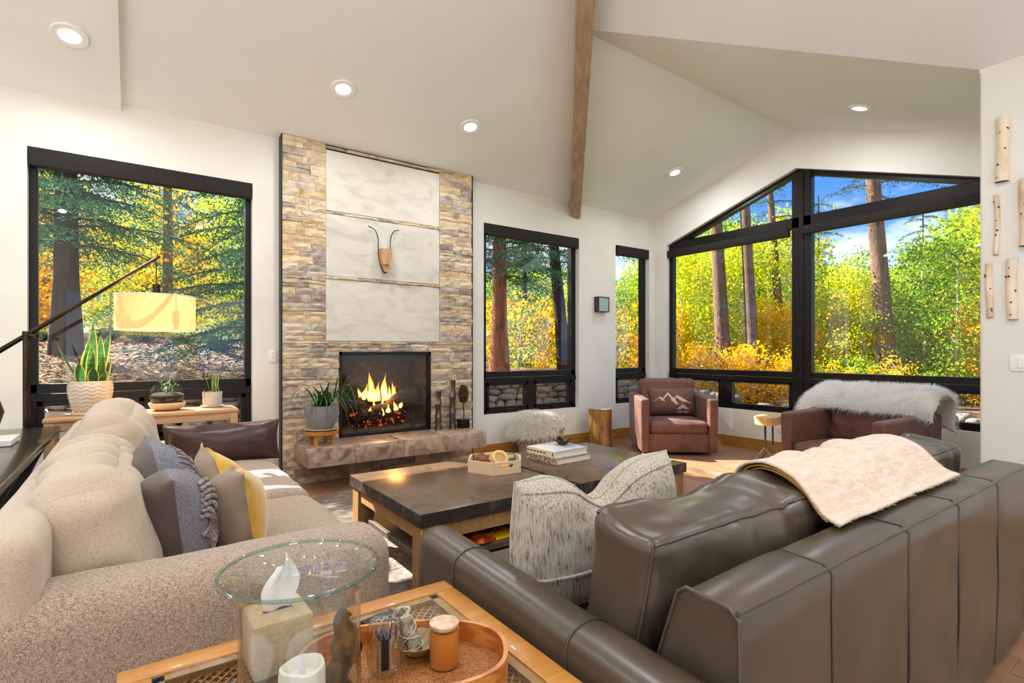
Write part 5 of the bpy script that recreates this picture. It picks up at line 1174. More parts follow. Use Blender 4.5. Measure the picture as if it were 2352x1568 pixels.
# small bronze figurine behind the vase
fg = thing('bronze_figurine', 'small dark bronze abstract figurine behind the glass vase', 'figurine', (0.335, 1.06, EZT + 0.0125))
ob('plinth', lathe([(0, 0), (0.03, 0), (0.03, 0.012), (0.026, 0.016), (0, 0.016)], 24), m_bronze, fg)
pth = smooth_path([(0.004, 0, 0.01), (-0.012, 0.0, 0.05), (0.006, 0.0, 0.09), (0.0, 0, 0.125), (0.012, 0, 0.15), (0.006, 0, 0.172), (0.0, 0, 0.20), (0.012, 0, 0.215)], 6)
rd = [0.021, 0.026, 0.022, 0.02, 0.025, 0.02, 0.013, 0.016]; rads = [rd[min(len(rd) - 1, i // 6)] * (1 - (i % 6) / 6) + rd[min(len(rd) - 1, i // 6 + 1)] * ((i % 6) / 6) for i in range(len(pth))]
ob('figure', tube(pth, rads, 14), m_bronze, fg, ang=None); fg.scale = (1, 1, 0.76); ob('figure_arm', tube(smooth_path([(0.015, 0, 0.15), (0.034, -0.004, 0.115), (0.018, -0.014, 0.085)], 6), 0.009, 10), m_bronze, fg)
# oval bentwood tray
TZ = EZT; tr_ = thing('oval_tray', 'oval bentwood tray with a woven base on the cane table', 'tray', (0.467, 1.05, TZ), R(-28.6)); ta, tb_ = 0.222, 0.135
def oval(a, b, n=72, p=2.5): return [(a * math.copysign(abs(math.cos(2 * PI * k / n)) ** (2 / p), math.cos(2 * PI * k / n)), b * math.copysign(abs(math.sin(2 * PI * k / n)) ** (2 / p), math.sin(2 * PI * k / n))) for k in range(n)]
ob('woven_base', prism(oval(ta - 0.004, tb_ - 0.004), 0.006, 0.012), m_weave, tr_, smooth=False)
ob('bent_rim', wall_poly(oval(ta, tb_), [oval(ta - 0.009, tb_ - 0.009)], 0, 0.058, 'z'), m_honey2, tr_, ang=30)
def on_tray(x, y): c, s_ = math.cos(R(-14)), math.sin(R(-14)); return (0.455 + x * c - y * s_, 1.035 + x * s_ + y * c, TZ + 0.0125)
# ribbed match cloche
cl = thing('match_cloche', 'ribbed clear glass match cloche with a black label in the oval tray', 'match holder', (0.434, 1.073, TZ + 0.0125))
V = []; ns = 96; pr = [(0.018, 0.0), (0.026, 0.004), (0.034, 0.018), (0.037, 0.04), (0.037, 0.085), (0.034, 0.105), (0.026, 0.122), (0.014, 0.132), (0.001, 0.135)]
prs = smooth_path([(a, 0, b) for a, b in pr], 4)
for p in prs:
    for k in range(ns):
        a = 2 * PI * k / ns + p.z * 9; r_ = p.x * (1 + 0.045 * math.sin(16 * 2 * PI * k / ns)); V.append((r_ * math.cos(a), r_ * math.sin(a), p.z))
ob('glass_dome', (V, [(i * ns + k, i * ns + (k + 1) % ns, (i + 1) * ns + (k + 1) % ns, (i + 1) * ns + k) for i in range(len(prs) - 1) for k in range(ns)]), m_cloche, cl, ang=None)
ob('label', xf(box(-0.0075, 0.0075, -0.0008, 0.0008, 0.028, 0.092), (0.0385 * math.cos(R(-112)), 0.0385 * math.sin(R(-112)), 0), (0, 0, R(-22))), m_label, cl, smooth=False)
mt = []
for k in range(16):
    a = k * 2.4; r_ = 0.003 + 0.0012 * k; mt.append(tube([(r_ * math.cos(a), r_ * math.sin(a), 0.004), (r_ * 1.05 * math.cos(a), r_ * 1.05 * math.sin(a), 0.078)], 0.0016, 5))
o = ob('match_sticks', join(*mt), m_bench, cl); o['kind'] = 'stuff'
o = ob('match_heads', join(*[xf(lathe([(0, 0), (0.003, 0.002), (0.0028, 0.008), (0, 0.011)], 6), ((0.003 + 0.0012 * k) * 1.05 * math.cos(k * 2.4), (0.003 + 0.0012 * k) * 1.05 * math.sin(k * 2.4), 0.077)) for k in range(16)]), m_label, cl); o['kind'] = 'stuff'
# shell bowl with a sage bundle
p = (0.524, 1.098, TZ + 0.0125)
sb = thing('shell_bowl', 'small brown shell-shaped bowl holding a sage bundle in the oval tray', 'bowl', p)
V = []; nr_, ns = 9, 48
for i in range(nr_):
    t_ = i / (nr_ - 1)
    for k in range(ns):
        a = 2 * PI * k / ns; wv = 1 + 0.04 * math.cos(12 * a) * t_; V.append(((0.012 + 0.043 * t_) * wv * math.cos(a), (0.012 + 0.036 * t_) * wv * math.sin(a), 0.001 + 0.032 * t_ ** 1.7))
ob('bowl', solid((V, [(i * ns + k, i * ns + (k + 1) % ns, (i + 1) * ns + (k + 1) % ns, (i + 1) * ns + k) for i in range(nr_ - 1) for k in range(ns)] + [tuple(range(ns - 1, -1, -1))]), 0.002), m_shell, sb, ang=60)
sg = thing('sage_bundle', 'thread-wrapped dried sage bundle standing in the shell bowl', 'herb bundle', (p[0] - 0.006, p[1] + 0.0, p[2] + 0.006)); sg.rotation_euler = (R(-14), R(-16), 0)
pp = [(0, 0, 0.0), (0.001, 0, 0.02), (0, 0.001, 0.05), (-0.001, 0, 0.08), (0, 0, 0.105)]; v, f = tube(smooth_path(pp, 5), [0.015 + 0.004 * math.sin(PI * i / 20) - 0.006 * max(0, (i - 14) / 6) for i in range(21)], 16)
ob('leaves', ([tuple(Vector(q) + Vector((nz(q, 90, 1), nz(q, 90, 4), 0)) * 0.004) for q in v], f), m_sage, sg, ang=None)
ob('thread', tube([((0.0205 - 0.007 * max(0, t_ - 0.7) / 0.3) * math.cos(t_ * 44), (0.0205 - 0.007 * max(0, t_ - 0.7) / 0.3) * math.sin(t_ * 44), 0.012 + 0.085 * (0.5 + 0.5 * math.sin(t_ * 9))) for t_ in np.linspace(0, 1, 150)], 0.0009, 5), m_thread, sg)
# jar candle
jc = thing('jar_candle', 'amber wax jar candle with a frosted top in the oval tray', 'candle', (0.553, 1.030, TZ + 0.0125))
ob('jar', lathe([(0.0, 0.0), (0.030, 0.0), (0.033, 0.004), (0.0335, 0.09), (0.0335, 0.097)], 40, False), m_vase, jc); ob('wax', lathe([(0, 0.003), (0.0322, 0.003), (0.0322, 0.078), (0, 0.078)], 36), m_jarwax, jc)
ob('lid', lathe([(0, 0.0845), (0.031, 0.084), (0.0325, 0.087), (0.0325, 0.092), (0.028, 0.094), (0, 0.0945)], 36), m_frost, jc)
# black match box card behind the tray
mc = thing('black_card_box', 'flat black box with a fine white line drawing behind the oval tray', 'box', (0.515, 1.275, EZT), R(12))
ob('card', box(-0.045, 0.045, -0.04, 0.04, 0, 0.02, 0.002, 1), m_matchbox, mc)
rl = random.Random(3)
for k in range(7):
    c = (rl.uniform(-.025, .025), rl.uniform(-.02, .02)); r_ = rl.uniform(0.006, 0.013)
    ob('line_drawing', tube([(c[0] + r_ * math.cos(a), c[1] + r_ * 0.8 * math.sin(a * 1.0), 0.0204) for a in np.linspace(0, 2 * PI, 20)], 0.0006, 4), m_line, mc)
# ------------------------------------------------------------------ dark console and window bench
cs_ = thing('dark_console', 'dark polished wood console table behind the beige sofa', 'console table', (-0.72, 3.40, 0))
v, f = prism([(-0.315, -1.35), (0.315, -1.35), (0.315, 1.26), (-0.315, 1.26)], 0.715, 0.752); 
ob('table_top', box(-0.315, 0.315, -1.35, 1.24, 0.712, 0.75, 0.008, 3), m_dwood, cs_)
for yc in (-1.05, -0.05, 0.92):
    pl = [(-0.24, 0.0), (0.24, 0.0)] + [(0.24 - 0.10 * math.sin(PI * q / 12) + 0.06 * (q / 12), 0.712 * q / 12) for q in range(1, 13)] + [(-0.24 + 0.10 * math.sin(PI * q / 12) - 0.06 * (q / 12), 0.712 * q / 12) for q in range(12, 0, -1)]
    ob('leg_panel', prism(pl, yc - 0.035, yc + 0.035, 'y'), m_blackwood, cs_, smooth=False)
tl_ = thing('table_lamp', 'table lamp with a white square base and dark round body on the dark console', 'lamp', (-0.66, 3.92, 0.7505))
ob('lamp_base', box(-0.13, 0.13, -0.13, 0.13, 0, 0.032, 0.003, 1), m_white, tl_); ob('lamp_body', ([(p[0] - 0.02, p[1], p[2] + 0.03) for p in lathe([(0, 0), (0.03, 0), (0.03, 0.03), (0.085, 0.07), (0.105, 0.14), (0.085, 0.21), (0.03, 0.26), (0.015, 0.30), (0, 0.30)], 32)[0]], lathe([(0, 0)] * 9, 32)[1]), m_bronze, tl_)
be = thing('oak_bench', 'pale oak plant bench under the big window', 'bench', (0.085, 4.93, 0))
ob('bench_top', box(-0.60, 0.60, -0.175, 0.175, 0.755, 0.79, 0.012, 3), m_bench, be)
for s_ in (-1, 1): ob('rail', box(-0.56, 0.56, s_ * 0.150 - 0.012, s_ * 0.150 + 0.012, 0.70, 0.755, 0.003, 1), m_bench, be)
for sx in (-1, 1):
    for sy in (-1, 1): ob('leg', xf(box(-0.027, 0.027, -0.022, 0.022, 0, 0.756, 0.006, 2), (sx * 0.565, sy * 0.147, 0)), m_bench, be)
BZT = 0.7905
def snake_leaf(parent, base, az, tilt, L, w, sd, tw=0.4):
    n = 14; V, E1 = [], []; fcs, fe = [], []
    rgl = random.Random(sd); curv = rgl.uniform(-0.15, 0.25)
    for i in range(n):
        t_ = i / (n - 1); ww = w * (0.55 + 0.75 * math.sin(PI * min(1, t_ * 0.78 + 0.12)) ** 0.8) * (1 - t_ ** 5 * 0.98) * 0.8; tl2 = tilt + curv * t_
        c = Vector((math.sin(tl2) * L * t_, 0, math.cos(tl2) * L * t_)); ta_ = tw * t_
        for s_ in (-1.0, -0.8, 0.0, 0.8, 1.0):
            V.append(tuple(Matrix.Rotation(az, 3, 'Z') @ (c + Vector((0.25 * ww * (s_ * s_) - math.sin(ta_) * s_ * ww * 0.5, math.cos(ta_) * s_ * ww, 0))) + Vector(base)))
    for i in range(n - 1):
        for k in range(4): (fe if k in (0, 3) else fcs).append((i * 5 + k, i * 5 + k + 1, (i + 1) * 5 + k + 1, (i + 1) * 5 + k))
    lf = ob('leaf', (V, fcs), m_snake, parent, ang=None); ob('leaf_margin', (V, fe), m_snake_e, lf, ang=None)
sp = thing('snake_plant', 'tall snake plant in a cream wave-patterned ceramic pot on the oak bench', 'potted plant', (-0.265, 4.94, BZT))
ob('saucer', lathe([(0, 0), (0.108, 0), (0.116, 0.004), (0.116, 0.022), (0.108, 0.022), (0.104, 0.008), (0, 0.008)], 40), m_cream, sp)
V = []; ns, npf = 120, 40; Z0, Z1 = 0.010, 0.245
for i in range(npf):
    t_ = i / (npf - 1); r_ = 0.092 + 0.042 * math.sin(PI * 0.5 * min(1, t_ * 1.25)) ** 0.9 - 0.006 * max(0, t_ - 0.8) / 0.2
    for k in range(ns):
        a = 2 * PI * k / ns; rel = 0.0022 * math.sin(34 * t_ * PI / 2 + 1.5 * math.sin(12 * a)) if 0.03 < t_ < 0.97 else 0; V.append(((r_ + rel) * math.cos(a), (r_ + rel) * math.sin(a), Z0 + (Z1 - Z0) * t_))
Fc = [(i * ns + k, i * ns + (k + 1) % ns, (i + 1) * ns + (k + 1) % ns, (i + 1) * ns + k) for i in range(npf - 1) for k in range(ns)] + [tuple(range(ns - 1, -1, -1))]
ob('pot', (V, Fc), m_cream, sp, ang=None); ob('soil', lathe([(0, 0.225), (0.122, 0.225), (0.122, 0.21), (0, 0.21)], 28), m_soil, sp)
for k, (bx_, by_, az, tl2, L, w) in enumerate([(0.01, 0.0, 90, 0, 0.47, 0.030), (-0.03, 0.02, 120, -3, 0.33, 0.030), (0.05, 0.0, 60, 5, 0.40, 0.032), (0.055, 0.02, 80, 4, 0.36, 0.026), (-0.05, -0.02, 200, 28, 0.34, 0.024), (-0.06, -0.02, 190, 42, 0.22, 0.022), (0.0, -0.05, -80, 6, 0.30, 0.030), (0.05, -0.05, -40, 12, 0.20, 0.034), (0.08, -0.03, -10, 16, 0.20, 0.036), (-0.05, -0.05, -110, 10, 0.16, 0.034), (0.02, -0.07, -90, 14, 0.13, 0.034), (0.06, -0.07, -60, 30, 0.11, 0.028), (-0.03, 0.0, 100, 2, 0.26, 0.030), (-0.08, -0.04, 200, 70, 0.08, 0.02)]):
    snake_leaf(sp, (bx_, by_, 0.222), R(az), R(tl2), L, w, k)
te = thing('terrarium', 'round glass terrarium on a wooden dish with soil and small ferns, on the oak bench', 'terrarium', (0.205, 4.92, BZT))
ob('dish', lathe([(0, 0), (0.07, 0), (0.11, 0.02), (0.126, 0.052), (0.124, 0.062), (0.112, 0.062), (0.10, 0.04), (0, 0.03)], 44), m_stoneware, te)
ob('glass_globe', lathe([(0.090, 0.045), (0.112, 0.075), (0.119, 0.115), (0.112, 0.155), (0.095, 0.185), (0.080, 0.198), (0.082, 0.201)], 48, False), m_terr, te, ang=None)
ob('soil', lathe([(0, 0.045), (0.094, 0.05), (0.113, 0.085), (0.115, 0.118), (0.09, 0.135), (0.04, 0.142), (0, 0.138)], 40), m_soil, te)
rt = random.Random(9); lv = []
for k in range(150):
    a = rt.uniform(0, 2 * PI); r_ = rt.uniform(0, 0.075); z_ = rt.uniform(0.14, 0.235) - r_ * 0.2; s_ = rt.uniform(0.006, 0.011)
    lv.append(xf(([(-s_, 0, 0), (0, -s_ * 0.6, 0), (s_, 0, 0.002), (0, s_ * 0.6, 0)], [(0, 1, 2, 3)]), (r_ * math.cos(a), r_ * math.sin(a), z_), (rt.uniform(-0.8, 0.8), rt.uniform(-0.8, 0.8), rt.uniform(0, 6))))
o = ob('ferns', join(*lv), m_smallleaf, te, smooth=False); o['kind'] = 'stuff'
for k in range(7):
    a = k * 0.9; ob('stem', tube([(0.03 * math.cos(a), 0.03 * math.sin(a), 0.13), (0.05 * math.cos(a), 0.05 * math.sin(a), 0.215)], 0.0012, 5), m_smallleaf, te)
s2 = thing('small_snake_plant', 'small snake plant in a pale grey pot with carved waves on the oak bench', 'potted plant', (0.52, 4.99, BZT))
ob('saucer', lathe([(0, 0), (0.072, 0), (0.084, 0.012), (0.082, 0.014), (0.066, 0.006), (0, 0.006)], 36), m_grey_cer, s2)
V = []; ns, npf = 96, 24
for i in range(npf):
    t_ = i / (npf - 1)
    for k in range(ns):
        a = 2 * PI * k / ns; rel = 0.0022 * math.sin(36 * a + 4 * math.sin(t_ * 2 * PI + 3 * a)) if 0.04 < t_ < 0.96 else 0; r_ = 0.066 + 0.006 * t_ - (0.004 if t_ < 0.05 else 0); V.append(((r_ + rel) * math.cos(a), (r_ + rel) * math.sin(a), 0.008 + 0.118 * t_))
ob('pot', (V, [(i * ns + k, i * ns + (k + 1) % ns, (i + 1) * ns + (k + 1) % ns, (i + 1) * ns + k) for i in range(npf - 1) for k in range(ns)] + [tuple(range(ns - 1, -1, -1))]), m_grey_cer, s2, ang=None)
ob('soil', lathe([(0, 0.114), (0.066, 0.114), (0.066, 0.10), (0, 0.10)], 24), m_soil, s2)
for k, (bx_, by_, az, tl2, L, w) in enumerate([(-0.01, 0, 170, 14, 0.19, 0.013), (0.01, 0, 80, 5, 0.17, 0.016), (0.02, 0.01, 40, 8, 0.175, 0.013), (0.035, -0.02, -20, 12, 0.075, 0.017), (-0.03, -0.02, 200, 50, 0.055, 0.016), (0.01, -0.02, -60, 5, 0.09, 0.012)]):
    snake_leaf(s2, (bx_, by_, 0.112), R(az), R(tl2), L, w, k + 40)
# ------------------------------------------------------------------ arc floor lamp
al = thing('arc_floor_lamp', 'bronze floor lamp with a slanted boom and a linen drum shade by the big window', 'floor lamp', (-0.60, 4.83, 0))
ob('lamp_base', lathe([(0, 0), (0.15, 0), (0.15, 0.02), (0.14, 0.025), (0, 0.025)], 36), m_black, al)
ob('pole', tube([(0, 0, 0.02), (0, 0, 1.37)], 0.020, 16), m_bronze, al)
A = Vector((-0.60, 4.83, 0)); tip = Vector((0.14, 4.63, 1.935)) - A; tail = Vector((-0.80, 4.885, 1.205)) - A
ob('boom', tube([tail, tail.lerp(tip, 0.5), tip + Vector((0.01, 0, 0.008))], [0.017, 0.014, 0.010], 12), m_bronze, al)
pv = tail.lerp(tip, 0.245); ob('pivot', tube([(0, 0, 1.33), (0.004, 0, 1.385)], 0.026, 16), m_bronze, al); ob('pivot_knob', tube([(0.02, -0.02, 1.36), (0.06, -0.035, 1.352)], 0.014, 12), m_bronze, al)
sx_, sy_ = 0.125 + 0.60, 4.63 - 4.83
ob('cord', tube([(sx_, sy_, 1.92), (sx_, sy_, 1.735)], 0.0035, 8), m_black, al); ob('socket_cap', tube([(sx_, sy_, 1.735), (sx_, sy_, 1.665)], 0.024, 16), m_bronze, al)
sh = ob('drum_shade', ([(p[0] + sx_, p[1] + sy_, p[2]) for p in lathe([(0.246, 1.402), (0.247, 1.402), (0.247, 1.652), (0.246, 1.652)], 64, False)[0]], lathe([(0, 0)] * 4, 64, False)[1]), m_linen, al, ang=60)
ob('shade_band', join(*[([(p[0] + sx_, p[1] + sy_, p[2]) for p in lathe([(0.2455, z0), (0.2485, z0), (0.2485, z0 + 0.008), (0.2455, z0 + 0.008)], 64, False)[0]], lathe([(0, 0)] * 4, 64, False)[1]) for z0 in (1.400, 1.646)]), m_white, sh, ang=60)
ob('bulb', ([(p[0] + sx_, p[1] + sy_, p[2] + 1.53) for p in lathe([(0, 0), (0.028, 0.015), (0.033, 0.045), (0.018, 0.085), (0.014, 0.12), (0, 0.125)], 20)[0]], lathe([(0, 0)] * 6, 20)[1]), m_bulb, al)
ld = bpy.data.lights.new('lamp_glow', 'POINT'); ld.energy = 9; ld.color = (1.0, 0.60, 0.25); ld.shadow_soft_size = 0.06
lo = bpy.data.objects.new('lamp_glow', ld); COL.objects.link(lo); lo.parent = al; lo.location = (sx_, sy_, 1.49)
# ------------------------------------------------------------------ things along the far walls
bkt = thing('ribbed_basket', 'pale ribbed basket with a speckled knit liner beside the fireplace', 'basket', (3.95, 4.955, 0))
V = []; ns, npf = 96, 12
for i in range(npf):
    t_ = i / (npf - 1); r_ = 0.235 + 0.05 * t_
    for k in range(ns):
        a = 2 * PI * k / ns; r2 = r_ * (1 + 0.018 * math.sin(32 * a)); V.append((r2 * math.cos(a), r2 * math.sin(a), 0.30 * t_))
ob('basket_wall', (V, [(i * ns + k, i * ns + (k + 1) % ns, (i + 1) * ns + (k + 1) % ns, (i + 1) * ns + k) for i in range(npf - 1) for k in range(ns)] + [tuple(range(ns - 1, -1, -1))]), m_basket, bkt, ang=None)
for k in range(32):
    a = 2 * PI * (k + 0.75) / 32; ob('rib_groove', tube([(0.236 * math.cos(a), 0.236 * math.sin(a), 0.005), (0.284 * math.cos(a), 0.284 * math.sin(a), 0.298)], 0.0055, 5), m_basket_l, bkt)
pr = [(0.286, 0.295), (0.302, 0.32), (0.298, 0.37), (0.27, 0.41), (0.20, 0.44), (0, 0.45)]
v, f = lathe([(0.20, 0.29)] + pr, 56, False); v = [tuple(Vector(p) + Vector((nz(p, 30, 1), nz(p, 30, 5), nz(p, 30, 8))) * 0.012) for p in v]; ob('knit_liner', (v, f), m_speckle, bkt, ang=None)
fu = thing('ivory_sheepskin', 'ivory sheepskin heaped over the ribbed basket', 'fur throw', (3.865, 4.915, 0)); V = []; nn_, mm_ = 34, 34
for i in range(nn_):
    for j in range(mm_):
        u = -1 + 2 * i / (nn_ - 1); w = -1 + 2 * j / (mm_ - 1); x_ = u * math.sqrt(1 - w * w / 2) * 0.34; y_ = w * math.sqrt(1 - u * u / 2) * 0.31; r_ = math.hypot(x_ * 0.95, y_)
        out = max(0, r_ - 0.20); z_ = 0.50 - 0.35 * r_ * r_ - (1.35 * out ** 1.05) * (1 + 0.35 * (x_ < 0.1) - 0.6 * max(0, x_ / 0.34)) + 0.025 * nz((x_, y_, 0), 6, 2); k_ = 1 - 0.25 * min(1, out / 0.12) * 0.4
        V.append((x_ * k_ * (1.0 if x_ < 0 else 0.92), y_ * k_, max(0.16, z_)))
hv = (V, grid_faces(nn_, mm_)); ob('hide', solid(hv, 0.006), m_hide, fu, ang=None)
me = mesh_of('tmp', *hv); nv = np.array([tuple(q.normal) for q in me.vertices]); vv = np.array(V); flip = 1 if np.mean(nv[:, 2]) > 0 else -1; bpy.data.meshes.remove(me); pts, nr = [], []
for k in range(15000):
    i = rng.integers(0, nn_ - 1); j = rng.integers(0, mm_ - 1); a, b = rng.random(2); k0 = i * mm_ + j
    pts.append(tuple(vv[k0] * (1 - a) * (1 - b) + vv[k0 + mm_] * a * (1 - b) + vv[k0 + 1] * (1 - a) * b + vv[k0 + mm_ + 1] * a * b)); nr.append(tuple(nv[k0] * flip))
o = ob('wool', fur(pts, nr, 0.085, 0.0040, lean=(0, -0.2, -0.25), curl=0.4, seed=4), m_fur, fu, smooth=False); o['kind'] = 'stuff'
su = thing('stump_table', 'polished tree stump side table by the narrow window', 'side table', (4.975, 4.96, 0)); V = []; ns, npf = 56, 14
for i in range(npf):
    t_ = i / (npf - 1)
    for k in range(ns):
        a = 2 * PI * k / ns; r_ = 0.150 * (1 + 0.05 * math.sin(3 * a + 1) + 0.03 * math.sin(7 * a + t_ * 2) + 0.02 * nz((math.cos(a), math.sin(a), t_), 4, 2)); V.append((r_ * math.cos(a), r_ * math.sin(a), 0.50 * t_))
ob('stump_trunk', (V, [(i * ns + k, i * ns + (k + 1) % ns, (i + 1) * ns + (k + 1) % ns, (i + 1) * ns + k) for i in range(npf - 1) for k in range(ns)] + [tuple(range(ns - 1, -1, -1))]), m_stump, su, ang=None)
ob('cut_top', (V[-ns:] + [(p[0] * 0.98, p[1] * 0.98, p[2] + 0.004) for p in V[-ns:]], [(k, (k + 1) % ns, (k + 1) % ns + ns, k + ns) for k in range(ns)] + [tuple(range(ns, 2 * ns))]), m_stumptop, su)
# live-edge side table with forked iron legs
lt = thing('live_edge_table', 'small live-edge wood slab table on forked iron legs between the armchairs', 'side table', (5.80, 3.14, 0), R(8)); top_ = [(-0.235, -0.06), (-0.20, 0.05), (-0.17, 0.105), (-0.05, 0.12), (0.06, 0.125), (0.20, 0.115), (0.235, 0.10), (0.235, -0.11), (0.10, -0.12), (-0.06, -0.115), (-0.13, -0.12), (-0.19, -0.10)]
v, f = prism(top_, 0.435, 0.525); v = [(p[0] * (1 - (0.10 if p[2] < 0.5 and p[0] < 0 else 0)), p[1] * (0.93 if p[2] < 0.5 else 1), p[2]) for p in v]; ob('slab_top', (v, f), m_slabwood, lt, smooth=False)
ob('metal_inlay', box(0.02, 0.032, -0.123, -0.118, 0.432, 0.528), m_steel, lt, smooth=False)
for lx in (-0.115, 0.10):
    parts_ = [tube([(lx, 0, 0.435), (lx, 0, 0.17)], 0.011, 10)]
    for s_ in (-1, 1): parts_ += [tube(smooth_path([(lx, 0, 0.18), (lx, s_ * 0.05, 0.12), (lx, s_ * 0.125, 0.012)], 5), 0.008, 10), box(lx - 0.012, lx + 0.012, s_ * 0.125 - 0.02, s_ * 0.125 + 0.02, 0, 0.014, 0.004, 1)]
    ob('forked_leg', join(*parts_), m_steel, lt)
    ob('leg_plate', box(lx - 0.03, lx + 0.03, -0.05, 0.05, 0.428, 0.437, 0.002, 1), m_steel, lt)
# small framed picture
ar = thing('framed_picture', 'small square abstract picture in a deep walnut frame between two windows', 'picture', (5.29, YA - 0.0005, 1.90))
hw_ = 0.105; ob('frame', wall_poly(rect(-hw_, hw_, -hw_, hw_), [rect(-hw_ + 0.012, hw_ - 0.012, -hw_ + 0.012, hw_ - 0.012)], -0.085, 0, 'y'), m_artframe, ar, smooth=False); ob('canvas', box(-hw_ + 0.01, hw_ - 0.01, -0.078, -0.02, -hw_ + 0.01, hw_ - 0.01), m_art, ar, smooth=False)
# switches and outlets
def plate(name, label, cat, c, axis, w, h, kind):
    rz = 0 if axis == 'y' else PI / 2 * -1
    t = thing(name, label, cat, c, 0); t.rotation_euler = (0, 0, 0 if axis == 'y' else -PI / 2)
    ob('plate', box(-w / 2, w / 2, -0.007, 0, -h / 2, h / 2, 0.003, 2), m_white, t)
    if kind == 'switch': ob('rocker', box(-0.017, 0.017, -0.011, -0.006, -0.034, 0.034, 0.003, 1), m_white, t)
    elif kind == 'outlet':
        for s_ in (-1, 1):
            so = ob('socket', box(-0.017, 0.017, -0.0095, -0.006, s_ * 0.02 - 0.014, s_ * 0.02 + 0.014, 0.003, 1), m_white, t); ob('slot', join(box(-0.008, -0.005, -0.0102, -0.009, s_ * 0.02 - 0.003, s_ * 0.02 + 0.007), box(0.005, 0.008, -0.0102, -0.009, s_ * 0.02 - 0.003, s_ * 0.02 + 0.007)), m_slot, so, smooth=False)
    else:
        ob('control_pad', box(-0.02, 0.02, -0.010, -0.006, -0.04, 0.04, 0.003, 1), m_white, t); ob('indicator', join(box(-0.003, 0.003, -0.0108, -0.0095, 0.042 - 0.01, 0.038), box(-0.004, 0.004, -0.0108, -0.0095, 0.005, 0.010), box(-0.012, 0.012, -0.0106, -0.0095, -0.016, -0.012)), m_slot, t, smooth=False)
plate('wall_control', 'white fan control plate on the wall left of the fireplace', 'switch', (1.045, YA - 0.0005, 1.20), 'y', 0.075, 0.12, 'control')
plate('wall_outlet', 'white outlet behind the fur-topped basket', 'outlet', (4.62, YA - 0.0005, 0.345), 'y', 0.075, 0.12, 'outlet')
plate('wall_outlet', 'white outlet under the gable window behind the slab table', 'outlet', (XB - 0.0005, 3.33, 0.32), 'x', 0.075, 0.12, 'outlet')
plate('light_switch', 'white rocker switch on the wall below the birch logs', 'switch', (XC - 0.0005, 0.885, 1.172), 'x', 0.115, 0.115, 'switch')
# split birch logs
def birch(label, y0, y1, z0, z1, sd):
    yc, r_ = (y0 + y1) / 2, (y1 - y0) / 2; t = thing('split_birch_log', label, 'wall decor', (XC - 0.001, yc, z0)); h = z1 - z0; n, ns = 18, 20; V = []
    for i in range(n):
        q = i / (n - 1); off = 0.004 * math.sin(q * 5 + sd) ; rr = r_ * (1 + 0.05 * math.sin(q * 8 + sd))
        for k in range(ns + 1):
            a = -PI / 2 + PI * k / ns; V.append((-math.cos(a) * rr * 1.15, math.sin(a) * rr + off, h * q))
    m = ns + 1; Fc = [(i * m + k, i * m + k + 1, (i + 1) * m + k + 1, (i + 1) * m + k) for i in range(n - 1) for k in range(ns)] + [(i * m, (i + 1) * m, (i + 1) * m + ns, i * m + ns) for i in range(n - 1)]
    ob('bark', fixn(V, Fc + [])[0:2], m_birch, t, ang=50)
    for z_ in (0, n - 1): ob('cut_end', ([(p[0], p[1], p[2] + (0.0005 if z_ else -0.0005)) for p in V[z_ * m:(z_ + 1) * m]], [tuple(range(m))]), m_birchend, t, smooth=False)
    rb = random.Random(sd)
    for k in range(6):
        a = rb.uniform(-1.0, 1.0); zz = rb.uniform(0.06, 0.94) * h; s_ = rb.uniform(0.004, 0.008)
        ob('knot', xf(lathe([(0, -0.001), (s_, 0), (s_ * 0.8, 0.003), (0, 0.0035)], 9), (-math.cos(a) * r_ * 1.15, math.sin(a) * r_ + 0.004 * math.sin(zz / h * 5 + sd), zz), (0, -PI / 2, -a)), m_knot, t)
birch('thick split birch log hung highest on the wall', 0.941, 1.014, 2.404, 2.84, 1)
birch('slim pale split birch log between two thick ones', 0.994, 1.023, 1.912, 2.318, 2)
birch('thick split birch log with a peeling patch, hung beside the slim pale one', 0.812, 0.898, 1.949, 2.39, 3)
birch('slim knotty split birch log hung at the wall corner edge', 1.028, 1.067, 1.486, 1.854, 4)
birch('thick knotty split birch log hung just above the light switch', 0.902, 0.961, 1.466, 1.869, 5)
# ------------------------------------------------------------------ outdoors
CF = Vector((math.cos(THETA), math.sin(THETA), 0)); CR = Vector((math.sin(THETA), -math.cos(THETA), 0))
def at(px, depth):
    p = CF * depth + CR * ((px - 1176) / F_PX * depth); return p.x, p.y
def sst(a, b, x): t_ = max(0.0, min(1.0, (x - a) / (b - a))); return t_ * t_ * (3 - 2 * t_)
WALL_Y = 6.62
def gh(x, y):
    T = 1 - sst(7.6, 12.5, x); up = sst(WALL_Y - 0.02, WALL_Y + 0.12, y)
    k = 1 - 0.75 * sst(1.5, 5.5, x)
    terr = 0.74 + 0.17 * k * min(max(0, y - 6.9), 3.2) + 0.05 * max(0, y - 9.5)
    base = -0.06 + 0.30 * sst(XB + 0.9, XB + 0.3, x) * 0 
    z = base + up * T * (terr - base)
    r = math.hypot(x, y); z += 0.05 * max(0, r - 13.5) * (1 - up * T)
    return z + 0.03 * mnoise.noise(Vector((x * 0.7, y * 0.7, 0)))
def terrain(name, x0, x1, y0, y1, nx, ny, mat, label, dz_=0.0):
    V = [(x0 + (x1 - x0) * i / (nx - 1), y0 + (y1 - y0) * j / (ny - 1), 0) for i in range(nx) for j in range(ny)]
    V = [(x, y, gh(x, y) + dz_) for x, y, _ in V]; o = ob(name, (V, grid_faces(nx, ny)), mat, ang=None); return tag(o, label, 'ground', kind='structure')
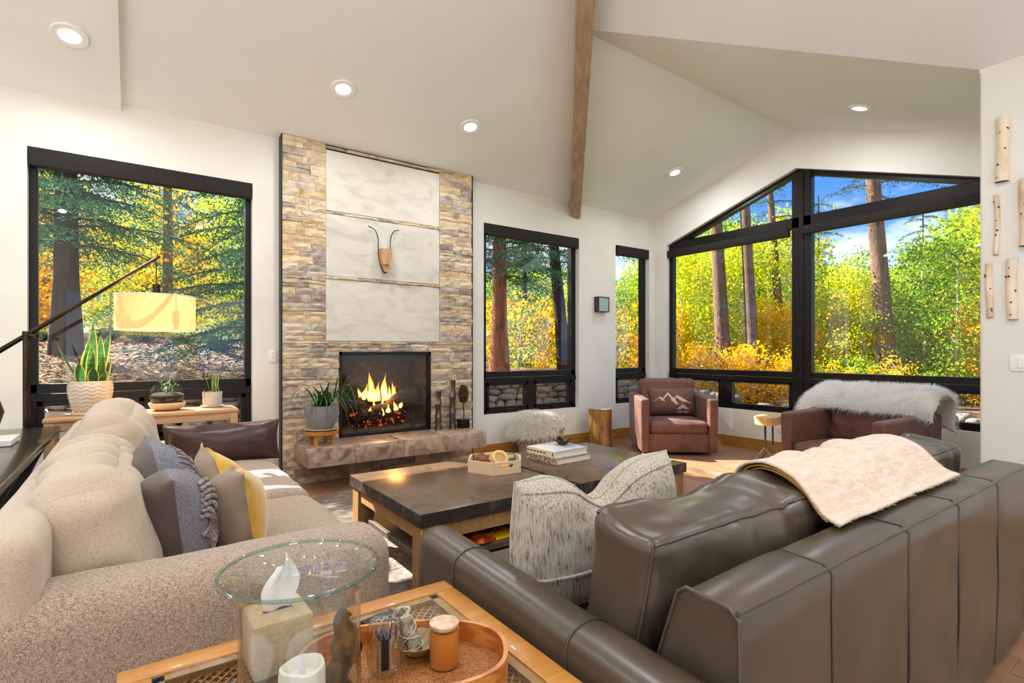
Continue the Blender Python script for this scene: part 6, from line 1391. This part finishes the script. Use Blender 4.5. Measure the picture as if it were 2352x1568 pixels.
terrain('ground_terrace', -14, 36, YA + WT + 0.01, 34, 110, 110, m_ground, 'forest floor of leaf litter rising behind the stone wall')
terrain('ground_lawn', XB + WT + 0.01, 36, -16, YA + WT + 0.01, 70, 60, m_ground, 'forest floor beyond the lawn')
V = []; na, nb = 30, 12
for i in range(na):
    a = R(-12 + 52 * i / (na - 1))
    for j in range(nb):
        r0 = (XB + WT + 0.02) / math.cos(a); r1 = 12.9; r_ = r0 + (r1 - r0) * j / (nb - 1); x, y = r_ * math.cos(a), r_ * math.sin(a); V.append((x, min(y, 7.2), gh(x, min(y, 7.2)) + 0.012))
tag(ob('ground_grass', (V, grid_faces(na, nb)), m_lawn, ang=None), 'strip of green lawn outside the gable window', 'ground', kind='structure')
tag(ob('ground_back', join(box(-30, XL - WT - 0.01, -30, 34, -0.3, -0.08), box(XL - WT, XC + WT + 2, -30, YBK - WT - 0.01, -0.3, -0.08), box(XC + WT + 0.01, XB + 0.2, -30, YC - 0.2, -0.3, -0.08)), m_bounce_ground, smooth=False), 'unseen ground behind the house, made pale to bounce light', 'ground', kind='structure')
# wooded slope that closes the view
V = []; na, nb = 90, 14
for i in range(na):
    a = R(-25 + 150 * i / (na - 1))
    for j in range(nb):
        r_ = 27 + 30 * j / (nb - 1); x, y = r_ * math.cos(a), r_ * math.sin(a)
        lump = 1.3 * mnoise.noise(Vector((x * 0.35, y * 0.35, 0))) + 0.8 * mnoise.noise(Vector((x * 0.9, y * 0.9, 3)))
        V.append((x, y, 0.4 + 0.26 * (r_ - 27) + lump * min(1, j / 3)))
tag(ob('ground_slope', (V, grid_faces(na, nb)), m_hill, ang=None), 'distant wooded slope behind the trees', 'hillside', kind='structure')
# river stones
def rock(sd, flat=0.75):
    v, f = cubegrid(3); out = []
    for p in v:
        q = Vector(p); q = Vector((math.copysign(abs(q.x) ** 0.9, q.x), q.y, q.z)).normalized(); q = q.lerp(Vector(p) * 0.72, 0.35); out.append(tuple(q * (0.5 + 0.10 * nz(q, 1.6, sd))))
    return out, f
rocks = [mesh_of('river_stone', *rock(k * 3.3), ang=None) for k in range(7)]
for me in rocks: me.materials.append(m_river)
sw = thing('stone_wall', 'dry-stacked river stone retaining wall outside the fireplace wall', 'stone wall', (3.2, WALL_Y, 0)); rw = random.Random(31)
ob('wall_core', box(-5.2, 4.9, 0.06, 0.22, -0.1, 0.60), m_mortar, sw, smooth=False)
z = 0.16; ns_ = 0
while z < 0.76:
    h = rw.uniform(0.085, 0.15); x = -1.35 + rw.uniform(-0.1, 0.1)
    while x < 8.0:
        w = rw.uniform(0.14, 0.36)
        vis = (x + w > -1.3 and x < 1.7) or (x + w > 3.7 and x < 7.9)
        if vis and ns_ < 296 and z < 0.76 - 0.24 * sst(6.2, 7.6, x): link('river_stone', rw.choice(rocks), None, sw, (x + w / 2 - 3.2, rw.uniform(-0.03, 0.03), z + h / 2), (rw.uniform(-.15, .15), rw.uniform(-.12, .12), rw.uniform(-.2, .2)), (w * 1.08, 0.26, h * 1.15)); ns_ += 1
        x += w
    z += h * 0.93
for row, r_ in ((0, 12.55), (1, 13.0)):
    ang = 9.0 + row * 0.8
    while ang < 44:
        s_ = rw.uniform(0.18, 0.36); ang += math.degrees((s_ * 0.62 + 0.02) / r_); rr = r_ + rw.uniform(-0.03, 0.03); x, y = rr * math.cos(R(ang)), rr * math.sin(R(ang))
        o = link('boulder', rw.choice(rocks), None, None, (x, y, gh(x, y) + s_ * 0.22), (0, 0, rw.uniform(0, 6)), (s_ * 1.1, s_, s_ * 0.75)); tag(o, 'grey river boulder edging the lawn under the pines', 'boulder', 'boulders edging the lawn')
        ang += math.degrees((s_ * 0.62 + 0.02) / r_)
bgx, bgy = at(1690, 13.45); o = link('boulder', rocks[2], None, None, (bgx, bgy, gh(bgx, bgy) + 0.12), (0, 0, 1), (0.62, 0.5, 0.55)); tag(o, 'largest tan boulder at the foot of a pine outside the gable window', 'boulder')
# leaves as rhombi, clustered; per-leaf tint
def leafmesh(name, C, size, mat, sd, droop=0.0, narrow=0.75):
    """C: (n,3) centres"""
    rg = np.random.default_rng(sd); n = len(C); a = rg.normal(size=(n, 3)); a /= np.linalg.norm(a, axis=1)[:, None]; b = rg.normal(size=(n, 3)); b -= (b * a).sum(1)[:, None] * a; b /= np.linalg.norm(b, axis=1)[:, None]
    s_ = size * rg.uniform(0.6, 1.25, (n, 1)); V = np.empty((n, 4, 3)); V[:, 0] = C - a * s_ / 2; V[:, 1] = C - b * s_ * narrow / 2; V[:, 2] = C + a * s_ / 2; V[:, 3] = C + b * s_ * narrow / 2
    return quads(name, V, mat, np.clip(rg.normal(0.5, 0.26, n), 0, 1))
def quads(name, V, mat, tint):
    n = len(V); me = bpy.data.meshes.new(name); me.vertices.add(4 * n); me.vertices.foreach_set('co', V.reshape(-1).astype(np.float32)); me.loops.add(4 * n); me.loops.foreach_set('vertex_index', np.arange(4 * n, dtype=np.int32))
    me.polygons.add(n); me.polygons.foreach_set('loop_start', np.arange(0, 4 * n, 4, dtype=np.int32)); me.polygons.foreach_set('loop_total', np.full(n, 4, dtype=np.int32)); me.update(calc_edges=True)
    at_ = me.attributes.new('tint', 'FLOAT', 'FACE'); at_.data.foreach_set('value', tint.astype(np.float32)); me.materials.append(mat); return me
def aspen_template(H, cw, n, size, mat, sd, low=0.25):
    rg = np.random.default_rng(sd); t = thing('aspen_tree', 'x', 'tree'); bend = rg.uniform(-0.25, 0.25, 2)
    path = [(bend[0] * q * q, bend[1] * q * q, H * 0.96 * q - 0.25) for q in np.linspace(0, 1, 8)]
    ob('trunk', tube(path, [0.05 * H / 6 * (1 - 0.85 * q) + 0.006 for q in np.linspace(0, 1, 8)], 7), m_aspbark, t)
    nc = 110; zz = rg.uniform(low, 1.0, nc) ** 0.9; rr = cw / 2 * np.sqrt(np.clip(np.sin(PI * np.clip((zz - low * 0.6) / (1.06 - low * 0.6), 0, 1)), 0.02, 1)) * np.sqrt(rg.uniform(0.05, 1, nc)); aa = rg.uniform(0, 2 * PI, nc)
    cc = np.stack([rr * np.cos(aa) + bend[0] * zz * zz, rr * np.sin(aa) + bend[1] * zz * zz, zz * H], 1)
    br = []
    for k in range(0, 30):
        c_ = cc[k]; z0 = max(0.15 * H, c_[2] - 0.35 * rr[k] - 0.25); br.append(tube([(bend[0] * (z0 / H) ** 2, bend[1] * (z0 / H) ** 2, z0), tuple(c_)], [0.012, 0.004], 4))
    ob('branches', join(*br), m_aspbark, t)
    C = cc[rg.integers(0, nc, n)] + rg.normal(0, 1, (n, 3)) * np.array([0.20, 0.20, 0.16]) * cw / 2.2
    C[:, 2] = np.maximum(C[:, 2], 0.1); link('foliage', leafmesh('foliage', C, size, mat, sd + 5), None, t)['kind'] = 'stuff'
    return t
KIND = {'g': [], 'y': [], 'm': [], 's': [], 'l': []}
for k in range(3): KIND['s'].append(aspen_template(1.5, 1.25, 620, 0.085, m_asp_y, 400 + k, 0.02)); KIND['l'].append(aspen_template(1.6, 1.2, 620, 0.085, m_asp_g, 450 + k, 0.02))
for k in range(3):
    KIND['g'].append(aspen_template(6.4, 2.7, 4600, 0.115, m_asp_g, 100 + k, 0.12)); KIND['y'].append(aspen_template(4.2, 2.6, 4200, 0.11, m_asp_y, 200 + k, 0.05)); KIND['m'].append(aspen_template(5.4, 2.7, 4600, 0.115, m_asp_m, 300 + k, 0.06))
used = set()
def plant(kind, x, y, s_, label, group, rgp):
    src = rgp.choice(KIND[kind]); o = src if src.name not in used else copy_tree(src); used.add(src.name)
    o.location = (x, y, gh(x, y) - 0.02); o.rotation_euler = (0, 0, rgp.uniform(0, 6.28)); o.scale = (s_, s_, s_ * rgp.uniform(0.92, 1.08)); tag(o, label, 'tree', group); return o
rgp = random.Random(77)
LB = {'g': ('aspen with green leaves in the thicket beyond the lawn', 'green aspens beyond the lawn'), 'y': ('low aspen with bright yellow leaves in the thicket beyond the lawn', 'yellow aspens beyond the lawn'), 'm': ('aspen turning from green to yellow in the thicket beyond the lawn', 'turning aspens beyond the lawn')}
for r_, a0, a1, n, mix, sc in ((15.4, 10, 46, 13, 'yyymg', 0.80), (16.9, 8, 60, 17, 'ymmgg', 0.92), (18.5, 7, 62, 18, 'mmgyg', 1.0), (21.0, 6, 62, 18, 'ggmmy', 1.05), (24.0, 6, 62, 18, 'gmgmg', 1.12)):
    for k in range(n):
        a = a0 + (a1 - a0) * (k + rgp.uniform(0.2, 0.8)) / n; rr = r_ + rgp.uniform(-0.7, 0.7); x, y = rr * math.cos(R(a)), rr * math.sin(R(a)); kd = rgp.choice(mix if a < 43 else 'gmgmy')
        # the thicket is lower in front of the sky gap, taller towards the room corner
        el = 0.15 + 0.09 * sst(19, 12, a) if a < 25.5 else 0.24 if a < 40 else 0.17
        topz = 1.25 + el * rr * rgp.uniform(0.72, 1.0); hh_ = {'g': 6.4, 'y': 4.2, 'm': 5.4}[kd]
        if kd == 'y': topz = min(topz, 1.25 + rr * rgp.uniform(0.05, 0.11))
        plant(kd, x, y, max(0.35, (topz - gh(x, y)) / (hh_ * 1.04)), *LB[kd], rgp)
LC = {'g': ('green aspen standing behind the spruces beyond the big window', 'green aspens behind the spruces'), 'y': ('low yellow aspen standing behind the spruces beyond the big window', 'yellow aspens behind the spruces'), 'm': ('yellow-green aspen standing behind the spruces beyond the big window', 'yellow-green aspens behind the spruces')}
for r_, n, mix, sc in ((14.5, 6, 'mgy', 0.88), (17.5, 7, 'mgm', 1.05), (21.5, 8, 'mgg', 1.2)):
    for k in range(n):
        a = 74 + 32 * (k + rgp.uniform(0.2, 0.8)) / n; rr = r_ + rgp.uniform(-0.6, 0.6); x, y = rr * math.cos(R(a)), rr * math.sin(R(a)); kd = rgp.choice(mix); hh_ = {'g': 6.4, 'y': 4.2, 'm': 5.4}[kd]; plant(kd, x, y, (1.25 + rr * rgp.uniform(0.20, 0.29) - gh(x, y)) / hh_, *LC[kd], rgp)
for px, dp, kd, sc in ((1120, 11.2, 's', 0.9), (1190, 11.6, 'l', 0.9), (1250, 12, 's', 0.9), (1300, 12.5, 's', 1.0), (1160, 13, 's', 1.2), (1230, 14, 's', 1.3), (1420, 13.5, 's', 1.4), (1460, 14.0, 's', 1.5), (1390, 12.5, 'l', 1.1)):
    x, y = at(px, dp); plant(kd, x, y, sc, 'young yellow aspen shrub growing above the stone wall' if kd == 's' else 'young green aspen shrub growing above the stone wall', 'young yellow shrubs above the stone wall' if kd == 's' else 'young green shrubs above the stone wall', rgp)
for k in range(26):
    a = R(rgp.uniform(11, 42)); rr = rgp.uniform(13.6, 14.4); x, y = rr * math.cos(a), rr * math.sin(a); kd = 's' if math.degrees(a) > 25 or k % 2 else 'l'; plant(kd, x, y, rgp.uniform(0.7, 1.05) if math.degrees(a) > 25 else rgp.uniform(0.5, 0.75), 'low bright yellow aspen shrub right behind the boulders' if kd == 's' else 'low green aspen shrub right behind the boulders', 'low yellow shrubs behind the boulders' if kd == 's' else 'low green shrubs behind the boulders', rgp)
for k_ in KIND.values():
    for t in k_:
        if t.name not in used:
            for c in list(t.children): bpy.data.objects.remove(c)
            bpy.data.objects.remove(t)
# spruces: whorls of drooping branches carrying needle quads
def spruce(label, x, y, H, rad, z0, z1, mat, bark, tr, sd, nb=64, lean=(0, 0), dens=1.0, name='spruce_tree'):
    rg = np.random.default_rng(sd); t = thing(name, label, 'tree', (x, y, gh(x, y) - 0.1))
    path = [(lean[0] * q, lean[1] * q, H * q) for q in np.linspace(0, 1, 9)]; rads = [tr * (1 - 0.75 * q) + (0.35 * tr * max(0, 1 - q * 14)) for q in np.linspace(0, 1, 9)]; ob('trunk', tube(path, rads, 14), bark, t)
    Q, T = [], []; stems = []
    for b in range(nb):
        f_ = (b + rg.random()) / nb; zb = z0 + (z1 - z0) * f_; az = b * 2.4 + rg.uniform(-.4, .4); L = rad * (1 - 0.45 * f_) * rg.uniform(0.7, 1.1); d = np.array([math.cos(az), math.sin(az), 0.0]); sd_ = np.array([-d[1], d[0], 0])
        base = np.array([lean[0] * zb / H, lean[1] * zb / H, zb]); n = 14; pts = []
        for i in range(n):
            q = i / (n - 1); pts.append(base + d * L * q + np.array([0, 0, 0.10 * L * math.sin(q * 2.2) - 0.30 * L * q ** 1.6]))
        stems.append(tube([tuple(p) for p in pts[::3] + [pts[-1]]], [0.022, 0.017, 0.012, 0.008, 0.005, 0.003][:len(pts[::3]) + 1], 5))
        for i in range(1, n):
            q = i / (n - 1)
            for s_ in (-1, 1):
                for m_ in range(2):
                    tl = L * 0.34 * (1 - 0.65 * q) * rg.uniform(0.7, 1.2); dirn = d * 0.55 + sd_ * s_ * 0.8 + np.array([0, 0, rg.uniform(-0.65, -0.15)]); dirn /= np.linalg.norm(dirn); nn2 = max(3, int(tl / 0.035 * dens))
                    for w in range(nn2):
                        c = pts[i] + (pts[i - 1] - pts[i]) * 0.5 * m_ + dirn * tl * (w + 0.5) / nn2; nd = dirn * 0.75 + rg.normal(0, 0.55, 3); nd /= np.linalg.norm(nd); pr_ = np.cross(nd, rg.normal(size=3)); pr_ /= np.linalg.norm(pr_) + 1e-9; ln = rg.uniform(0.05, 0.085); wd = 0.0075
                        wd = 0.0095; Q.append((c, c + nd * ln * 0.5 - pr_ * wd, c + nd * ln, c + nd * ln * 0.5 + pr_ * wd)); T.append(min(1, max(0, rg.normal(0.35 + 0.3 * q, 0.2))))
    ob('boughs', join(*stems), bark, t); link('needles', quads('needles', np.array(Q), mat, np.array(T)), None, t)['kind'] = 'stuff'
    return t
x, y = at(152, 7.4); spruce('big dark-trunked spruce close outside the window behind the floor lamp', x, y, 9.0, 2.3, 1.6, 4.3, m_spruce, m_bark_d, 0.16, 1, 54, dens=1.25)
x, y = at(640, 7.3); spruce('blue-green spruce whose drooping boughs hang beyond the small snake plant', x, y, 7.5, 2.1, 0.5, 4.4, m_spruce, m_bark_d, 0.13, 2, 64, dens=1.3)
x, y = at(385, 12.2); spruce('bare-trunked pine standing mid-way behind the floor lamp shade', x, y, 10, 0.9, 7.5, 9.8, m_pine, m_bark, 0.12, 3, 22, name='pine_tree')
x, y = at(105, 11.5); spruce('reddish pine trunk just beside the big dark spruce', x, y, 10, 0.9, 7.5, 9.8, m_pine, m_bark_r, 0.14, 4, 22, name='pine_tree')
x, y = at(1147, 10.5); spruce('spruce with a red-brown trunk seen through the window next to the fireplace', x, y, 9.5, 2.2, 2.0, 5.2, m_spruce, m_bark_r, 0.17, 5, 60, dens=1.1)
x, y = at(1300, 11.5); spruce('leaning dark spruce behind the window next to the small picture', x, y, 9.0, 1.9, 2.4, 6.0, m_spruce, m_bark_d, 0.15, 6, 40, lean=(-0.9, 0.3), dens=1.0)
x, y = at(1205, 14.5); spruce('far slender spruce between two larger ones, behind the yellow shrubs', x, y, 7.0, 1.6, 0.8, 6.6, m_spruce, m_bark_d, 0.09, 7, 54, dens=0.9)
spruce('unseen dense spruce outside the fireplace wall, placed to block sun', 4.15, 9.3, 8.0, 1.25, 3.0, 7.2, m_spruce, m_bark_d, 0.12, 8, 84, dens=1.7)  # out-of-view tree added to keep sun off the gable wall
# tall pines beyond the lawn
for px, dp, tr, H, z0, label, ln in ((1667, 13.6, 0.20, 13, 7.5, 'straight pine trunk nearest the narrow window', (-0.55, 0.4)), (1735, 13.2, 0.165, 12.5, 7.0, 'slim straight pine between two others by the gable mullion', (-0.5, 0.4)), (1803, 15.0, 0.14, 11, 4.6, 'dark thin pine just beside the gable mullion', (-0.6, 0.5)), (2043, 12.6, 0.225, 12, 4.9, 'thickest pine trunk standing before the blue sky', (-0.75, 0.5))):
    x, y = at(px, dp); spruce(label + ' beyond the lawn', x, y, H, 1.35, z0, H * 0.96, m_pine, m_bark, tr, int(px), 34, lean=ln, dens=0.55, name='pine_tree')
for px, dp, H in ((1880, 19, 6.6), (2120, 21, 6.8), (2300, 17, 5.2)):
    x, y = at(px, dp); spruce('small dark spruce tip rising among the aspens', x, y, H, 1.1, 0.8, H * 0.97, m_spruce, m_bark_d, 0.07, px, 40, dens=0.45)['group'] = 'spruce tips among the aspens'
x, y = at(1725, 12.7); x2, y2 = at(1600, 13.2); lg = tag(ob('fallen_log', tube([(x, y, gh(x, y) + 0.03), ((x + x2) / 2, (y + y2) / 2, 0.42), (x2, y2, 0.95)], [0.06, 0.05, 0.03], 9), m_bark_d), 'dark fallen log slanting against the pine trunks', 'log')
# leaf litter and bunch grass
n = 15000; C = np.stack([rng.uniform(-3.5, 5.5, n), WALL_Y + 0.2 + 8 * rng.random(n) ** 1.4, np.zeros(n)], 1); C[:, 2] = [gh(a, b) + 0.012 for a, b, _ in C]
d = rng.normal(size=(n, 3)) * np.array([1, 1, 0.25]); d /= np.linalg.norm(d, axis=1)[:, None]; e_ = np.cross(d, np.array([0, 0, 1.0]) + rng.normal(0, 0.25, (n, 3))); e_ /= np.linalg.norm(e_, axis=1)[:, None]; s_ = rng.uniform(0.018, 0.042, (n, 1))
Vq = np.stack([C - d * s_, C - e_ * s_ * 0.6, C + d * s_, C + e_ * s_ * 0.6], 1)
tag(link('leaf_litter', quads('leaf_litter', Vq, m_litter, rng.random(n))), 'brown and tan fallen leaves scattered on the forest floor', 'leaves', kind='stuff')
for px, dp in ((420, 9.6), (330, 10.2), (105, 9.2), (500, 9.0), (250, 11)):
    x, y = at(px, dp); t = thing('bunch_grass', 'pale tuft of bunch grass on the leaf-strewn slope', 'grass', (x, y, gh(x, y)), group='tufts of bunch grass on the slope'); Q = []
    for k in range(420):
        a = rng.uniform(0, 6.28); r_ = rng.uniform(0, 0.10); L = rng.uniform(0.18, 0.34); ti = rng.uniform(0.1, 0.9); b = np.array([r_ * math.cos(a), r_ * math.sin(a), 0]); m_ = b + np.array([math.cos(a) * math.sin(ti) * L * 0.6, math.sin(a) * math.sin(ti) * L * 0.6, math.cos(ti) * L * 0.7]); e2 = b + np.array([math.cos(a) * L * math.sin(ti) * 1.2, math.sin(a) * L * math.sin(ti) * 1.2, math.cos(ti) * L * 0.75]); w = np.array([-math.sin(a), math.cos(a), 0]) * 0.004
        Q.append((b - w, b + w, m_ + w, e2))
    link('blades', quads('blades', np.array(Q), m_grass, rng.random(len(Q))), None, t)['kind'] = 'stuff'
